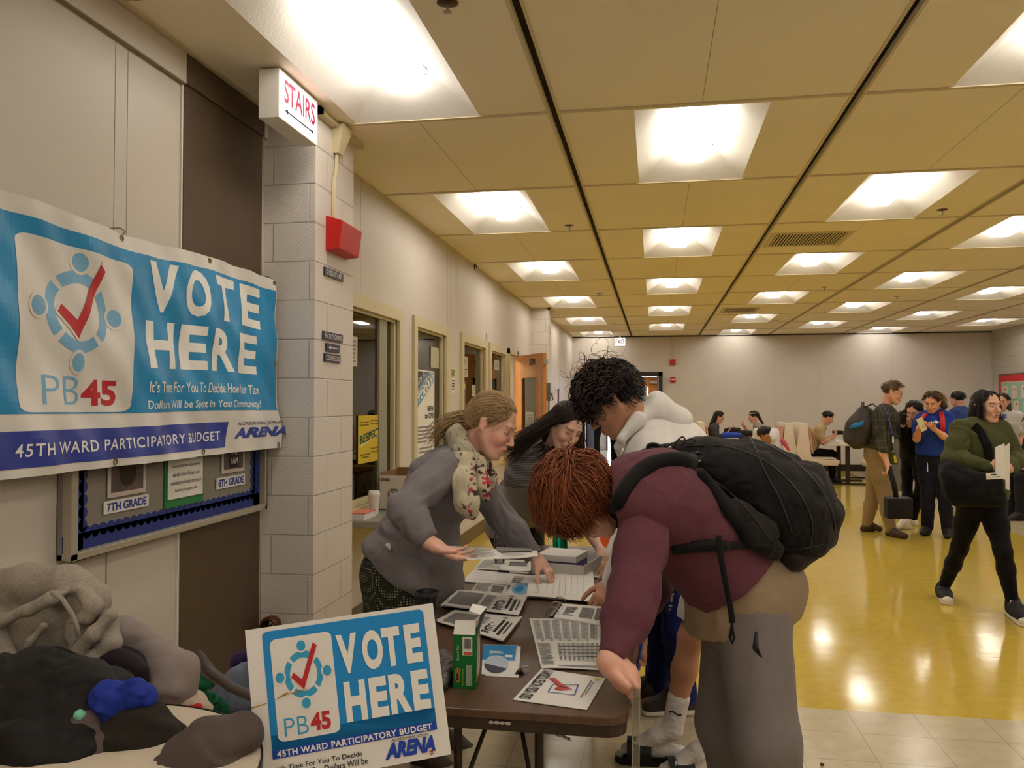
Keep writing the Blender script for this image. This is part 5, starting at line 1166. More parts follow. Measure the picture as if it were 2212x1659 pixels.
# forms
FL = [(.06, .25+.1*i, .9, .258+.1*i) for i in range(6)]
sh, o = flat('form', 'white form with faint lines pointed at by the blonde woman', 'form', [(1137, 1287), (1283, 1299), (1281, 1234), (1143, 1243)], .012, lines=[(.13+.02*i, .1, .135+.02*i, .85) for i in range(3)]+[(.3+.09*i, .1, .304+.09*i, .92) for i in range(7)], wave=.002)
for i in range(4): tag(Sheet(*[T(x+i*.5, y+i*.8, TZ+.010-.0025*i) for x, y in [(1137, 1287), (1283, 1299), (1281, 1234), (1143, 1243)]]).slab('form', PAPER, None, .0012, 3), 'white form, %s in the pile under the form the blonde woman points at' % ('uppermost', 'second', 'third', 'lowest')[i], 'form', 'forms under the pointed-at form')
flat('form', 'white ruled form with a black pen lying across its far edge', 'form', [(998, 1256), (1136, 1266), (1146, 1243), (1024, 1230)], .003, lines=[(.06, .2+.15*i, .7, .21+.15*i) for i in range(5)]+para(.75, .2, .92, .8, 4), wave=.001)
flat('newsletter', 'printed newsletter with a dark block lying farther up the table', 'newsletter', [(1022, 1229), (1146, 1234), (1150, 1210), (1042, 1207)], .002, lines=para(.05, .1, .5, .9, 8), rects=[('dark_block', [(.58, .4, .92, .8)], PHOTOG)])
flat('form', 'white sheet under the small fist with the gold bracelet', 'form', [(1283, 1290), (1330, 1296), (1330, 1268), (1284, 1264)], .002, lines=para(.1, .1, .8, .9, 6))
flat('form', 'white papers beside the open white box under the dark-haired woman’s hand', 'form', [(1264, 1246), (1330, 1252), (1322, 1212), (1264, 1212)], .002, lines=para(.1, .05, .9, .95, 14, 4, .3), wave=.002)
def pen(lbl, a, b, m_, cap=BLACKT, r=.0042):
    a, b = V(*a), V(*b); t = thing('pen', lbl, 'pen', a); MB().tube([a, lerp(a, b, .62)], r, 8).build('barrel', m_, t, smooth='auto'); MB().tube([lerp(a, b, .62), b], r*1.15, 8).build('cap', cap, t, smooth='auto')
    MB().tube([a, a+nrm(a-b)*.012], [r*.8, r*.15], 8).build('tip', METAL, t); return t
pen('black pen with a pale barrel lying on the ruled form', T(1142, 1238, TZ+.011), T(1076, 1233, TZ+.011), WHITE)
# ring binder
t = thing('ring_binder', 'open ring binder showing pages with photographs beyond the newspaper spread', 'binder', T(1250, 1330))
sh = Sheet(T(1192, 1333), T(1320, 1350), T(1326, 1313), T(1214, 1303)); sh.slab('cover', BLACKT, t, .002, 4)
pg = Sheet(T(1196, 1333, TZ+.012), T(1318, 1352, TZ+.012), T(1324, 1312, TZ+.012), T(1216, 1303, TZ+.012)); pg.slab('page', PAPER, t, .010, 6, .001)
pg.rects('photographs', [(.42, .2, .66, .8), (.70, .2, .93, .85)], PHOTOG, t, .002); pg.rects('print', para(.12, .2, .34, .8, 6), INKG, t, .002)
MB().box((0, -.006, 0), (1, .006, .004), (T(1214, 1303, TZ)-T(1192, 1333, TZ), V(1, 0, 0), V(0, 0, 1)), T(1190, 1333, TZ+.004)).build('ring_bar', METAL, t)
for q in (.12, .5, .88):
    c = lerp(T(1190, 1333, TZ+.008), T(1212, 1303, TZ+.008), q); MB().tube([c+V(.022*math.cos(a), 0, .022*math.sin(a)+.008) for a in np.linspace(-.5, math.pi+.5, 14)], .0016, 6).build('ring', METAL, t, smooth=True)
# green pen box with flaps and pens
def bic():
    a = T(979, 1487); b = T(1027, 1489); u = nrm((b-a)*V(1, 1, 0)); w_ = np.linalg.norm(b-a); dv = nrm(T(1049, 1472)-b); dv[2] = 0; dp = .075; hh = .143
    t = thing('pen_box', 'tall green and black pen box standing open on the table with pens inside', 'box', a); G = mat('box_green', (14, 110, 44), .45)
    ux = u; uy = nrm(V(-u[1], u[0], 0)); m = MB(); F = (ux, uy, V(0, 0, 1))
    for lo, hi in (((0, 0, 0), (w_, .001, hh)), ((0, dp, 0), (w_, dp+.001, hh)), ((0, 0, 0), (.001, dp, hh)), ((w_-.001, 0, 0), (w_, dp, hh)), ((0, 0, 0), (w_, dp, .001))): m.box(lo, hi, F, a)
    m.build('carton', G, t)
    P = lambda x, y, z: a+ux*x+uy*y+V(0, 0, z)
    Sheet(P(.0, 0, hh), P(w_, 0, hh), P(w_-.002, .015, hh+.034), P(.003, .015, hh+.034)).slab('front_flap', PAPER, t, .0008, 3)
    fl = Sheet(P(w_, 0, hh), P(w_, dp, hh), P(w_+.02, dp+.005, hh+.055), P(w_+.012, .01, hh+.05)); fl.slab('side_flap', mat('box_black', (34, 32, 30), .45), t, .0008, 3); fl.text('50', .58, .45, .85, .75, LETW, t, lift=-.002)
    Sheet(P(w_+.012, .01, hh+.052), P(w_+.02, dp, hh+.056), P(w_-.02, dp, hh+.064), P(w_-.02, .012, hh+.06)).slab('top_flap', PAPER, t, .0008, 3)
    fr = Sheet(P(0, 0, 0), P(w_, 0, 0), P(w_, 0, hh), P(0, 0, hh))
    fr.rects('barcode_label', [(.42, .62, .86, .96)], PAPER, t, .0012); fr.rects('barcode', [(.50+.035*i, .74, .515+.035*i+.01*(i % 2), .93) for i in range(9)], INK, t, .0018); fr.rects('orange_strip', [(.5, .63, .83, .68)], mat('label_orange', (210, 84, 50), .5), t, .0018)
    fr.poly('orange_badge', [rrect(.20, .26, .06, 4, .10, .12)], mat('badge_orange', (232, 142, 30), .5), t, .0012)
    text('BIC', fr.p(.27, .15, .001), fr.p(.27, .36)-fr.p(.27, .15), fr.p(.13, .15)-fr.p(.27, .15), INK, t, bold=.04, lift=.0012)
    text('ecolutions', fr.p(.46, .06, .001), fr.p(.46, .36)-fr.p(.46, .06), fr.p(.37, .06)-fr.p(.46, .06), mat('print_lime', (170, 210, 60), .5), t, lift=.001)
    text('Round Stic', fr.p(.26, .52, .001), fr.p(.26, .80)-fr.p(.26, .52), fr.p(.16, .52)-fr.p(.26, .52), LETW, t, lift=.001, shear=.2)
    fr.rects('small_print', [(.60+.04*i, .06, .615+.04*i, .44) for i in range(6)], LETW, t, .001)
    sd = Sheet(P(w_, 0, 0), P(w_, dp, 0), P(w_, dp, hh), P(w_, 0, hh))
    sd.poly('white_swoosh', [[(.1, .1), (.9, .25), (.95, .9), (.5, .95), (.25, .6)]], mat('box_pale', (214, 206, 176), .45), t, .0012); sd.poly('black_swoosh', [[(.45, .35), (.75, .8), (.9, .92), (.6, .9)]], mat('box_black', (0, 0, 0)), t, .0018)
    sd.poly('orange_badge', [rrect(.34, .18, .05, 4, .5, .04)], mat('badge_orange', (0, 0, 0)), t, .0018); sd.text('BIC', .55, .07, .8, .19, INK, t, bold=.04, lift=.0026); sd.text('ecolutions', .1, .27, .8, .33, LETW, t, lift=.002)
    sd.text('50', .1, .8, .35, .92, LETW, t, lift=.002)
    for i, (x, y, l, mm) in enumerate(((.012, .03, .168, NAVY), (.021, .036, .172, REDP), (.034, .05, .168, INKG), (.042, .03, .150, INKG), (.030, .02, .152, NAVY))):
        pen(('dark blue', 'magenta red', 'tall grey', 'short grey', 'short navy')[i]+' pen standing in the open green pen box', P(x+.002, y, .004), P(x, y+.004, l), mm, mm if i != 1 else mat('pen_magenta', (176, 30, 84), .4))
bic()
nest(bpy.data.objects['pen_box'], 'carton', ('front_flap', 'side_flap', 'top_flap'))
# open tray holding a box, and bag behind it
t = thing('open_box', 'low open white cardboard tray at the far end of the table', 'box', T(1205, 1245)); a = T(1147, 1240); b = T(1262, 1250); u = nrm((b-a)*V(1, 1, 0)); v = V(-u[1], u[0], 0); W_ = np.linalg.norm(b-a); F = (u, v, V(0, 0, 1)); m = MB(); D_ = .26; cb_ = mat('white_card', (206, 200, 194), .7)
for lo, hi in (((0, 0, 0), (W_, .003, .055)), ((0, D_, 0), (W_, D_+.003, .055)), ((0, 0, 0), (.003, D_, .055)), ((W_-.003, 0, 0), (W_, D_, .055)), ((0, 0, 0), (W_, D_, .003))): m.box(lo, hi, F, a)
m.build('tray', cb_, t)
t = thing('flat_box', 'flat white lidded box lying in the open white tray', 'box', T(1205, 1225)); MB().box((.02, .03, .004), (W_-.05, .20, .062), F, a).build('base', mat('box_violet', (96, 92, 150), .6), t); MB().box((.015, .025, .058), (W_-.045, .205, .086), F, a).build('lid', PAPER, t, bevel=.002)
solid('pouch', [C(T(1254, 1206, TZ+.022), T(1262, 1194, TZ+.03), .02, .016, .01), C(T(1262, 1194, TZ+.03), T(1257, 1186, TZ+.05), .014, .005, .01)], BLACKT, None, .004); tag(bpy.data.objects['pouch'], 'small black pouch beside the open white tray', 'pouch')
# drinks
def bottle(name, lbl, base, prof, m_, extra=()):
    t = thing(name, lbl, 'bottle', base); m = MB(); m.lathe(prof, base, n=28); m.build('body', m_, t, smooth='auto')
    for nm, pr, mm in extra: MB().lathe(pr, base, n=28).build(nm, mm, t, smooth='auto')
TEAL = mat('teal_plastic', (20, 170, 140), .15, trans=.75, ior=1.3)
bottle('water_bottle', 'translucent teal water bottle standing at the far end of the table', T(1210, 1192), [(.0, .002), (.036, .002), (.038, .01), (.038, .13), (.034, .16), (.022, .175), (.022, .19), (0, .19)], TEAL, [('lid', [(0, .215), (.02, .215), (.024, .20), (.024, .18)], mat('teal_lid', (16, 110, 96), .4))])
bottle('water_bottle', 'clear water bottle with a blue label behind the grey sleeve', T(1080, 1193), [(0, .002), (.030, .002), (.032, .01), (.031, .06), (.033, .12), (.030, .15), (.013, .185), (.012, .20)], CLEARP, [('label', [(.0335, .10), (.0335, .145)], SKYB), ('cap', [(.0, .215), (.014, .215), (.014, .2)], WHITE)])
t = thing('plastic_cup', 'small clear plastic cup on the newsletter by the far forms', 'cup', T(1079, 1217)); MB().lathe([(0, .004), (.02, .004), (.027, .03), (.028, .03), (.021, .0)], T(1079, 1217, TZ+.004), n=20).build('cup', CLEARP, t, smooth='auto')
t = thing('travel_mug', 'dark grey mug half hidden behind the near vote sign', 'mug', T(922, 1345)); c = T(922, 1345); MB().lathe([(0, .002), (.032, .002), (.038, .10), (.040, .105), (.0385, .106), (.036, .095), (0, .09)], c, n=28).build('cup', mat('mug_dark', (44, 44, 48), .25), t, smooth='auto'); MB().lathe([(.041, .095), (.0425, .10), (.0425, .108), (.036, .108)], c, n=28).build('rim', mat('mug_rim', (60, 62, 68), .2), t, smooth='auto')
o = solid('plastic_bag', [C(T(950, 1478, TZ+.02), T(968, 1440, TZ+.03), .02, .026, .02), C(T(968, 1440, TZ+.03), T(955, 1412, TZ+.03), .024, .015, .02)], mat('bag_film', (120, 116, 114), .15, trans=.5), None, .004, folds=[(.006, (70, 70, 70), None, 3)]); tag(o, 'crumpled clear plastic bag between the vote sign and the pen box', 'bag')
# newsletter in the blonde woman's hand
sh = Sheet(at(1014, 1212, Y=2.72), at(1162, 1200, Y=2.85), at(1078, 1172, Y=3.05), at(966, 1180, Y=2.95)); sh.q[2] = at(1160, 1189, Y=3.0); sh.q = [V(*q) for q in sh.q]
o = sh.slab('newsletter', PAPER, None, .001, 16, .007, seed=1); tag(o, 'printed newsletter held flat in the blonde woman’s near hand', 'newsletter'); sh.rects('print', para(.06, .1, .45, .9, 16, 2, .45)+para(.52, .1, .9, .3, 6, 4), INKG, o, .009); sh.rects('dark_block', [(.52, .38, .93, .85)], PHOTOG, o, .0095)
# the pen and the clear ruler in the red-haired boy's far hand
pen('blue pen held upright in the red-haired boy’s far hand', at(1374, 1470, Y=2.66), at(1392, 1345, Y=2.66), mat('pen_blue_body', (44, 74, 150), .3), mat('pen_blue_body', (0, 0, 0)), .0055)
a, b = at(1375, 1488, Y=2.05), at(1371, 1850, Y=2.07); t = thing('ruler', 'clear plastic strip hanging straight down from the near table corner', 'ruler', a); MB().box((-.0085, -.0015, 0), (.0085, .0015, 1), (V(1, 0, 0), V(0, 1, 0), b-a), a).build('strip', CLEARP, t); o_ = MB()
for q in (-1, 1): MB().box((-.0012, -.002, 0), (.0012, .002, 1), (V(1, 0, 0), V(0, 1, 0), b-a), a+V(q*.0085, 0, 0)).build('edge', mat('clear_edge', (196, 190, 180), .1, trans=.5), t)

# ------------------------------------------------------------------ the yard sign in front
def yard_sign():
    TL, TR, BR = at(529, 1362, Y=1.76), at(935, 1303, Y=1.90), at(975, 1629, Y=1.86); BL = TL+(BR-TR)*1.02
    sh = Sheet(BL, BR, TR, TL); t = thing('yard_sign', 'white corrugated VOTE HERE yard sign with a blue panel propped before the table', 'sign', ground((BL+BR)/2))
    w_ = mat('sign_white', (232, 228, 224), .4); sh.slab('panel', w_, t, .005, 4); Bl = mat('sign_blue', (22, 138, 212), .4); Nv = mat('sign_deep_blue', (24, 66, 172), .4)
    H = np.linalg.inv(np.array([[*0*V(0, 0), 1]]*1+[[0, 1]]*1) if False else np.eye(2))
    def U(x, y):     # where a point of the photo falls on the panel
        r = _F+_R*(x-1106)/FPX-_U*(y-829.5)/FPX; n = np.cross(BR-BL, TL-BL); tt = np.dot(BL-V(0, 0, CAMZ), n)/np.dot(r, n); p = r*tt+V(0, 0, CAMZ)-BL
        e1, e2 = BR-BL, TL-BL; M = np.array([[e1@e1, e1@e2], [e1@e2, e2@e2]]); return np.linalg.solve(M, V(p@e1, p@e2))
    c3 = lambda x, y: U(500+x/4.378, 1280+y/4.378)
    a, b, c, d = c3(375, 1560), c3(1942, 1180), c3(1800, 150), c3(300, 350)
    x0, x1, y1 = (a[0]+d[0])/2, (b[0]+c[0])/2, (c[1]+d[1])/2; y0 = (a[1]+b[1])/2
    sh.poly('blue_panel', [rrect(x1-x0, y1-y0, .03, 5, x0, y0)], Bl, t, .0012)
    sh.rects('blue_lower', [(x0, y0, x1, y0+.1)], Bl, t, .0012)
    e = c3(385, 1640); n0 = c3(1942, 1230)
    sh.rects('navy_band', [(x0, (e[1]+n0[1])/2, x1, y0+.012)], Nv, t, .0018)
    p0, p1, p2, p3 = c3(445, 1440), c3(1025, 1290), c3(945, 350), c3(365, 445); lx0, lx1, ly0, ly1 = (p0[0]+p3[0])/2, (p1[0]+p2[0])/2, (p0[1]+p1[1])/2, (p2[1]+p3[1])/2
    sh.poly('logo_panel', [rrect(lx1-lx0, ly1-ly0, .035, 5, lx0, ly0)], w_, t, .0018)
    q1, q2, q3, q4 = c3(660, 493), c3(710, 1037), c3(460, 808), c3(903, 720); cx, cy = (q1[0]+q2[0]+q3[0]+q4[0])/4, (q1[1]+q2[1]+q3[1]+q4[1])/4; R, RY = (q4[0]-q3[0])/2, (q1[1]-q2[1])/2
    emblem(sh, cx, cy, R, RY, t, CYAN, w_, .0024)
    f = lambda s, A_, B_, m_, **k: sh.text(s, A_[0], A_[1], B_[0], B_[1], m_, t, **k)
    pa, pb_ = c3(512, 1366), c3(735, 1160); pc = c3(735, 1315); f('PB', (pa[0], (pa[1]+pc[1])/2), (c3(730, 1240)[0], (c3(505, 1190)[1]+c3(700, 1155)[1])/2), CYAN, bold=-.012, lift=.003)
    f('45', (c3(750, 1240)[0], (pa[1]+pc[1])/2+.004), (c3(940, 1200)[0], c3(840, 1118)[1]), REDP, bold=.04, lift=.003)
    for i, (s, u, v) in enumerate((('V', (1000, 580), (1195, 560)), ('O', (1235, 530), (1430, 520)), ('T', (1425, 490), (1597, 480)), ('E', (1640, 470), (1790, 440)))):
        ua, ub = c3(*u)[0], c3(*v)[0]; f(s, (ua, c3(1110, 752)[1]), (ub, c3(1010, 388)[1]), LETW, bold=.05, lift=.0024)
    for i, (s, u, v) in enumerate((('H', (1075, 1030), (1275, 1000)), ('E', (1310, 980), (1475, 950)), ('R', (1495, 940), (1690, 900)), ('E', (1705, 880), (1865, 860)))):
        ua, ub = c3(*u)[0], c3(*v)[0]; f(s, (ua, c3(1110, 1222)[1]), (ub, c3(1085, 835)[1]), LETW, bold=.05, lift=.0024)
    bm = ((e[1]+n0[1])/2+y0+.012)/2; f('45TH WARD PARTICIPATORY BUDGET', (c3(440, 1600)[0], bm-.02), (c3(1890, 1200)[0], bm+.02), LETW, bold=.03, space=1.1, lift=.003)
    ar0, ar1 = c3(1450, 1610), c3(1930, 1480); yb = c3(1500, 1600)[1]; yt = c3(1500, 1400)[1]; f('ARENA', (ar0[0]+.005, (c3(1460, 1610)[1]+c3(1900, 1470)[1])/2), (ar1[0], (c3(1520, 1420)[1]+c3(1900, 1335)[1])/2), Nv, bold=.06, shear=.3, lift=.002)
    f('ALDERMAN JOHN', (c3(1510, 1430)[0], (c3(1510, 1430)[1]+c3(1860, 1345)[1])/2), (c3(1862, 1345)[0], (c3(1510, 1395)[1]+c3(1860, 1305)[1])/2), INK, shear=.25, lift=.002)
    s_ = c3(1890, 1508); sh.poly('star', [star(s_[0], s_[1], .014, .022)], REDP, t, .003); sh.text('45', s_[0]-.006, s_[1]-.006, s_[0]+.006, s_[1]+.006, LETW, t, lift=.004, name='star_number')
    l1 = c3(1230, 1520)[1]; f("It’s Time For You To Decide", (x0+.02, (c3(640, 1650)[1]+c3(1230, 1530)[1])/2-.005), (c3(1235, 1500)[0], (c3(640, 1610)[1]+c3(1230, 1490)[1])/2), INK, bold=.012, lift=.002)
    z0 = (c3(640, 1740)[1]+c3(1290, 1605)[1])/2; f("How Your Tax Dollars Will be", (x0+.02, z0-.003), (c3(1290, 1590)[0], z0+.036), INK, bold=.012, lift=.002); f("Spent in Your Community!", (x0+.02, z0-.075), (c3(1290, 1590)[0]-.04, z0-.036), INK, bold=.012, lift=.002)
    st = mat('rust_stain', (176, 132, 40), .7, var=.5, vscale=40); w1, w2, w3, w4 = c3(190, 1095), c3(340, 1045), c3(560, 960), c3(780, 880)
    sh.poly('stain', [[tuple(w1), (w1[0], w1[1]+.008), (w2[0], w2[1]+.006), tuple(w2)], [(w2[0]+.03, w2[1]+.01), (w3[0]-.02, w3[1]+.02), (w3[0], w3[1]+.01), (w3[0]-.05, w3[1]-.006)], [(w3[0], w3[1]+.004), (w3[0], w3[1]+.012), tuple(w4), (w4[0]-.05, w4[1]-.01)]], st, t, .0062)
    m = MB(); n = nrm(np.cross(BR-BL, TL-BL))
    for q in (.35, .65):
        a_ = sh.p(q, .25, -.008); b_ = sh.p(q, 0, -.008); MB().tube([a_, b_, V(b_[0], b_[1], .002)], .0025, 6).build('wire_stake', METAL, t)
    for zf in (.35,): c_ = lerp(ground(sh.p(.35, 0)), sh.p(.35, 0), zf); d_ = lerp(ground(sh.p(.65, 0)), sh.p(.65, 0), zf); MB().tube([c_-n*.008, d_-n*.008], .0025, 6).build('wire_crossbar', METAL, t)
yard_sign()
nest(bpy.data.objects['yard_sign'], 'panel', ('wire_stake', 'wire_crossbar'))

# ------------------------------------------------------------------ round table heaped with coats, the armchair behind it
RT_ = (-1.204, 1.493)
t = thing('round_table', 'round cream-topped table with a thin black rim heaped with coats', 'table', (*RT_, 0))
MB().lathe([(0, .715), (.404, .715), (.404, .74), (0, .74)], (*RT_, 0), n=64).build('top', mat('cream_top', (206, 192, 172), .4), t, smooth='auto'); MB().lathe([(.404, .713), (.408, .713), (.408, .742), (.404, .742)], (*RT_, 0), n=64).build('rim', BLACKT, t, smooth='auto')
MB().lathe([(.035, 0), (.035, .715)], (*RT_, 0), n=20).build('pedestal', TLEG, t, smooth=True); MB().lathe([(0, .04), (.05, .04), (.28, .02), (.3, 0)], (*RT_, 0), n=32).build('base', TLEG, t, smooth='auto')
def heap(name, lbl, cat, prims, m_, folds, h=.006, parts=(), cuts=()):
    t = thing(name, lbl, cat, prims[0][1]); solid('cloth', prims, m_, t, h, cuts, folds); return t
def Z(x, y, Y): return at(x, y, Y=Y)
GH = cloth('heather_grey_fleece', (152, 142, 130), bump=.0012, bscale=260, var=.14, vscale=130)
t = heap('hooded_sweatshirt', 'heather grey hooded sweatshirt thrown on top of the coat heap, drawstring showing', 'clothing',
     chain([Z(-50, 1285, 1.98), Z(60, 1258, 1.97), Z(150, 1262, 1.96), Z(200, 1295, 1.95)], [.06, .052, .05, .042], .03)+[E_(Z(100, 1370, 1.99), (.145, .085, .12), XYZ, .03), E_(Z(190, 1370, 1.96), (.05, .07, .10), XYZ, .03), E_(Z(0, 1380, 1.96), (.06, .07, .09), XYZ, .03)]
     +chain([Z(-20, 1345, 1.88), Z(60, 1320, 1.87), Z(115, 1292, 1.88), Z(165, 1270, 1.91)], [.02, .018, .014, .01], .014)+chain([Z(-10, 1350, 1.89), Z(5, 1400, 1.88), Z(40, 1432, 1.87), Z(95, 1438, 1.87)], [.02, .016, .013, .01], .014)
     +chain([Z(95, 1350, 1.885), Z(70, 1385, 1.88), Z(50, 1420, 1.875)], [.014, .013, .01], .012)+chain([Z(240, 1330, 1.90), Z(200, 1370, 1.875), Z(165, 1410, 1.865), Z(148, 1450, 1.86)], [.014, .014, .014, .012], .014)
     +chain([Z(235, 1340, 1.93), Z(240, 1390, 1.91), Z(200, 1425, 1.89), Z(150, 1452, 1.87)], [.022, .02, .016, .012], .02)+chain([Z(180, 1285, 1.91), Z(200, 1310, 1.895), Z(185, 1335, 1.885), Z(150, 1345, 1.88)], [.014, .013, .012, .008], .012)
     +[ES(Z(120, 1330, 1.885), (.035, .03, .022), XYZ, .02), ES(Z(105, 1405, 1.885), (.035, .03, .02), XYZ, .02)],
     GH, [(.010, (5, 5, 8), frame((1, .3, .7)), 101), (.003, (16, 16, 24), frame((1, 0, -.6)), 102)], .0048)
m = MB(); m.tube([Z(112, 1281, 1.80), Z(135, 1295, 1.79), Z(155, 1325, 1.79), Z(165, 1350, 1.80), Z(170, 1376, 1.80)], .0055, 8); m.build('drawstring', cloth('cord_grey', (150, 142, 134)), t, smooth=True)
heap('jacket', 'greyish mauve sweatshirt sleeve trailing off the right side of the coat heap', 'clothing', chain([Z(262, 1355, 2.05), Z(300, 1385, 2.05), Z(345, 1420, 2.03), Z(375, 1450, 2.0), Z(375, 1490, 1.98), Z(355, 1515, 1.97)], [.03, .035, .045, .055, .05, .035], .04)+chain([Z(265, 1370, 2.08), Z(310, 1450, 2.08), Z(330, 1530, 2.0)], [.05, .07, .05], .05), cloth('mauve_grey_fleece', (138, 126, 122)), [(.014, (10, 10, 14), frame((1, 0, .8)), 111)])
heap('jacket', 'black puffy jacket at the front left of the coat heap', 'clothing', [E_(Z(70, 1500, 1.75), (.22, .16, .10), XYZ, .05), E_(Z(40, 1610, 1.66), (.26, .15, .12), XYZ, .05), E_(Z(130, 1500, 1.72), (.13, .1, .07), XYZ, .04)], cloth('black_nylon', (26, 22, 21), .55), [(.020, (7, 7, 11), frame((.6, .2, 1)), 121), (.006, (18, 18, 22), None, 122)])
heap('jacket', 'very dark purple jacket tucked under the grey hooded sweatshirt', 'clothing', [E_(Z(225, 1460, 1.93), (.12, .1, .075), XYZ, .04), C(Z(250, 1430, 1.9), Z(285, 1450, 1.9), .035, .035, .03), CS(Z(255, 1425, 1.84), Z(270, 1430, 1.84), .022, .018, .01)], cloth('dark_plum', (34, 24, 30)), [(.008, (14, 14, 14), None, 131)])
heap('cap', 'royal blue knit cap crumpled on the coat heap', 'hat', chain([Z(212, 1500, 1.72), Z(240, 1520, 1.70), Z(262, 1555, 1.70)], [.04, .042, .022], .03)+chain([Z(262, 1495, 1.72), Z(295, 1500, 1.71), Z(312, 1530, 1.72)], [.028, .035, .018], .012), cloth('royal_blue', (32, 52, 146), .7), [(.011, (20, 20, 26), frame((1, 0, 1)), 141)], .004)
heap('jacket', 'dark green-black fleece lying below the blue cap', 'clothing', [E_(Z(285, 1600, 1.72), (.12, .1, .085), XYZ, .04), C(Z(320, 1580, 1.75), Z(390, 1590, 1.78), .025, .022, .03)], cloth('dark_green_fleece', (40, 36, 30)), [(.012, (10, 10, 14), None, 151)])
heap('jacket', 'grey panelled windbreaker between the black jacket and the green fleece', 'clothing', [C(Z(130, 1590, 1.64), Z(190, 1560, 1.66), .04, .03, .03), C(Z(120, 1640, 1.62), Z(210, 1620, 1.64), .06, .04, .03)], cloth('windbreaker_grey', (84, 74, 70), .5), [(.006, (22, 22, 22), None, 152)], .005)
heap('sweater', 'beige knit edge lying near the red cloth on the round table', 'clothing', [C(Z(350, 1530, 2.05), Z(400, 1520, 2.0), .06, .045, .04, (V(0, 0, 1), .7)), C(Z(400, 1520, 2.0), Z(445, 1530, 1.98), .045, .02, .04, (V(0, 0, 1), .8))], cloth('beige_knit', (178, 160, 142)), [(.004, (24, 24, 24), None, 161)], .005)
heap('scarf', 'bright red cloth poking out from under the beige knit', 'clothing', [C(Z(355, 1568, 1.92), Z(425, 1535, 1.94), .012, .018, .02), C(Z(355, 1566, 1.93), Z(395, 1560, 1.90), .018, .015, .02)], cloth('red_cloth', (176, 34, 30), .7), [(.003, (40, 40, 40), None, 162)], .004)
heap('jacket', 'brownish grey sleeve lying on the cream tabletop behind the vote sign', 'clothing', chain([Z(380, 1680, 1.62), Z(450, 1630, 1.65), Z(520, 1585, 1.69)], [.06, .07, .05], .04), cloth('taupe_nylon', (86, 74, 70), .6), [(.010, (9, 9, 16), frame((1, 0, .6)), 171)])
heap('jacket', 'bright blue cloth at the very bottom edge of the coat heap', 'clothing', [C(Z(140, 1665, 1.58), Z(215, 1668, 1.58), .02, .018, .02)], cloth('bright_blue_nylon', (44, 70, 180), .5), [(.003, (20, 20, 20), None, 172)], .005)
heap('cloth', 'patch of mint green cloth showing between the blue cap and the dark jacket', 'clothing', [C(Z(170, 1545, 1.64), Z(190, 1555, 1.66), .012, .01, .01)], cloth('mint_cloth', (120, 190, 160), .7), [(.002, (40, 40, 40), None, 173)], .004)
# armchair with denim and purple things
t = thing('armchair', 'dark grey chair with a curved armrest behind the round table', 'chair', (-1.25, 2.62, 0)); CG = mat('chair_grey', (72, 62, 56), .5)
MB().tube([Z(425, 1412, 2.35), Z(455, 1450, 2.32), Z(500, 1485, 2.28), Z(560, 1512, 2.22), Z(600, 1560, 2.18)], .018, 10, flat=.7).build('armrest', CG, t, smooth=True)
MB().tube([Z(560, 1518, 2.24), Z(560, 1620, 2.24), ground(Z(560, 1620, 2.24))], .014, 8).build('leg', CG, t, smooth=True)
for x, y in ((-1.45, 2.5), (-1.45, 2.9), (-1.02, 2.9)): MB().tube([(x, y, .44), (x, y, 0)], .014, 8).build('leg', CG, t, smooth=True)
MB().prism(rrect(.50, .48, .06, 5, -1.48, 2.46), (0, 0, 0), (1, 0, 0), (0, 1, 0), .42, .47).build('seat', CG, t, bevel=.008, smooth='auto'); MB().box((-1.0, 2.48, .47), (-.965, 2.92, .69)).build('backrest', CG, t, bevel=.012)

heap('denim_jacket', 'folded light blue denim jacket on the dark grey chair', 'clothing', chain([Z(475, 1500, 2.62), Z(520, 1475, 2.62), Z(560, 1450, 2.6)], [.035, .05, .05], .04)+[C(Z(510, 1520, 2.6), Z(560, 1510, 2.6), .06, .06, .04), C(V(-1.2, 2.65, .53), V(-1.1, 2.65, .6), .06, .06, .05)], cloth('pale_denim', (112, 122, 140)), [(.006, (18, 18, 12), None, 181)])
heap('scarf', 'dark purple scarf lying on the denim jacket', 'clothing', chain([Z(512, 1470, 2.7), Z(520, 1430, 2.72), Z(545, 1415, 2.7)], [.02, .03, .03], .03)+[C(Z(530, 1450, 2.72), V(-1.2, 2.74, .60), .03, .03, .03)], cloth('dark_purple', (54, 38, 84)), [(.005, (24, 24, 24), None, 182)])
heap('cloth', 'crumpled dark green cloth between the heap and the chair arm', 'clothing', chain([Z(405, 1485, 2.32), Z(430, 1475, 2.32), Z(455, 1480, 2.3)], [.016, .02, .012], .02)+[C(Z(420, 1485, 2.35), V(-1.40, 2.49, .5), .02, .03, .03)], cloth('green_cloth', (18, 92, 62), .6), [(.005, (40, 40, 40), None, 183)], .004)
t = thing('wire_basket', 'small round copper-brown basket hanging at the foot of the pillar', 'basket', at(585, 1350, Y=3.9)); MB().lathe([(.03, -.04), (.05, -.02), (.052, .02), (.045, .035), (.036, .035), (.04, 0), (.03, -.03)], at(585, 1352, Y=3.92), (0, -1, 0), 20).build('ring', mat('copper_brown', (96, 60, 36), .35, metal=.5), t, smooth='auto'); MB().tube([at(585, 1352, Y=3.94), at(585, 1352, Y=3.998)], .01, 8).build('bracket', BLACKT, t)
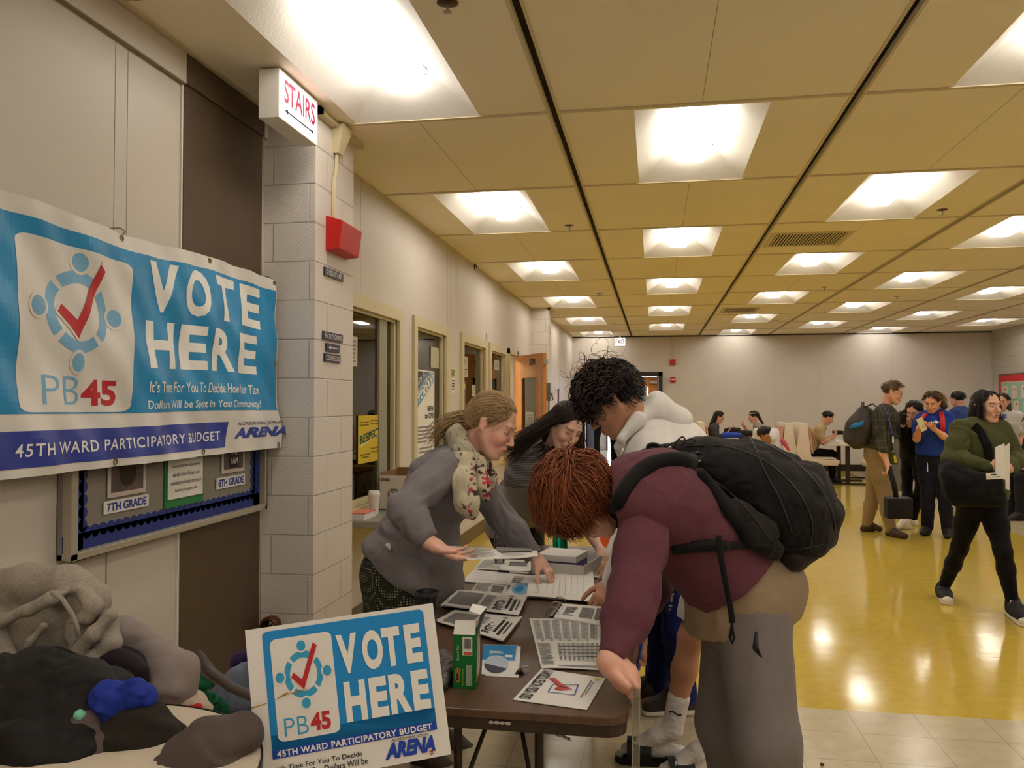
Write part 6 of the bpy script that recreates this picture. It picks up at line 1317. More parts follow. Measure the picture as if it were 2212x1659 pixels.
# ------------------------------------------------------------------ backpack of the red-haired boy
def backpack():
    t = thing('backpack', 'large bulging black backpack worn by the red-haired boy', 'backpack', A(1600, 1060, 2.68)); Y = 2.68
    N = cloth('black_cordura', (30, 27, 27), .75, bump=.0006, bscale=700); N2 = cloth('charcoal_cordura', (44, 40, 38), .8)
    L = V(0, 1, 0); p = lambda x, y, d=0: A(x, y, Y+d)
    body_ = chain([p(1470, 990), p(1545, 1010), p(1625, 1040), p(1690, 1090), p(1718, 1130)], [.055, .085, .125, .145, .128], .05, (L, 1.25))
    solid('main_body', body_, N, t, .006, folds=[(.010, (9, 4, 9), frame(nrm(p(1718, 1130)-p(1470, 990))), 201), (.004, (22, 14, 22), None, 205)])
    solid('front_pocket', chain([p(1655, 1010), p(1712, 1050), p(1755, 1110), p(1760, 1150)], [.04, .075, .082, .06], .04, (L, 1.5)), N2 if False else N, t, .006, folds=[(.007, (14, 8, 14), None, 207)])
    solid('bottom_panel', chain([p(1655, 1165), p(1705, 1190), p(1752, 1175)], [.04, .055, .045], .03, (L, 2.2)), cloth('brown_black_cordura', (46, 38, 34), .75), t, .006, folds=[(.004, (18, 10, 18), None, 208)])
    solid('side_pocket', chain([p(1590, 1105, -.20), p(1640, 1150, -.19), p(1670, 1190, -.17)], [.04, .045, .03], .03, (L, .45)), N2, t, .005, folds=[(.004, (22, 10, 22), None, 209)])
    OB = [o for o in COL.objects if o.parent is t]; CL = OB+RCL
    ZM = mat('zip_grey', (46, 43, 42), .6)
    for nm, r_, pts in (('zip', .0035, [(1480, 962), (1560, 958), (1640, 985), (1700, 1040), (1735, 1110), (1730, 1170)]), ('zip', .0035, [(1650, 958), (1700, 985), (1745, 1030), (1780, 1090), (1790, 1140)]), ('seam', .0025, [(1470, 1000), (1540, 1030), (1600, 1080), (1650, 1150)]), ('seam', .0025, [(1620, 945), (1632, 1000), (1665, 1060), (1690, 1130)]), ('seam', .0025, [(1655, 1168), (1700, 1170), (1760, 1158)])):
        MB().tube(drape(OB, densify([p(*q) for q in pts]), off=.001), r_, 6, flat=.7).build(nm, ZM, t, smooth=True)
    st = cloth('strap_black', (24, 22, 22), .7)
    def strap(nm, pts, w_, th, lay, off=.004, up=(0, 0, 1), wrap=False):
        q = densify(pts, 5, 2); q = np.array(drape(lay, q, off=off)) if lay else q
        for _ in range(4): q[1:-1] = (q[:-2]+2*q[1:-1]+q[2:])/4
        if wrap: q = np.concatenate([[q[0]+V(.03, .04, -.01)], q, [q[-1]+V(-.02, .05, -.03), q[-1]+V(-.015, .12, -.06)]])
        MB().tube(q, w_/2, 12, flat=th/w_*2, up=up).build(nm, st, t, smooth=True)
    Yv = (0, 1, 0)
    strap('shoulder_strap', [p(1470, 985), p(1435, 984), p(1402, 992), p(1374, 1012), p(1352, 1045), p(1340, 1080)], .055, .02, CL, .008, Yv, True)
    strap('shoulder_strap', [p(1480, 965, .1), p(1430, 968, .1), p(1385, 980, .12), p(1350, 1010, .12), p(1335, 1050, .12)], .05, .016, None)
    strap('shoulder_strap', [p(1500, 1010), p(1535, 1048), p(1568, 1090), p(1596, 1130), p(1602, 1150)], .042, .016, CL, .004, Yv)
    strap('side_strap', [p(1448, 1155), p(1480, 1150), p(1510, 1149), p(1540, 1150)], .036, .014, CL, .004, Yv); strap('side_strap', [p(1540, 1150), p(1580, 1152), p(1620, 1155), p(1655, 1160)], .024, .006, CL, .006, Yv)
    c = drape(CL, [p(1546, 1150)], off=.012)[0]; MB().box((-.022, -.008, -.014), (.022, .008, .014), XYZ, c).build('buckle', BLACKT, t, bevel=.003)
    strap('hanging_strap', [p(1552, 1156, -.3), p(1556, 1200, -.31), p(1568, 1260, -.31), p(1578, 1310, -.29), p(1582, 1345, -.28)], .017, .004, None, up=Yv)
    strap('grab_loop', [p(1422, 988, 0), p(1402, 975, 0), p(1398, 962, 0), p(1415, 958, 0), p(1436, 972, 0), p(1440, 988, 0)], .022, .007, None)
    MB().tube([p(1581, 1340, -.285), p(1582, 1360, -.285), p(1586, 1378, -.285), p(1582, 1390, -.285), p(1577, 1376, -.285), p(1581, 1355, -.285)], .0045, 6).build('strap_end', st, t, smooth=True)
    cord = mat('elastic_cord', (36, 34, 36), .5)
    for pts in ([(1452, 968), (1462, 952), (1475, 942), (1482, 952), (1470, 962)], [(1475, 955), (1490, 948), (1503, 950), (1498, 958), (1482, 958)], [(1478, 985), (1495, 978), (1515, 978), (1525, 985), (1510, 992), (1492, 990)]):
        MB().tube(densify([p(x, y, -.06-.09*(y > 970)) for x, y in pts], 4, 1), .003, 6).build('cord', cord, t, smooth=True)
    for x, y in ((1447, 968), (1470, 990), (1505, 990)): MB().lathe([(.003, 0), (.006, .001), (.007, .004), (.003, .006)], drape(OB, [p(x, y)], off=.002)[0], (0, -1, .3), 10).build('eyelet', METAL, t, smooth='auto')
    MB().tube(densify(drape(OB, [p(1472, 988), p(1485, 984), p(1497, 980), p(1506, 972)], off=.006), 3), [.005]*10, 6).build('purple_tie', mat('purple_tie', (84, 44, 104), .7), t, smooth=True)
    MB().tube(drape(CL, [p(1588, 1118), p(1600, 1135), p(1606, 1152)], off=.01), .0035, 6).build('zip_pull', METAL, t)
    return t
backpack()

# ---- bent person in blue sweatpants behind
def taft():
    J = dict(neck=A(1400, 1035, 3.98), chest=A(1420, 1085, 4.05), waist=A(1440, 1150, 4.15), pelvis=A(1450, 1195, 4.2), shL=A(1395, 1070, 3.85), shR=A(1395, 1060, 4.2), elL=A(1400, 1150, 3.78), wrL=A(1440, 1190, 3.9), elR=A(1380, 1140, 4.3), wrR=A(1400, 1180, 4.3),
             hipL=A(1465, 1215, 4.08), hipR=A(1440, 1215, 4.27), knL=A(1468, 1370, 4.02), knR=A(1432, 1365, 4.2), anL=A(1478, 1515, 4.08), anR=A(1418, 1492, 4.22))
    t = thing('person', 'person in navy blue sweatpants lettered TAFT standing between white hoodie and maroon sweatshirt', 'person', ground(J['pelvis']))
    h = Head(A(1378, 1010, 3.95), (-.7, .3, -.6), (-.4, 0, .9), .95)
    P = torso(J, -.01)+arm(J, 'R')+arm(J, 'L')+h.neck(J['neck'])+leg(J, 'R')+leg(J, 'L')+hand(J['wrL'], (.5, 0, -.8), (0, 1, 0), (-1, 0, 0))+hand(J['wrR'], (.5, 0, -.8), (0, 1, 0), (-1, 0, 0))
    P += foot(J['anL'], J['anL']+V(-.15, -.04, -.06))+foot(J['anR'], J['anR']+V(-.15, -.06, -.06))
    body(t, P, h, (200, 150, 124), .007)
    scalp(h, (40, 28, 22), t, h=.006)
    nv = cloth('navy_sweats', (26, 34, 92), bump=.0006)
    solid('sweater', torso(J, .025)+arm(J, 'R', .022)+arm(J, 'L', .022), cloth('navy_sweater', (30, 34, 66)), t, .008, folds=[(.006, (9, 9, 9), None, 221)])
    solid('sweatpants', [C(J['pelvis'], lerp(J['hipL'], J['hipR'], .5), .135, .135, .05, (V(0, 1, 0), 1.3))]+[q for k in 'LR' for q in (C(J['hip'+k], J['kn'+k], .105, .082, .05), C(J['kn'+k], lerp(J['kn'+k], J['an'+k], .9), .082, .06, .04))], nv, t, .007, folds=[(.010, (8, 8, 4), None, 223)])
    c = A(1444, 1300, 3.97); u = A(1492, 1300, 3.97)-c; v = V(0, 0, 1)
    gl = mat('letter_grey', (150, 150, 158), .8); text('TAFT', c, u, v*.042, gl, t, bold=.05, lift=.006); text('PHYSICAL EDUCATION', c-v*.042, u, v*.014, gl, t, lift=.006, name='small_lettering')
    MB().box((0, -.003, -.022), (.105, 0, -.012), XYZ, c+V(0, -.004, 0)).build('bar_print', gl, t)
    for k in 'LR':
        an = J['an'+k]; toe = V(an[0]-.17, an[1]-.05, .035); a_ = V(an[0], an[1], .09)
        solid('sneaker', foot(a_, toe, 1.1, .006), mat('sneaker_brown', (56, 46, 40), .7), t, .006); solid('sneaker_sole', [C((a_[0]+.045, a_[1], .014), (toe[0], toe[1], .014), .034, .032, .01, (V(0, 1, 0), 1.3))], SOLE, t, .006, cuts=[(V(0, 0, .026), V(0, 0, 1)), (V(0, 0, .001), V(0, 0, -1))])
    solid('pen_case', [C(A(1500, 1505, 4.0), A(1512, 1520, 4.0), .02, .02, .01)], nv, t, .006) if False else None
taft()

# ------------------------------------------------------------------ people farther down the hall
def simple(label, J, head, skin, top, bottom, hair, h=.01, s=1., sleeves=1.0, hands=None, shoes=SHOE, face=None, topo=.018, boto=.02, flare=.02, hem=None, hairst=None, folds=.005, loc=None, no_legs=False, hairprims=None, nm='person', sneaker=None, hsub=None):
    t = thing(nm, label, 'person', ground(J['pelvis']))
    P = torso(J, -.012, s)+arm(J, 'R', -.002, s)+arm(J, 'L', -.002, s)+head.neck(J['neck'], .052*s)+leg(J, 'R', -.012, s)+leg(J, 'L', -.012, s)
    for k in 'LR':
        an = J['an'+k]; toe = J.get('toe'+k, an+V(.1, -.08, -.06)); P += foot(an, toe, s)
        hd, hn, ht, cu = (hands or {}).get(k, ((0, 0, -1), (1 if k == 'R' else -1, 0, 0), (0, -1, 0), .4)); P += hand(J['wr'+k], hd, hn, ht, (cu,)*4, s)
        sh_ = sneaker or shoes; solid('shoe', foot(V(*an)+V(0, 0, 0), toe, s*1.08, .006), sh_, t, max(.007, h*.8))
    body(t, P, head, skin, h*.8, face=face)
    hp = lerp(J['hipL'], J['hipR'], .5); lat = nrm(J['hipR']-J['hipL']); hl = lerp(J['pelvis'], hp, .8) if hem is None else lerp(J['waist'], J['pelvis'], hem)
    tp = torso(J, topo, s)+[C(J['waist'], hl, (.112+topo)*s, (.128+topo)*s, .05, (lat, 1.3))]
    for k in 'LR': tp += arm(J, k, topo, s, end=sleeves) if sleeves > .3 else [C(J['sh'+k], lerp(J['sh'+k], J['el'+k], .7), (.058+topo)*s, (.056+topo)*s, .04)]
    solid('top', tp, top, t, h*.8, folds=[(folds, (9, 9, 9), None, 300+len(label))], cuts=[(hl-V(0, 0, .03), nrm(J['pelvis']-J['chest']))] if hem != 'x' else ())
    if not no_legs: solid('trousers', [C(J['pelvis'], hp, (.115+boto)*s, (.118+boto)*s, .05, (lat, 1.3))]+leg(J, 'R', boto, s, .96, flare)+leg(J, 'L', boto, s, .96, flare), bottom, t, h*.8, folds=[(folds, (8, 8, 4), None, 320+len(label))])
    scalp(head, hair, t, hairprims, h=max(.006, h*.7), grow=.0, sub=hsub)
    strands(head, 420, lambda u, p: p[2] > .02 and p[0] < .055 and not (p[2] < .06 and p[0] > -.01), lambda q, t_, u, sd: V(.35 if q[2] > .1 else -.2, .3*np.sign(u[1]), -.5)+.4*sd, hair, .0032, 4, .012, (.0, .006), seed=len(label), parent=t, name='locks', var=.3, nside=4)
    return t
def stand(px, py_top, Yd, hgt, lean=(0, 0), face=(1, -.3), **over):
    pass
def AY(*a): return A(*a)

# walking woman in green
def walker():
    Y = 6.45
    J = dict(neck=A(2120, 922, Y), chest=A(2116, 955, Y), waist=A(2116, 1015, Y), pelvis=A(2118, 1062, Y), shR=A(2078, 930, Y-.1), shL=A(2158, 932, Y+.02), elR=A(2058, 992, Y-.18), wrR=A(2140, 1010, Y-.32), elL=A(2196, 990, Y-.02), wrL=A(2180, 1012, Y-.28),
             hipR=A(2100, 1080, Y), hipL=A(2140, 1080, Y), knR=A(2072, 1185, Y+.12), knL=A(2166, 1190, Y-.2), anR=A(2036, 1275, 6.85), anL=A(2188, 1305, 6.3))
    J['toeR'] = at(2046, 1296, Z=.03); J['toeL'] = at(2212, 1342, Z=.03)
    t = thing('person', 'dark-haired woman in an olive green sweatshirt and black leggings striding past', 'person', ground(J['pelvis']))
    h = Head(A(2131, 878, Y-.02), (.42, -.88, -.06), (0, 0, 1), .98, True)
    P = torso(J, -.012)+arm(J, 'R', -.002)+arm(J, 'L', -.002)+h.neck(J['neck'], .048)+leg(J, 'R', -.01)+leg(J, 'L', -.01)
    P += hand(J['wrR'], A(2166, 1006, Y-.36)-J['wrR'], (0, 1, 0), (0, 0, 1), (.9, 1, 1, 1), .95)+hand(J['wrL'], A(2150, 1004, Y-.36)-J['wrL'], (0, 1, 0), (0, 0, 1), (.8, .9, .9, .9), .95)
    for k in 'RL': P += foot(J['an'+k], J['toe'+k])
    body(t, P, h, (218, 168, 146), .0042, face=dict(lip=(170, 84, 80), brow=(50, 34, 28), shut=.0, blush=.2))
    g = cloth('olive_fleece', (74, 76, 44)); WS = [solid('sweatshirt', torso(J, .03)+[C(J['waist'], lerp(J['waist'], J['pelvis'], .9), .14, .14, .04, (V(1, 0, 0), 1.25))], g, t, .0075, folds=[(.008, (7, 7, 10), None, 401)], cuts=[(A(2100, 1078, Y), V(0, 0, -1))])]
    for k in 'RL': WS.append(solid('sleeve', arm(J, k, .028, end=.95, cuff=.016), g, t, .007, folds=[(.013, (9, 9, 9), None, 402)]))
    solid('leggings', [C(J['pelvis'], lerp(J['hipL'], J['hipR'], .5), .125, .125, .05, (V(1, 0, 0), 1.3))]+leg(J, 'R', .004, .98, .98, .006)+leg(J, 'L', .004, .98, .98, .006), cloth('black_leggings', (20, 18, 20)), t, .007, folds=[(.003, (14, 14, 12), None, 403)])
    ck = mat('canvas_black', (24, 23, 26), .8)
    for k in 'RL':
        an, toe = J['an'+k], V(*J['toe'+k]); d = nrm((toe-an)*V(1, 1, 0)); lat = V(-d[1], d[0], 0); lift = .02 if k == 'R' else 0
        SNK = solid('sneaker', [C(an+V(0, 0, .03), an-V(0, 0, .03), .043, .042, .02)]+foot(an, toe+V(0, 0, .012), 1.0, .008), ck, t, .006)
        hb = V(an[0], an[1], toe[2]-.02)-d*.05; solid('rubber_sole', [C(hb, V(toe[0], toe[1], toe[2]-.02)+d*.01, .036, .036, .01, (lat, 1.2))], SOLE, t, .0055, cuts=[(V(0, 0, toe[2]-.002), V(0, 0, 1)), (V(0, 0, max(.001, toe[2]-.033)), V(0, 0, -1))])
        solid('toe_cap', [C(toe+V(0, 0, .004)-d*.01, toe+d*.016, .035, .032, .01, (lat, 1.2))], SOLE, t, .0055)
        for i in range(6):
            c = lerp(an+d*.045+V(0, 0, .03), toe-d*.05+V(0, 0, .035), i/5); MB().tube([c-lat*.022, c+lat*.022+d*.012], .003, 5).build('lace', SOLE, SNK)
        for q in (-1, 1): MB().tube([an+d*.05+V(0, 0, .02), an+d*.07+lat*.03*q+V(0, 0, .04), an+d*.075+lat*.045*q+V(0, 0, -.0), an+d*.06+lat*.02*q+V(0, 0, .01)], .003, 5).build('lace', SOLE, SNK, smooth=True)
        if k == 'L': c = an-lat*.047 if np.dot(lat, (0, 1, 0)) > 0 else an+lat*.047; n_ = nrm((c-an)); c = c+n_*.012; MB().lathe([(0, 0), (.022, 0), (.024, -.004)], c, n_, 20).build('ankle_patch', SOLE, SNK); u_ = d; mb = MB(); s5 = star(0, 0, .014, .014, 5); mb.add([c+n_*.002+u_*a+V(0, 0, 1)*b for a, b in s5], [tuple(range(10))]); mb.build('star_print', mat('star_navy', (40, 44, 90), .5), SNK)
    scalp(h, (30, 22, 20), t, [E_(h.p(-.05, 0, -.03), (.05, .085, .10), h.fr, .03)]+[C(h.p(-.04, q*.055, .0), h.p(-.015, q*.062, -.12), .03, .034, .04) for q in (-1, 1)], h=.006, sub=[ES(h.p(.12, 0, -.05), (.075, .072, .105), h.fr, .01)])
    strands(h, 1300, lambda u, p: p[2] > .0 and p[0] < .065 and not (p[2] < .05 and p[0] > .0), lambda q, t_, u, sd: V(-.2 if t_ < .3 else .08, np.sign(u[1])*(.9 if t_ < .3 else 0), -.25 if t_ < .3 else -1)+.15*sd, (36, 26, 24), .0024, 18, .0155, (.001, .010), nside=4, seed=33, parent=t, hug=.35, flat=.45)
    t2 = thing('shoulder_bag', 'large black shoulder bag slung in front of the woman in green', 'bag', A(2100, 1050, Y-.3))
    solid('bag', [C(A(2056, 1028, Y-.30), A(2120, 1055, Y-.36), .07, .085, .05, (V(0, 0, 1), 1.3)), C(A(2070, 1078, Y-.33), A(2158, 1078, Y-.36), .055, .055, .05), C(A(2060, 1050, Y-.33), A(2150, 1045, Y-.36), .075, .06, .05), C(A(2048, 1010, Y-.22), A(2060, 1060, Y-.3), .06, .06, .04)], cloth('black_canvas', (20, 19, 22)), t2, .008, folds=[(.014, (7, 7, 11), None, 411)])
    q = drape(WS, densify([A(2128, 1045, Y), A(2122, 1000, Y), A(2112, 960, Y), A(2098, 928, Y), A(2084, 918, Y)], 5), off=.01)
    for q in (q,): MB().tube(q, .03, 10, flat=.25, up=(0, 1, 0)).build('strap', cloth('black_canvas', (0, 0, 0)), t2, smooth=True)
    t3 = thing('folded_papers', 'upright white folded papers held in the hands of the woman in green', 'papers', A(2160, 1000, Y-.42))
    a, b = A(2150, 1010, Y-.40), A(2170, 1004, Y-.40); up_ = A(2150, 966, Y-.40)-a
    for i in range(2): Sheet(a+V(0, -.01*i, -.06), b+V(0, -.01*i, -.10), b+up_*(1.05-.2*i)+V(.0, 0, .0), a+up_+V(0, 0, 0)).slab('sheet', PAPER, t3, .003, 4)
    Sheet(b+V(0, -.01, -.16), b+V(.02, -.02, -.17), b+up_*1.1+V(.028, -.01, 0), b+up_*.9).slab('sheet', PAPER, t3, .003, 4)
    t4 = thing('name_tag', 'small white printed tag hanging on the black bag of the woman in green', 'tag', A(2143, 1029, Y-.46)); sh = Sheet(A(2131, 1036, Y-.46), A(2163, 1034, Y-.46), A(2161, 1020, Y-.46), A(2130, 1022, Y-.46)); sh.slab('card', PAPER, t4, .002, 2); sh.rects('print', [(.1, .3, .9, .38), (.3, .6, .7, .8)], INK, t4)
walker()

def std(x, Y, hgt=1.7, lean=0., cx=None, spread=.1, turn=(1, 0)):
    """a standing figure at pixel column x and depth Y; turn = the way it faces on the floor"""
    b = at(x, 900, Y=Y); X0 = b[0]; f = nrm(V(turn[0], turn[1], 0)); l = V(-f[1], f[0], 0); k = hgt/1.75
    Q = lambda a, c, z: V(X0, Y, 0)+f*a*k+l*c*k+V(0, 0, z*k)
    J = dict(neck=Q(.06+lean, 0, 1.47), chest=Q(.02+lean*.7, 0, 1.32), waist=Q(lean*.3, 0, 1.10), pelvis=Q(0, 0, .96), shL=Q(.02+lean*.9, .18, 1.41), shR=Q(.02+lean*.9, -.18, 1.41), elL=Q(.0+lean*.6, .23, 1.13), elR=Q(.0+lean*.6, -.23, 1.13), wrL=Q(.10+lean*.4, .22, .90), wrR=Q(.10+lean*.4, -.22, .90),
             hipL=Q(0, .09, .90), hipR=Q(0, -.09, .90), knL=Q(.03, spread, .50), knR=Q(.03, -spread, .50), anL=Q(-.02, spread, .09), anR=Q(-.02, -spread, .09), toeL=Q(.16, spread*1.2, .03), toeR=Q(.16, -spread*1.2, .03))
    J['head'] = Q(.10+lean*1.15, 0, 1.63); return J, f, l, Q, k

# man in the plaid shirt
def plaid():
    J, f, l, Q, k = std(1893, 9.95, 1.76, .10, turn=(.92, -.3))
    J.update(neck=A(1912, 884, 9.95), wrR=A(1917, 1003, 9.6), elR=A(1903, 965, 9.65), shR=A(1897, 905, 9.78), shL=A(1913, 903, 10.12), anL=A(1872, 1133, 10.15), toeL=at(1900, 1142, Z=.03), anR=A(1925, 1148, 9.85), toeR=at(1955, 1158, Z=.03), knR=A(1912, 1075, 9.85), knL=A(1885, 1072, 10.1))
    h = Head(A(1928, 848, 9.9), (.88, -.35, -.28), (.25, -.05, .96), 1.04)
    pm = mat('plaid_shirt', (52, 50, 38), .85); nt = pm.node_tree; L = nt.links; b = nt.nodes['Principled BSDF']; tc = nt.nodes.new('ShaderNodeTexCoord'); prev = None
    mx = nt.nodes.new('ShaderNodeMix'); mx.data_type = 'RGBA'; mx.inputs[6].default_value = (*lin((50, 48, 36)), 1); mx.inputs[7].default_value = (*lin((78, 74, 54)), 1)
    sp = nt.nodes.new('ShaderNodeSeparateXYZ'); L.new(tc.outputs['Object'], sp.inputs[0]); outs = []
    for a_ in (0, 2):
        m1 = nt.nodes.new('ShaderNodeMath'); m1.operation = 'MODULO'; m1.inputs[1].default_value = .075; m0 = nt.nodes.new('ShaderNodeMath'); m0.inputs[1].default_value = 50; L.new(sp.outputs[a_], m0.inputs[0]); L.new(m0.outputs[0], m1.inputs[0])
        m2 = nt.nodes.new('ShaderNodeMath'); m2.operation = 'LESS_THAN'; m2.inputs[1].default_value = .010; L.new(m1.outputs[0], m2.inputs[0]); outs.append(m2)
    m3 = nt.nodes.new('ShaderNodeMath'); m3.operation = 'MAXIMUM'; L.new(outs[0].outputs[0], m3.inputs[0]); L.new(outs[1].outputs[0], m3.inputs[1]); L.new(m3.outputs[0], mx.inputs[0]); L.new(mx.outputs[2], b.inputs['Base Color'])
    t = simple('man with glasses in dark plaid shirt and khaki trousers wearing a grey backpack', J, h, (218, 164, 138), pm, cloth('khaki', (150, 128, 94)), (104, 82, 60), .0068, 1.02, .75, {'R': ((.1, -.1, -1), (-1, 0, 0), (0, -1, 0), 1.0)}, mat('brown_shoe', (66, 44, 36), .5), dict(brow=(120, 90, 66), shut=.4), hem=.75)
    strands(h, 160, lambda u, p: p[2] > .07, lambda q, t_, u, sd: V(.5, .2*sd[1], .35-.5*t_)+.3*sd, (120, 96, 70), .003, 4, .011, (.002, .01), seed=41, parent=t)
    m = MB()
    for q in (-1, 1): c = h.p(.098, q*.031, .003); m.tube([c+h.y*.02*math.cos(a)+h.z*.014*math.sin(a) for a in np.linspace(0, 2*math.pi, 13)], .0018, 5); m.tube([h.p(.096, q*.05, .006), h.p(.02, q*.08, .008), h.p(-.01, q*.084, .0)], .0018, 5)
    m.build('glasses', METAL, t, smooth=True)
    lan = mat('lanyard_blue', (52, 74, 140), .6); MB().tube([A(1906, 872, 9.84), A(1917, 895, 9.72), A(1925, 925, 9.68), A(1928, 940, 9.66)], .009, 6, flat=.3).build('lanyard', lan, t, smooth=True); MB().box((-.008, -.003, -.07), (.008, .003, 0), XYZ, A(1929, 943, 9.66)).build('key', WHITE, t, bevel=.002)
    g = cloth('grey_backpack', (70, 66, 62)); t2 = thing('backpack', 'dark grey backpack with a bright blue patch on the back of the plaid-shirt man', 'backpack', A(1855, 920, 9.9))
    solid('main_body', chain([A(1868, 895, 9.9), A(1858, 920, 9.9), A(1852, 948, 9.9)], [.10, .14, .12], .05, (V(0, 1, 0), 1.15)), g, t2, .009, folds=[(.008, (8, 8, 8), None, 421)])
    solid('front_pocket', chain([A(1843, 920, 9.85), A(1838, 945, 9.85)], [.09, .085], .05), g, t2, .009, folds=[(.006, (8, 8, 8), None, 422)])
    MB().tube([A(1836, 925, 9.70), A(1848, 919, 9.68), A(1860, 917, 9.69), A(1866, 910, 9.74)], [.016, .030, .026, .016], 8, flat=.5, up=(0, 1, 0)).build('blue_flap', mat('bright_blue', (30, 120, 180), .6), t2, smooth=True)
    MB().tube([A(1868, 880, 9.8), A(1885, 872, 9.76), A(1900, 885, 9.68), A(1902, 915, 9.62), A(1893, 945, 9.66)], .022, 8, flat=.35).build('shoulder_strap', g, t2, smooth=True)
    MB().tube([A(1862, 878, 9.85), A(1862, 868, 9.85), A(1866, 868, 9.85), A(1866, 880, 9.85)], .006, 6).build('grab_loop', BLACKT, t2)
    t3 = thing('lunch_bag', 'black lunch box hanging on a wide strap from the plaid-shirt man’s hand', 'bag', A(1940, 1100, 9.5)); c = A(1940, 1099, 9.5)
    MB().box((-.13, -.09, -.10), (.13, .09, .11), XYZ, c).build('box', cloth('black_lunch', (34, 32, 34)), t3, bevel=.015, smooth='auto'); MB().box((-.125, -.085, .112), (.125, .085, .125), XYZ, c).build('lid', mat('lid_grey', (60, 60, 66), .35), t3, bevel=.004)
    MB().tube([c+V(-.02, 0, .12), A(1932, 1050, 9.5), A(1920, 1008, 9.56)], .028, 8, flat=.25, up=(0, 1, 0)).build('strap', cloth('black_lunch', (0, 0, 0)), t3, smooth=True)
    t4 = thing('folder', 'dark green and yellow folder held by the plaid-shirt man’s leg', 'folder', A(1932, 990, 9.65)); Sheet(A(1922, 1002, 9.68), A(1940, 1004, 9.65), A(1934, 978, 9.65), A(1919, 974, 9.68)).slab('cover', mat('folder_green', (66, 76, 38), .5), t4, .008, 2); Sheet(A(1932, 1000, 9.64), A(1938, 1000, 9.635), A(1935, 984, 9.635), A(1930, 984, 9.64)).slab('label', mat('label_yellow', (206, 180, 50), .5), t4, .002, 2)
plaid()

# girl in the blue T-shirt with the phone
def blue_girl():
    J, f, l, Q, k = std(2016, 10.0, 1.64, .06, turn=(-.45, -.85), spread=.15)
    J.update(neck=A(2022, 892, 9.98), shR=A(1993, 905, 10.0), shL=A(2046, 905, 9.95), elR=A(1980, 948, 9.85), wrR=A(1984, 926, 9.66), elL=A(2048, 950, 9.78), wrL=A(2016, 925, 9.66), anR=A(2003, 1140, 10.0), anL=A(2048, 1145, 9.9), toeR=at(1994, 1152, Z=.03), toeL=at(2046, 1158, Z=.03), knR=A(2005, 1070, 9.95), knL=A(2040, 1070, 9.85))
    h = Head(A(2014, 868, 9.88), (-.50, -.72, -.42), (-.1, -.3, .92), .97, True)
    t = simple('smiling young woman in royal blue T-shirt with red backpack straps looking at her phone', J, h, (226, 166, 132), cloth('royal_tshirt', (36, 64, 150)), cloth('navy_pants', (30, 30, 42)), (62, 44, 32), .0062, .94, .2, {'R': ((.15, -.4, .8), (.7, -.2, 0), (0, -1, 0), .9), 'L': ((-.5, -.3, .6), (-.4, -.6, 0), (0, -1, 0), .9)}, SHOE, dict(lip=(180, 90, 84), brow=(70, 48, 34), shut=.45), flare=.035, hem=.6,
               hairprims=[C(Head(A(2014, 868, 9.88), (-.50, -.72, -.42), (-.1, -.3, .92), .97).p(-.06, .06, -.02), Head(A(2014, 868, 9.88), (-.50, -.72, -.42), (-.1, -.3, .92), .97).p(-.05, .11, -.07), .05, .035, .03)])
    strands(h, 420, lambda u, p: p[2] > .0 and p[0] < .06 and not (p[2] < .055 and p[0] > -.01), lambda q, t_, u, sd: V(-.6, .55*np.sign(u[1]), -.35-.5*t_)+.2*sd, (96, 70, 46), .003, 13, .015, (.002, .012), seed=51, parent=t, hug=.5, tip=(166, 132, 88))
    r = mat('strap_red', (188, 36, 48), .6)
    for a_, b_, c_, d_ in (((2000, 893, 9.86), (1990, 905, 9.78), (1988, 925, 9.76), (1990, 935, 9.8)), ((2033, 890, 9.86), (2036, 905, 9.76), (2037, 922, 9.74), (2034, 935, 9.78))): MB().tube([A(*a_), A(*b_), A(*c_), A(*d_)], .027, 8, flat=.3).build('strap', r, t, smooth=True)
    MB().prism(star(0, 0, .035, .028, 4), A(2022, 912, 9.77), (1, 0, 0), (0, 0, 1), 0, .002).build('white_print', LETW, t)
    solid('drawstring', [C(A(2003, 1000, 9.78), A(2004, 1018, 9.77), .005, .005, .004)], LETW, t, .004)
    c = A(2037, 1040, 9.74); d_ = A(2052, 1098, 9.72); text('NOTRE DAME PREP', c+V(.03, 0, 0), d_-c, V(.045, -.01, .012), LETW, t, bold=.04, lift=.012)
    t2 = thing('phone', 'phone in a pale yellow case held by the young woman in the blue T-shirt', 'phone', A(1992, 914, 9.6)); MB().box((-.038, -.005, -.075), (.038, .005, .075), (nrm(V(.8, .3, .35)), nrm(V(-.3, .85, 0)), nrm(V(-.4, -.1, .9))), A(1991, 917, 9.58)).build('case', mat('pale_case', (214, 206, 160), .5), t2, bevel=.004)
blue_girl()
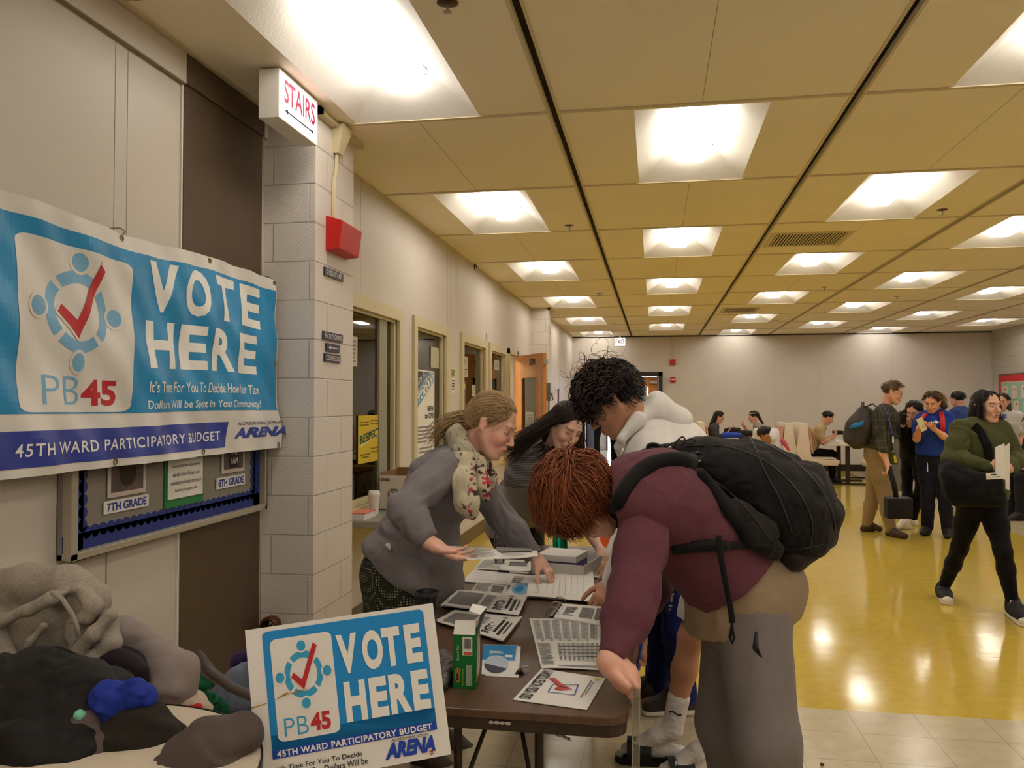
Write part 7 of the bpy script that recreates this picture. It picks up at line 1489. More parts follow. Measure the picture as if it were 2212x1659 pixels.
# girl in black hoodie
def black_girl():
    J, f, l, Q, k = std(1975, 10.6, 1.62, .05, turn=(-.7, -.5))
    J.update(elR=A(1955, 960, 10.4), wrR=A(1950, 920, 10.2), elL=A(1985, 960, 10.4), wrL=A(1968, 922, 10.25), toeR=at(1940, 1138, Z=.03), anR=A(1957, 1125, 10.4), anL=A(1972, 1122, 10.7), toeL=at(1955, 1128, Z=.03))
    h = Head(A(1974, 887, 10.45), (-.55, -.65, -.5), (-.1, -.3, .92), .97, True)
    bk = cloth('black_sweat', (22, 20, 22))
    t = simple('girl with long dark hair in a black sweatshirt, black leggings and white sneakers texting', J, h, (220, 166, 146), bk, bk, (36, 26, 24), .009, .94, .93, {'R': ((.1, -.3, .8), (.6, 0, 0), (0, -1, 0), .9), 'L': ((-.3, -.2, .7), (-.5, -.3, 0), (0, -1, 0), .9)}, WHITE, dict(lip=(170, 84, 84), shut=.7), boto=.006, flare=.01)
    strands(h, 450, lambda u, p: p[2] > .0 and p[0] < .06 and not (p[2] < .055 and p[0] > -.01), lambda q, t_, u, sd: V(-.3 if t_ < .3 else 0, np.sign(u[1])*(.9 if t_ < .3 else .1), -.25 if t_ < .3 else -1)+.15*sd, (40, 28, 26), .0032, 22, .017, (.002, .012), seed=52, parent=t, hug=.3)
    t2 = thing('phone', 'small dark phone held up by the girl in the black sweatshirt', 'phone', A(1953, 906, 10.1)); MB().box((-.036, -.005, -.07), (.036, .005, .07), (nrm(V(.5, .3, 0)), nrm(V(-.3, .5, .4)), V(0, -.3, .9)), A(1953, 906, 10.1)).build('case', BLACKT, t2, bevel=.004)
black_girl()
# man in the blue shirt seen from behind, woman in the white lettered shirt
def far_standing():
    J, f, l, Q, k = std(2086, 13.4, 1.66, .04, turn=(-.5, .8)); h = Head(J['head'], (-.62, .75, -.25), (0, 0, 1), 1.0)
    t = simple('dark-haired man in a blue collared shirt facing away toward the back wall', J, h, (196, 146, 120), cloth('mid_blue_shirt', (46, 64, 120)), cloth('dark_trousers', (34, 32, 36)), (30, 24, 22), .011, .97, .3)
    J, f, l, Q, k = std(2172, 12.4, 1.62, .02, turn=(-.6, -.75)); h = Head(J['head'], (-.5, -.8, -.1), (0, 0, 1), .97, True)
    t = simple('woman in a white shirt with navy lettering standing behind the striding woman', J, h, (214, 160, 134), cloth('white_grey_tee', (196, 194, 190)), cloth('dark_jeans', (40, 42, 54)), (58, 40, 32), .010, .95, .2, hairprims=[C(h.p(-.04, .07, -.03), h.p(.0, .09, -.16), .03, .03, .03), C(h.p(-.04, -.07, -.03), h.p(.0, -.09, -.16), .03, .03, .03)])
    c = lerp(J['shR'], J['chest'], .4)+f*.17+V(0, 0, -.02); text('TAF', c, -l*-.20 if False else (J['shL']-J['shR'])*.55, V(0, 0, .09), NAVP, t, bold=.06, lift=.01); text('TRACK', c-V(0, 0, .07), (J['shL']-J['shR'])*.5, V(0, 0, .035), NAVP, t, lift=.01) if False else None
far_standing()

def sit(x, Y, turn, seat=.46, lean=.05, k=.95, arms=.0):
    b = at(x, 950, Y=Y); X0 = b[0]; f = nrm(V(turn[0], turn[1], 0)); l = V(-f[1], f[0], 0)
    Q = lambda a, c, z: V(X0, Y, 0)+f*a*k+l*c*k+V(0, 0, z)
    z = seat+.1; J = dict(pelvis=Q(0, 0, z), waist=Q(.0+lean*.3, 0, z+.17*k), chest=Q(lean, 0, z+.36*k), neck=Q(.05+lean*1.6, 0, z+.52*k), shL=Q(lean*1.4, .18, z+.46*k), shR=Q(lean*1.4, -.18, z+.46*k), elL=Q(.10+lean, .22, z+.22*k), elR=Q(.10+lean, -.22, z+.22*k), wrL=Q(.32+lean, .10, z+.26*k+arms), wrR=Q(.32+lean, -.10, z+.26*k+arms),
             hipL=Q(.02, .09, z-.03), hipR=Q(.02, -.09, z-.03), knL=Q(.42, .11, z-.02), knR=Q(.42, -.11, z-.02), anL=Q(.42, .11, .09), anR=Q(.42, -.11, .09), toeL=Q(.57, .12, .03), toeR=Q(.57, -.12, .03)); J['head'] = Q(.09+lean*2, 0, z+.69*k); return J, f, l, Q
def phone_hands(f): return {k: (nrm(f*.6+V(0, 0, .7)), f*-.3+V(0, 0, -.2), V(0, 0, 1), .9) for k in 'LR'}
def far_seated():
    J, f, l, Q = sit(1533, 16.6, (1, -.15), arms=.12); h = Head(J['head'], f*.9+V(0, 0, -.4), (0, 0, 1), .95, True)
    t = simple('long-haired girl in a dark jacket reading her phone by the back wall', J, h, (214, 160, 134), cloth('charcoal_jacket', (66, 64, 62)), cloth('dark_trousers', (0, 0, 0)), (30, 22, 22), .011, .92, .8, phone_hands(f), hairprims=[C(h.p(-.05, 0, -.02), h.p(-.06, 0, -.2), .07, .06, .03)])
    MB().box((-.035, -.004, -.07), (.035, .004, .07), (l, f, V(0, 0, 1)), J['wrR']*.5+J['wrL']*.5+f*.10+V(0, 0, .08)).build('phone', BLACKT, None); o = bpy.data.objects.get('phone.002') or bpy.data.objects[-1]
    for o in COL.objects:
        if o.name.startswith('phone') and o.type == 'MESH' and o.parent is None: tag(o, 'dark phone held by the long-haired girl seated by the back wall', 'phone')
    J, f, l, Q = sit(1648, 16.8, (-1, -.1), arms=.22); h = Head(J['head'], f*.9+V(0, 0, -.35), (0, 0, 1), .95, True)
    t = simple('girl with a pale headband and ponytail eating at the table by the back wall', J, h, (216, 166, 140), cloth('taupe_top', (150, 138, 124)), cloth('dark_trousers', (0, 0, 0)), (44, 32, 28), .011, .92, .5, phone_hands(f), hairprims=[C(h.p(-.09, 0, .02), h.p(-.13, 0, -.2), .04, .02, .03)])
    MB().tube([h.p(.075*math.cos(a)-.012, .088*math.sin(a), .075+.02*math.cos(a)) for a in np.linspace(-2.2, 2.2, 20)], .016, 8, flat=.3).build('headband', mat('headband_pale', (190, 196, 140), .7), t, smooth=True)
    J, f, l, Q = sit(1672, 14.2, (-.45, .8), lean=.16); J['head'] = A(1651, 938, 14.0); J['neck'] = A(1660, 952, 14.05); h = Head(J['head'], (-.5, .6, -.5), (-.2, .1, .95), .95, True)
    t = simple('person with dark hair in a bun and white shirt hunched over the table', J, h, (170, 120, 96), cloth('white_tee', (214, 208, 204)), cloth('dark_trousers', (0, 0, 0)), (34, 24, 22), .011, .95, .8, hairprims=[E_(h.p(-.06, -.09, .06), (.045, .045, .045), h.fr, .02), E_(h.p(0, 0, .05), (.11, .1, .09), h.fr, .03)])
    J, f, l, Q = sit(1748, 16.2, (1, -.12), lean=.13, arms=.06); h = Head(J['head'], f*.85+V(0, 0, -.5), (.2, 0, .95), 1.0)
    t = simple('man in khaki shirt and black trousers bent over his tray on a booth seat', J, h, (206, 152, 122), cloth('khaki_shirt', (176, 154, 112)), cloth('black_trousers', (0, 0, 0)), (30, 24, 22), .011, 1.0, .25, phone_hands(f), hem=.8)
    J, f, l, Q = sit(1948, 14.6, (.2, -1), lean=.02); h = Head(A(1956, 904, 14.5), (.3, -.85, -.4), (0, 0, 1), .95)
    simple('person in a dark hood seated behind the girl in black', J, h, (150, 108, 88), cloth('black_sweat', (0, 0, 0)), cloth('dark_trousers', (0, 0, 0)), (30, 24, 24), .012, .95, .95)
    J, f, l, Q = sit(2068, 15.2, (-.3, -1), lean=.02, seat=.5); h = Head(A(2066, 903, 15.1), (-.2, -.9, -.2), (0, 0, 1), .98)
    simple('dark-haired boy seated low between the blue T-shirt girl and the striding woman', J, h, (200, 148, 120), cloth('dark_green_tee', (60, 66, 60)), cloth('dark_trousers', (0, 0, 0)), (30, 24, 22), .012, .95, .3)
    J, f, l, Q = sit(2256, 11.6, (-.9, -.2), lean=.05); h = Head(J['head'], (-.9, -.2, -.3), (0, 0, 1), .98)
    simple('person in black sitting at the right edge of the picture below the red-bordered board', J, h, (200, 150, 124), cloth('black_sweat', (0, 0, 0)), cloth('dark_trousers', (0, 0, 0)), (30, 24, 22), .012, .95, .95)
    # walkers seen through the back doorway
    J, f, l, Q, k = std(1292, 20.8, 1.72, .03, turn=(-.9, .3), spread=.04); J['knR'] = J['knR']+f*.12; J['anR'] = J['anR']-f*.0; h = Head(J['head'], (-.9, .3, 0), (0, 0, 1), 1.0)
    simple('person in dark trousers walking in the corridor beyond the open back door', J, h, (190, 140, 116), cloth('charcoal_jacket', (0, 0, 0)), cloth('grey_green_trousers', (70, 68, 62)), (30, 24, 22), .013, 1.0, .95)
    J, f, l, Q, k = std(1328, 20.3, 1.7, .03, turn=(.9, .3), spread=.05); h = Head(J['head'], (.9, .3, 0), (0, 0, 1), 1.0)
    simple('person in black standing at the bright edge of the back doorway', J, h, (190, 140, 116), cloth('black_sweat', (0, 0, 0)), cloth('black_trousers', (0, 0, 0)), (30, 24, 22), .013, 1.0, .95)
far_seated()
# ------------------------------------------------------------------ doors
def door_leaf(t, o, u, w_, h_, glass, mats_=WOOD, th=.045, num=None, closer=True, lever=True):
    """leaf standing at o, width along u; glass = (u0, u1, z0, z1) in metres"""
    u = nrm(u); z = V(0, 0, 1); n = nrm(np.cross(u, z)); F = (u, n, z); o = np.array(o, float); a, b, c, d = glass; m = MB()
    for lo, hi in (((0, -th/2, 0), (a, th/2, h_)), ((b, -th/2, 0), (w_, th/2, h_)), ((a, -th/2, 0), (b, th/2, c)), ((a, -th/2, d), (b, th/2, h_))): m.box(lo, hi, F, o)
    lf = m.build('leaf', mats_, t); m = MB()
    for lo, hi in (((a-.02, -th/2-.006, c-.02), (a, th/2+.006, d+.02)), ((b, -th/2-.006, c-.02), (b+.02, th/2+.006, d+.02)), ((a, -th/2-.006, c-.02), (b, th/2+.006, c)), ((a, -th/2-.006, d), (b, th/2+.006, d+.02))): m.box(lo, hi, F, o)
    m.build('glazing_bead', mats_, lf); MB().box((a, -.003, c), (b, .003, d), F, o).build('glass_pane', GLASS, lf)
    if lever: MB().box((w_-.09, -th/2-.012, .98), (w_-.04, th/2+.012, 1.12), F, o).build('lock_plate', METAL, lf)
    return F
d3 = thing('door', 'open wooden door numbered 270 with a tall glass pane, swung into the hall', 'door', (-1.97, 11.4, 0))
a = V(-1.955, 11.58, .01); b = at(1177, 900, Y=10.75); b[2] = .01; u = nrm(b-a); W_ = np.linalg.norm(b-a)
F = door_leaf(d3, a, b-a, W_, 2.15, (W_*.27, W_*.78, 1.02, 1.83))
n_ = -F[1] if F[1][1] > 0 else F[1]
c = a+u*W_*.54+n_*.025+V(0, 0, 2.0); text('270', c, u*.16*W_/.8, V(0, 0, .085), INK, d3, bold=.03, lift=.002)
sh = Sheet(a+u*W_*.36+n_*.006+V(0, 0, 1.10), a+u*W_*.66+n_*.006+V(0, 0, 1.10), a+u*W_*.66+n_*.006+V(0, 0, 1.36), a+u*W_*.36+n_*.006+V(0, 0, 1.36)); o = sh.slab('notice', mat('notice_grey', (176, 168, 150), .7), None, .002, 2); tag(o, 'grey notice taped low on the glass of door 270', 'notice'); sh.rects('print', para(.1, .1, .9, .9, 6), INKG, o)
MB().box((-.03, -.02, -.03), (.05, .02, .03), F, b+V(0, 0, 2.03)).build('closer_arm', METAL, d3)
m = MB(); m.box((-1.985, 10.93, 0), (-1.94, 11.0, 2.24)); m.box((-1.985, 11.62, 0), (-1.94, 11.69, 2.24)); m.box((-1.985, 10.93, 2.17), (-1.94, 11.69, 2.24)); struct('door_1', m, FRAMEM)
m = MB(); bk = mat('door_frame_brown', (46, 36, 30), .45); m.box((-1.69, 18.94, 0), (-1.60, 19.16, 2.20)); m.box((.09, 18.94, 0), (.18, 19.16, 2.20)); m.box((-1.69, 18.94, 2.10), (.18, 19.16, 2.20)); struct('door_2', m, bk)
t = thing('door', 'closed wooden leaf of the back double doors with a pale paper over its glass', 'door', (-.35, 19.05, 0))
F = door_leaf(t, (-.72, 19.03, .01), (1, 0, 0), .80, 2.08, (.26, .58, 1.0, 1.85), num=None)
m = MB(); m.box((-.10, 18.93, 1.93), (.06, 18.995, 1.99)); m.tube([(-.16, 18.96, 1.96), (-.24, 18.96, 1.97)], .012, 8); m.tube([(-.1, 18.98, 2.04), (.02, 18.98, 2.045)], .008, 6); m.build('door_closer', METAL, t)
sh = Sheet(V(-.60, 18.99, .82), V(-.16, 18.99, .82), V(-.16, 18.99, 1.88), V(-.60, 18.99, 1.88)); o = sh.slab('door_notice', PAPER, None, .003, 2); tag(o, 'white-bordered pale blue paper hanging on the closed back door', 'poster'); sh.rects('blue_area', [(.08, .06, .92, .94)], mat('pale_blue_paper', (158, 186, 200), .7), o, .002)
t = thing('door', 'open dark-edged wooden leaf of the back double doors swung out into the corridor', 'door', (-1.6, 19.2, 0))
door_leaf(t, (-1.57, 19.18, .01), (.12, 1, 0), .80, 2.08, (.26, .58, 1.0, 1.85), mat('door_dark', (60, 48, 40), .45))
# corridor beyond with its bright end window
mb = MB(); mb.box((-2.0, 19.15, 0), (-1.9, 26, 3.1)); mb.box((.5, 19.15, 0), (.6, 26, 3.1)); mb.box((-2, 25.9, 0), (-1.5, 26, 3.1)); mb.box((.1, 25.9, 0), (.6, 26, 3.1)); mb.box((-1.5, 25.9, 2.6), (.1, 26, 3.1)); struct('wall_corridor', mb, WALL); struct('ceiling_corridor', MB().box((-2, 19.15, 3.0), (.6, 26, 3.05)), TILE)
dl = mat('daylight', (214, 226, 255), .5, emit=9.0); m = MB(); m.box((-1.5, 25.95, .0), (.1, 25.98, 2.6)); o = m.build('window_5', dl); o['kind'] = 'structure'
m = MB()
for x in (-1.5, -.98, -.46, .06): m.box((x, 25.86, 0), (x+.05, 25.93, 2.6))
m.box((-1.5, 25.86, 1.0), (.1, 25.93, 1.06)); struct('window_6', m, bk)
t = thing('trash_bin', 'black bin standing in the corridor by the open back door', 'bin', (-1.0, 20.9, 0)); MB().lathe([(0, .01), (.2, .01), (.24, .8), (0, .8)], (-.92, 21.4, 0), n=20).build('bin', BLACKT, t, smooth='auto')

# ------------------------------------------------------------------ posters on and round the office windows
GX = -2.000
def wposter(name, lbl, cat, x0, y0, x1, y1, X=GX, m_=PAPER, group=None, skew=0):
    a, b = at(x0, y0, X=X), at(x1, y1, X=X); bl = V(X, a[1], b[2]+skew); Sh = Sheet(V(X, a[1], min(a[2], b[2])-0), V(X, b[1], min(a[2], b[2])+skew), V(X, b[1], max(a[2], b[2])+skew), V(X, a[1], max(a[2], b[2]))); o = Sh.slab(name, m_, None, .002, 2); tag(o, lbl, cat, group); return Sh, o
YP = mat('poster_yellow', (206, 176, 34), .6); GR = mat('poster_green', (24, 74, 44), .6)
sh, o = wposter('respect_poster', 'yellow RESPECT poster taped low inside the nearest office window', 'poster', 774, 898, 823, 993, m_=YP)
sh.poly('torn_band', [[(.02, .34), (.3, .40), (.6, .48), (.98, .56), (.98, .78), (.7, .70), (.35, .62), (.02, .56)]], mat('poster_cream', (226, 218, 170), .6), o); sh.poly('inner_band', [[(.02, .38), (.5, .47), (.98, .60), (.98, .74), (.5, .63), (.02, .53)]], mat('poster_bright', (216, 190, 60), .6), o, .0016)
q = sh.p(.06, .40, .003); text('RESPECT', q, sh.p(.94, .56)-sh.p(.06, .40), V(0, 0, .062), GR, o, bold=.025, lift=.002)
for s_, u_, v_, w_ in (('Show respect', .06, .83, .38), ('to everyone.', .06, .77, .38), ('Use good manners', .50, .86, .44), ('and language.', .52, .80, .4), ('Never bully, bait', .52, .26, .42), ('or hurt others.', .54, .19, .38), ('Be considerate', .10, .16, .38), ('of feelings.', .16, .10, .30)): sh.text(s_, u_, v_, u_+w_, v_+.045, INK, o, bold=.01)
sh, o = wposter('school_poster', 'tall white and blue NEW to CPS! poster in the second office window', 'poster', 897, 797, 938, 1018)
SB = mat('poster_slate_blue', (76, 124, 158), .6)
sh.poly('blue_wedge', [[(.05, .62), (.95, .90), (.95, .985), (.05, .985)]], mat('poster_steel', (98, 146, 180), .6), o); sh.poly('dark_wedge', [[(.05, .80), (.62, .985), (.05, .985)]], mat('poster_charcoal', (62, 60, 60), .6), o, .0016)
q = sh.p(.10, .66, .003); dd = sh.p(.90, .905)-sh.p(.10, .66)
text('TODAY!', sh.p(.10, .665, .003), sh.p(.92, .90)-sh.p(.10, .665), V(0, 0, .075), LETW, o, bold=.04); text('ACADEMY', sh.p(.08, .74, .003), sh.p(.84, .955)-sh.p(.08, .74), V(0, 0, .05), PAPER, o, bold=.02); text('RIDE TO', sh.p(.06, .83, .004), sh.p(.5, .955)-sh.p(.06, .83), V(0, 0, .05), PAPER, o, bold=.02)
sh.text('NEW', .62, .60, .95, .66, INK, o, bold=.03); sh.text('to CPS!', .48, .535, .97, .59, INK, o, bold=.03)
sh.rects('print', para(.12, .30, .9, .47, 5)+para(.2, .20, .9, .27, 2)+para(.3, .06, .9, .16, 3), INKG, o)
wposter('pane_notice', 'faint white notice high on the second office window', 'notice', 931, 748, 948, 796, m_=mat('faded_paper', (186, 182, 160), .7), group='notices on the office glass')[1]
sh, o = wposter('pane_notice', 'white lettered sheet at the left edge of the nearest office window', 'notice', 757, 725, 772, 792, m_=mat('faded_paper', (0, 0, 0)), group='notices on the office glass'); sh.rects('print', para(.2, .1, .8, .9, 6), INKG, o)
wposter('pane_notice', 'curled cream sheet behind the lettered one in the nearest office window', 'notice', 773, 738, 796, 778, X=-2.10, m_=mat('faded_paper', (0, 0, 0)), group='notices on the office glass')
t = thing('paper_tray', 'two drooping white paper sheets sticking up behind the nearest window sill', 'paper', at(800, 830, X=-2.2))
Sheet(at(750, 812, X=-2.16), at(836, 838, X=-2.25), at(820, 822, X=-2.35), at(752, 806, X=-2.3)).slab('sheet', PAPER, t, .002, 4); Sheet(at(750, 820, X=-2.15), at(842, 850, X=-2.22), at(836, 833, X=-2.3), at(755, 808, X=-2.3)).slab('sheet', PAPER, t, .002, 4, .004)
sh, o = wposter('night_poster', 'poster of an orange-lit arch in the third office window', 'poster', 993, 822, 1006, 905, m_=mat('poster_plum', (88, 74, 92), .5)); sh.poly('orange_arch', [[(0, 0), (.95, 0), (.8, .45), (.4, .75), (0, .98)]], mat('poster_orange', (196, 128, 46), .5), o); sh.poly('dark_arch', [[(0, .45), (.6, .4), (.4, .7), (0, .95)]], mat('poster_brown', (84, 52, 34), .5), o, .0016)
for x0, y0, x1, y1, l_ in ((996, 768, 1010, 798, 'typed white notice in the third office window'), (996, 798, 1011, 815, 'second typed sheet under the first in the third office window'), (1020, 832, 1027, 856, 'small tilted sheet near the right side of the third office window'), (1068, 777, 1078, 800, 'framed white notice in the fourth office window')):
    sh, o = wposter('pane_notice', l_, 'notice', x0, y0, x1, y1, m_=mat('faded_paper', (0, 0, 0)), group='notices on the office glass'); sh.rects('print', para(.15, .15, .85, .85, 5), INKG, o)
wposter('sticky_note', 'yellow-green sticky note in the third office window', 'note', 998, 829, 1005, 840, X=-1.996, m_=mat('sticky_note', (196, 204, 72), .6))
wposter('office_board', 'dark picture hung on the office wall behind the third window', 'picture', 1011, 763, 1028, 800, X=-2.5, m_=mat('board_dark', (92, 88, 76), .6))
for x0, y0, x1, y1, mm, l_ in ((975, 797, 983, 815, mat('note_lime', (186, 190, 70), .6), 'lime and white notice on the wall strip between the second and third windows'), (975, 816, 983, 850, PAPER, 'long white slip below the lime notice between the second and third windows')):
    sh, o = wposter('wall_notice', l_, 'notice', x0, y0, x1, y1, X=-1.966, m_=mm); sh.rects('print', para(.15, .2, .85, .9, 4), INK, o)
for i, (y0, y1) in enumerate(((798, 828), (836, 847), (855, 862))): wposter('wall_plaque', ('tall', 'middle', 'lowest')[i]+' small navy plaque on the wall left of door 270', 'sign', 1097, y0, 1100.5, y1, X=-1.96, m_=NAVY, group='navy plaques beside door 270')
t = thing('chain_strip', 'pale beaded vertical strip between the third and fourth office windows', 'strip', (-1.94, 9.56, 1.5))
m = MB(); m.box((-1.965, 9.54, .8), (-1.955, 9.57, 2.2)); m.build('strip', WHITE, t); MB().box((-1.955, 9.548, .8), (-1.953, 9.562, 2.2)).build('face', mat('strip_face', (200, 190, 160), .5), t)
t = thing('cable_conduit', 'thin pale conduit beside the frame of the fourth office window', 'conduit', (-1.95, 9.5, 1.5)); MB().tube([(-1.955, 9.51, .2), (-1.955, 9.51, 2.3), (-1.965, 9.51, 2.32)], .009, 6).build('tube', FRAMEM, t, smooth='auto')
# office things seen through the glass
t = thing('office_cabinet', 'grey cabinet standing inside the office behind the second window', 'cabinet', (-4.4, 8.6, 0)); box('carcass', (-4.9, 8.3, 0), (-4.2, 9.6, 1.7), mat('cabinet_grey', (150, 146, 132), .5), t, bevel=.01)
for i in range(3): MB().box((-4.195, 8.34, .1+.53*i), (-4.185, 9.56, .58+.53*i)).build('drawer', mat('cabinet_front', (162, 156, 140), .5), t)
t = thing('office_shelf', 'pale shelf on the office wall seen through the nearest window', 'shelf', (-4.9, 6.5, 1.9)); box('board', (-5.0, 5.2, 1.95), (-4.7, 7.6, 2.0), WHITE, t); box('valance', (-5.0, 5.2, 2.3), (-4.75, 7.6, 2.4), mat('cabinet_grey', (0, 0, 0)), t)
for i, (y, z) in enumerate(((5.6, 1.3), (6.6, 1.2), (7.2, 1.35))):
    s_ = Sheet(V(-4.99, y, z), V(-4.99, y+.45, z), V(-4.99, y+.45, z+.35), V(-4.99, y, z+.35)); tag(s_.slab('office_poster', mat('faded_paper', (0, 0, 0)), None, .004, 2), ('first', 'second', 'third')[i]+' pale sheet along the office wall behind the nearest window', 'poster', 'sheets on the office wall')
# ledge table by the pillar with a carton, cup and pads
t = thing('side_table', 'narrow grey folding table pushed against the office wall past the pillar', 'table', (-1.7, 5.8, 0)); GT = mat('table_grey', (140, 134, 122), .4)
box('top', (-1.94, 4.98, .70), (-1.46, 6.75, .745), GT, t, bevel=.006)
for y in (5.2, 6.55): MB().tube([(-1.70, y, .70), (-1.70, y, .03)], .02, 10).build('leg', TLEG, t, smooth='auto'); MB().tube([(-1.93, y, .02), (-1.47, y, .02)], .02, 8).build('foot_bar', TLEG, t, smooth='auto')
t = thing('carton', 'white cardboard carton with a round K9 mark and brown inside on the side table', 'box', (-1.7, 5.8, .745)); x0, x1, y0, y1, z0, z1 = -1.92, -1.42, 5.55, 5.95, .746, .985; cw = mat('carton_white', (206, 192, 174), .7); m = MB()
m.box((x0, y0, z0), (x1, y0+.006, z1)); m.box((x0, y1, z0), (x1, y1+.006, z1)); m.box((x0, y0, z0), (x0+.006, y1, z1)); m.box((x1-.006, y0, z0), (x1, y1, z1)); m.box((x0, y0, z0), (x1, y1, z0+.005)); m.build('walls', cw, t)
br = mat('kraft_brown', (128, 92, 60), .8); m = MB(); m.box((x0+.007, y0+.007, z0+.02), (x1-.007, y0+.009, z1+.002)); m.box((x0+.007, y1-.004, z0+.02), (x1-.007, y1-.001, z1+.03)); m.box((x0+.006, y0+.01, z0+.02), (x0+.009, y1, z1+.02)); m.build('lining', br, t)
fr = Sheet(V(x0, y0-.001, z0), V(x1, y0-.001, z0), V(x1, y0-.001, z1), V(x0, y0-.001, z1)); ol = mat('carton_olive', (74, 72, 50), .7)
fr.poly('round_mark', [circ(.22, .44, .095, .20)], ol, t); fr.poly('round_ring', [circ(.22, .44, .088, .185)], cw, t, .0018); fr.poly('round_fill', [circ(.22, .44, .08, .168)], ol, t, .0024); fr.text('K9', .165, .34, .275, .56, cw, t, bold=.03, lift=.0036)
fr.rects('band', [(.32, .38, .60, .45), (.33, .18, .55, .19)], ol, t); fr.text('CHASE', .02, .84, .16, .93, INK, t, bold=.03); fr.poly('small_ring', [circ(.70, .60, .035, .07)], ol, t)
t = thing('coffee_cup', 'white paper coffee cup with a lid on the side table', 'cup', (-1.72, 5.25, .745)); c = at(808, 1118, Y=5.3); c[2] = .746; MB().lathe([(0, .001), (.028, .001), (.038, .125), (.04, .128)], c, n=28).build('cup', WHITE, t, smooth='auto'); MB().lathe([(.041, .126), (.042, .138), (.038, .142), (.036, .158), (0, .158)], c, n=28).build('lid', mat('lid_white', (226, 222, 214), .4), t, smooth='auto')
for i in range(5): x_ = at(757, 1130, Y=5.08)[0]; MB().box((x_-.1, 5.02+.004*i, .746+.009*i), (x_+.115-.004*(i % 2), 5.24, .754+.009*i)).build('paper_pad', mat('pad_pink', (222, 132, 110), .7) if i > 3 else PAPER, None)
for o in [o for o in COL.objects if o.name.startswith('paper_pad')]: tag(o, 'pink-topped paper pad, uppermost of the pads on the side table' if o.data.materials[0].name == 'pad_pink' else 'white paper pad, %s below the pink one on the side table' % {'paper_pad': 'lowest', 'paper_pad.001': 'third', 'paper_pad.002': 'second', 'paper_pad.003': 'first'}.get(o.name, 'next'), 'paper pad', 'pads on the side table')

# ------------------------------------------------------------------ ceiling fittings
def vent(lbl, x0, x1, y0, y1):
    t = thing('ceiling_vent', lbl, 'vent', ((x0+x1)/2, (y0+y1)/2, H), 'ceiling vents'); m = MB(); z = H-.006
    for lo, hi in (((x0-.05, y0-.05, z), (x0, y1+.05, H)), ((x1, y0-.05, z), (x1+.05, y1+.05, H)), ((x0, y0-.05, z), (x1, y0, H)), ((x0, y1, z), (x1, y1+.05, H))): m.box(lo, hi)
    m.build('frame', TBAR, t); box('backing', (x0, y0, H-.001), (x1, y1, H-.0002), DARK, t); k = int((x1-x0)/.028); m = MB()
    for i in range(k): xx = x0+(i+.5)*(x1-x0)/k; m.box((xx-.0065, y0, H-.008), (xx+.0065, y1, H-.002))
    m.build('slats', TBAR, t)
vent('large slatted ceiling vent between two lights in the third row', 1.10, 1.72, 7.72, 8.28); vent('small far slatted ceiling vent in the third row', 1.14, 1.64, 13.68, 14.3)
SPM = mat('sprinkler_bronze', (74, 60, 44), .35, metal=.8)
for x, y, l_ in ((967, 6, 'sprinkler head at the top edge of the picture'), (1230, 487, 'sprinkler head left of the first dark ceiling slot'), (2035, 453, 'sprinkler head near the right side of the ceiling'), (1295, 634, 'small sprinkler head farther along the left ceiling column'), (1781, 620, 'sprinkler head beyond the large vent'), (1676, 692, 'tiny sprinkler head close to the back wall'), (1328, 698, 'tiny sprinkler head before the EXIT sign'), (1938, 640, 'tiny sprinkler head in the far right ceiling column')):
    c = at(x, y, Z=H); t = thing('sprinkler', l_, 'sprinkler', c, 'ceiling sprinklers'); MB().lathe([(.0, -.004), (.035, -.004), (.042, -.001), (.042, 0)], c, n=20).build('plate', SPM, t, smooth='auto'); MB().lathe([(.006, 0), (.006, -.03), (.016, -.034), (.016, -.038), (0, -.042)], c, n=10).build('head', METAL, t, smooth='auto')
t = thing('ceiling_hook', 'small wire hook at the top of the office wall', 'hook', at(1027, 575, X=-1.95)); c = at(1027, 577, X=-1.95); MB().tube([c+V(0, .05*math.cos(a), .035*math.sin(a)) for a in np.linspace(0, 5, 14)], .006, 6).build('hook', SPM, t, smooth=True)

# ------------------------------------------------------------------ back wall and right wall fittings
t = thing('fire_strobe', 'upper red fire alarm box on the back wall right of the doorway', 'alarm', (.40, 18.95, 2.42), 'back wall alarms'); MB().box((.345, 18.93, 2.36), (.475, 19.0, 2.48)).build('case', RED, t, bevel=.006)
t = thing('fire_strobe', 'lower red fire alarm with a white strobe window on the back wall', 'alarm', (.40, 18.95, 2.02), 'back wall alarms'); MB().box((.35, 18.94, 1.96), (.47, 19.0, 2.08)).build('case', RED, t, bevel=.006); MB().box((.365, 18.925, 2.01), (.455, 18.94, 2.035)).build('strobe', WHITE, t)
t = thing('conduit', 'thin conduit running up the back wall above the fire alarms', 'conduit', (.41, 18.98, 2.7)); MB().tube([(.41, 18.985, 2.48), (.41, 18.985, 3.0)], .01, 6).build('tube', FRAMEM, t, smooth='auto')
t = thing('wall_phone', 'grey box with a lever and conduit on the wall beyond door 270', 'box', (-1.6, 13.3, 1.8)); c = at(1183, 847, X=-1.66); MB().box((-.03, -.12, -.14), (.06, .12, .14), XYZ, c).build('case', GREYM, t, bevel=.006); MB().tube([c+V(.07, -.05, -.02), c+V(.09, -.08, -.12)], .012, 6).build('lever', BLACKT, t); MB().tube([c+V(.02, 0, -.14), c+V(.02, 0, -.5), c+V(-.02, 0, -.8)], .012, 6).build('cable', GREYM, t, smooth=True)
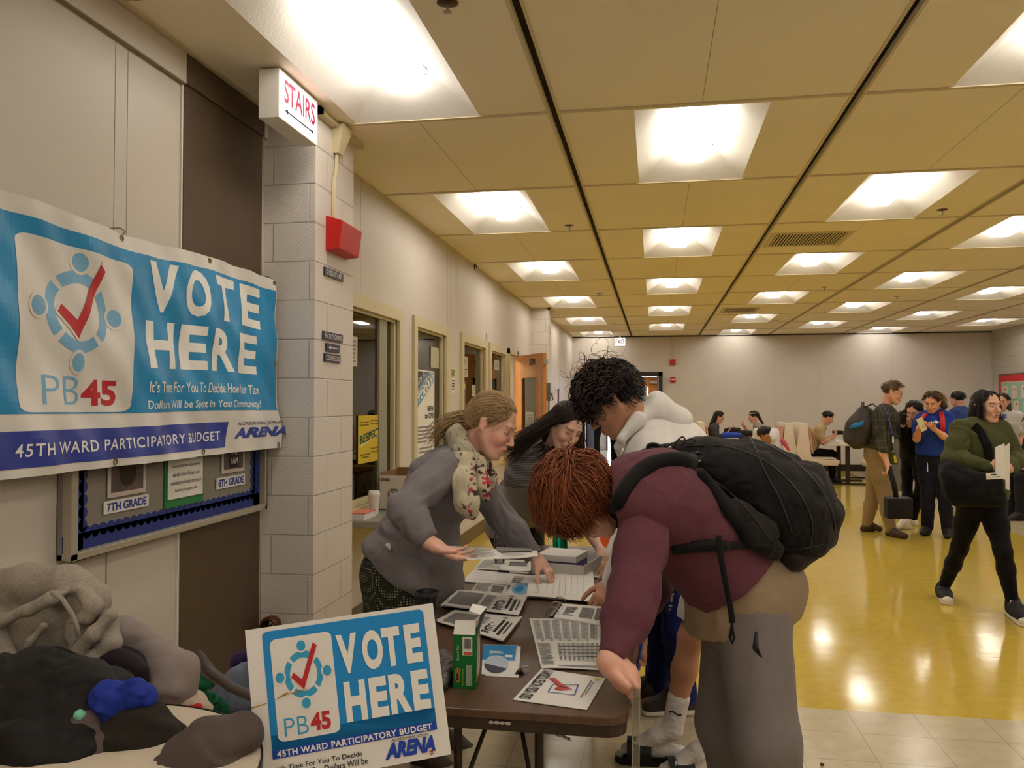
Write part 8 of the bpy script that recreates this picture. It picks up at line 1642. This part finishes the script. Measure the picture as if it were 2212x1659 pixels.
t = thing('wall_rod', 'thin dark red pull rod fixed on the far left wall before the doorway', 'rod', (-1.85, 15.6, 1.3)); MB().tube([at(1208, 842, X=-1.855), at(1206, 842, X=-1.82), at(1206, 865, X=-1.82), at(1206, 890, X=-1.82)], .014, 6).build('rod', mat('dark_red', (92, 40, 44), .4), t, smooth='auto')
def redboard():
    X = 7.085; p0, p1 = at(2160, 812, X=X), at(2160, 948, X=X); y1 = p0[1]; y0 = y1-4.2; z1, z0 = p0[2], p1[2]
    t = thing('bulletin_board', 'red-bordered bulletin board with rows of hung booklets on the right wall', 'bulletin board', (X, (y0+y1)/2, (z0+z1)/2)); box('frame', (X-.03, y0, z0-.03), (X+.015, y1, z1+.03), mat('frame_brown', (110, 84, 64), .6), t); box('red_border', (X-.036, y0+.03, z0), (X-.03, y1-.03, z1), mat('border_red', (204, 40, 48), .6), t); box('cloth', (X-.04, y0+.15, z0+.13), (X-.036, y1-.16, z1-.13), mat('board_beige', (196, 182, 164), .8), t); box('mint_strip', (X-.043, y1-1.4, z0+.5), (X-.04, y1-.2, z1-.16), mat('mint', (150, 190, 170), .7), t)
    k = 0
    for r in range(3):
        for c in range(5):
            y = y1-.35-.42*c-(.1 if r == 1 else 0); z = z1-.22-.30*r; MB().box((X-.06, y-.16, z-.26), (X-.046, y+.05, z), None).build('hung_booklet', mat('booklet', (214, 196, 180), .7), None)
            o = COL.objects[-1]; o['k'] = 0; del o['k']; tag(o, 'pale booklet in the %s row, %s from the wall corner, on the red-bordered board' % (('top', 'middle', 'bottom')[r], ('first', 'second', 'third', 'fourth', 'fifth')[c]), 'booklet', 'booklets on the red-bordered board')
            MB().add([(X-.062, y-.12, z-.08), (X-.062, y+.0, z-.08), (X-.062, y-.05, z-.04)], [(0, 1, 2)]).build('red_mark', REDP, o)
redboard()
t = thing('easel_sign', 'white folding sign board standing below the red-bordered board', 'sign', at(2186, 960, Y=12.9)); b_ = at(2180, 960, Y=12.9); e_ = at(2193, 960, Y=12.6)
Sheet(V(b_[0], 12.9, .55), V(e_[0], 12.6, .55), V(e_[0], 12.6, 1.32), V(b_[0], 12.9, 1.32)).slab('panel', PAPER, t, .02, 2); 
for q in (b_, e_): MB().tube([V(q[0], 12.9 if q is b_ else 12.6, 0), V(q[0], 12.9 if q is b_ else 12.6, 1.34)], .012, 6).build('leg', mat('rail_pink', (190, 150, 140), .5), t)

# ------------------------------------------------------------------ canteen furniture by the back wall
SH = mat('booth_shell', (222, 206, 186), .4); PK = mat('booth_pink', (204, 152, 138), .6); PO = mat('post_dark', (62, 60, 54), .4, metal=.4); TT = mat('canteen_top', (206, 196, 180), .35)
def booth(lbl, x, y, s, seat_l=.62, w_=1.1):
    """bench with a backrest that faces s*x"""
    t = thing('booth_seat', lbl, 'seat', (x, y, 0), 'canteen booth seats'); P = lambda a, z: (a*s, z)
    prof = [(0, .40), (.10, .36), (seat_l, .36), (seat_l+.03, .40), (seat_l+.03, .46), (.20, .47), (.16, .55), (.10, 1.12), (-.02, 1.12), (-.12, .5)]
    MB().prism([(a*s, b) for a, b in prof][::(-1 if s < 0 else 1)], (x, y+w_/2, 0), (1, 0, 0), (0, 0, 1), 0, w_).build('shell', SH, t, bevel=.012, smooth='auto')
    MB().prism([(s*.175, .57), (s*.215, .57), (s*.15, 1.06), (s*.115, 1.06)][::(-1 if s < 0 else 1)], (x, y+w_/2-.05, 0), (1, 0, 0), (0, 0, 1), 0, w_-.1).build('back_cushion', PK, t, bevel=.008)
    MB().prism([(s*.2, .472), (s*(seat_l-.02), .472), (s*(seat_l-.02), .495), (s*.2, .495)][::(-1 if s < 0 else 1)], (x, y+w_/2-.05, 0), (1, 0, 0), (0, 0, 1), 0, w_-.1).build('seat_cushion', PK if s < 0 else SH, t, bevel=.005)
    MB().box((x+s*.28-.03, y-.03, 0), (x+s*.28+.03, y+.03, .37)).build('post', PO, t); MB().box((x+s*.28-.25, y-.04, 0), (x+s*.28+.25, y+.04, .02)).build('foot', PO, t); return t
def ctable(lbl, x, y, w_=.65, d_=1.1):
    t = thing('canteen_table', lbl, 'table', (x, y, 0), 'canteen tables'); MB().prism(rrect(w_, d_, .05, 4, x-w_/2, y-d_/2), (0, 0, 0), (1, 0, 0), (0, 1, 0), .71, .74).build('top', TT, t, bevel=.004)
    for q in (-1, 1): MB().box((x-.035, y+q*.38-.035, 0), (x+.035, y+q*.38+.035, .71)).build('post', PO, t); MB().box((x-.42, y+q*.38-.04, 0), (x+.42, y+q*.38+.04, .025)).build('foot', PO, t)
    return t
def px_x(x, Y): return float(at(x, 950, Y=Y)[0])
booth('white and pink booth seat facing left, its back against the khaki-shirted man’s seat', px_x(1700, 16.1), 16.15, -1)
booth('white booth seat under the man in the khaki shirt', px_x(1722, 16.1), 16.15, 1)
booth('booth seat under the long-haired girl by the back wall', px_x(1508, 16.55), 16.6, 1)
booth('white booth seat behind the plaid-shirt man’s hand and green folder', px_x(1958, 15.2), 15.2, -1, w_=.9)
T1 = ctable('canteen table with bags between the two girls by the back wall', px_x(1590, 16.7), 16.75, .75)
T2 = ctable('canteen table in front of the man in the khaki shirt', px_x(1822, 16.2), 16.25, .8)
t = thing('canteen_table', 'darker canteen table partly behind the plaid-shirt man’s backpack', 'table', (px_x(1880, 17), 17, 0), 'canteen tables'); x = px_x(1880, 17.2); MB().prism(rrect(.9, .9, .05, 4, x-.45, 16.85), (0, 0, 0), (1, 0, 0), (0, 1, 0), .71, .74).build('top', TT, t); MB().box((x-.035, 17.2, 0), (x+.035, 17.27, .71)).build('post', PO, t); MB().box((x-.45, 17.2, 0), (x+.45, 17.28, .025)).build('foot', PO, t)
def lump(name, lbl, cat, prims, m_, seed): t = solid(name, prims, m_, None, .012, folds=[(.012, (9, 9, 9), None, seed)]); tag(t, lbl, cat); return t
Zp = lambda x, y, Yd: at(x, y, Y=Yd)
lump('bag', 'patterned black bag, leftmost on the canteen table between the girls', 'bag', [C(Zp(1572, 932, 16.5), Zp(1592, 932, 16.6), .08, .08, .04)], cloth('bag_black', (40, 36, 34)), 501)
lump('jacket', 'bright blue jacket heaped on the canteen table between the girls', 'clothing', [C(Zp(1565, 940, 16.35), Zp(1598, 940, 16.4), .06, .05, .04)], cloth('bright_blue_nylon', (0, 0, 0)), 502)
lump('bag', 'black lattice-patterned bag, rightmost on the canteen table between the girls', 'bag', [C(Zp(1604, 936, 16.5), Zp(1622, 936, 16.5), .07, .06, .04), C(Zp(1600, 945, 16.4), Zp(1622, 950, 16.3), .05, .05, .04)], cloth('bag_dark', (52, 46, 42)), 503)
lump('bag', 'dark bag lying on the table in front of the man in khaki', 'bag', [C(Zp(1803, 934, 16.4), Zp(1818, 935, 16.4), .05, .04, .03)], cloth('bag_black', (0, 0, 0)), 504)
lump('backpack', 'blue-grey backpack leaning behind the long-haired girl by the back wall', 'backpack', [C(Zp(1522, 945, 16.6), Zp(1515, 928, 16.7), .08, .04, .04)], cloth('slate_pack', (70, 72, 76)), 505)
lump('sash', 'pink cloth tied at the back of the hunched person in the white shirt', 'clothing', [C(Zp(1690, 952, 14.2), Zp(1704, 972, 14.15), .04, .03, .03)], cloth('pink_cloth', (198, 84, 104)), 506)
t = thing('food_tray', 'pale food tray with small cartons before the man in the khaki shirt', 'tray', (px_x(1795, 16.1), 16.1, .74)); x = px_x(1794, 16.1); MB().box((x-.18, 16.0, .742), (x+.14, 16.3, .76)).build('tray', SH, t, bevel=.004)
for i in range(3): x = px_x(1806+5*i, 16.1); tag(MB().box((x-.025, 16.0+.03*i, .742), (x+.025, 16.05+.03*i, .742+.09-.015*i)).build('milk_carton', WHITE), 'small white carton, %s of three beside the food tray' % ('leftmost', 'middle', 'rightmost')[i], 'carton', 'cartons beside the food tray')
t = thing('bin_cart', 'grey wheeled cart with a dark lid behind the plaid-shirt man', 'cart', (px_x(1935, 13.6), 13.6, 0)); x = px_x(1935, 13.6); box('body', (x-.17, 13.4, .14), (x+.19, 13.9, .95), mat('cart_grey', (104, 102, 98), .5), t, bevel=.02); box('lid', (x-.2, 13.38, .95), (x+.21, 13.92, 1.12), mat('cart_lid', (48, 48, 50), .4), t, bevel=.03); MB().tube([(x-.1, 13.5, 1.13), (x+.1, 13.5, 1.14)], .03, 8).build('white_item', WHITE, t)
for q in (-1, 1): MB().lathe([(0, -.02), (.06, -.02), (.06, .02), (0, .02)], (x+q*.13, 13.5, .06), (1, 0, 0), 14).build('wheel', BLACKT, t); MB().box((x+q*.13-.015, 13.48, .06), (x+q*.13+.015, 13.52, .15)).build('caster_fork', METAL, t)
t = thing('orange_panel', 'orange panel glimpsed between the red-haired boy’s chin and his chest', 'panel', (-.3, 5.6, 0)); a = at(1314, 1104, Y=5.8); b = at(1336, 1170, Y=5.8); Sheet(V(a[0]-.02, 5.8, 0), V(b[0]+.12, 5.75, 0), V(b[0]+.1, 5.85, a[2]), V(a[0]-.08, 5.9, a[2])).slab('panel', mat('panel_orange', (214, 92, 36), .5), t, .02, 2)
# stray marks on the near floor
t = tag(MB().tube([at(1200, 1585, Z=.004), at(1215, 1588, Z=.004), at(1232, 1596, Z=.004)], .003, 6).build('twist_tie', mat('tie_brown', (120, 96, 56), .6), smooth=True), 'small brown twisted scrap on the pale tiles under the table', 'scrap')
t = tag(MB().ball(at(1776, 1651, Z=.008), (.009, .007, .007), 10, 6).build('crumb', mat('crumb_brown', (110, 56, 30), .6), smooth=True), 'small reddish-brown crumb on the pale tiles right of the grey sweatpants', 'scrap')
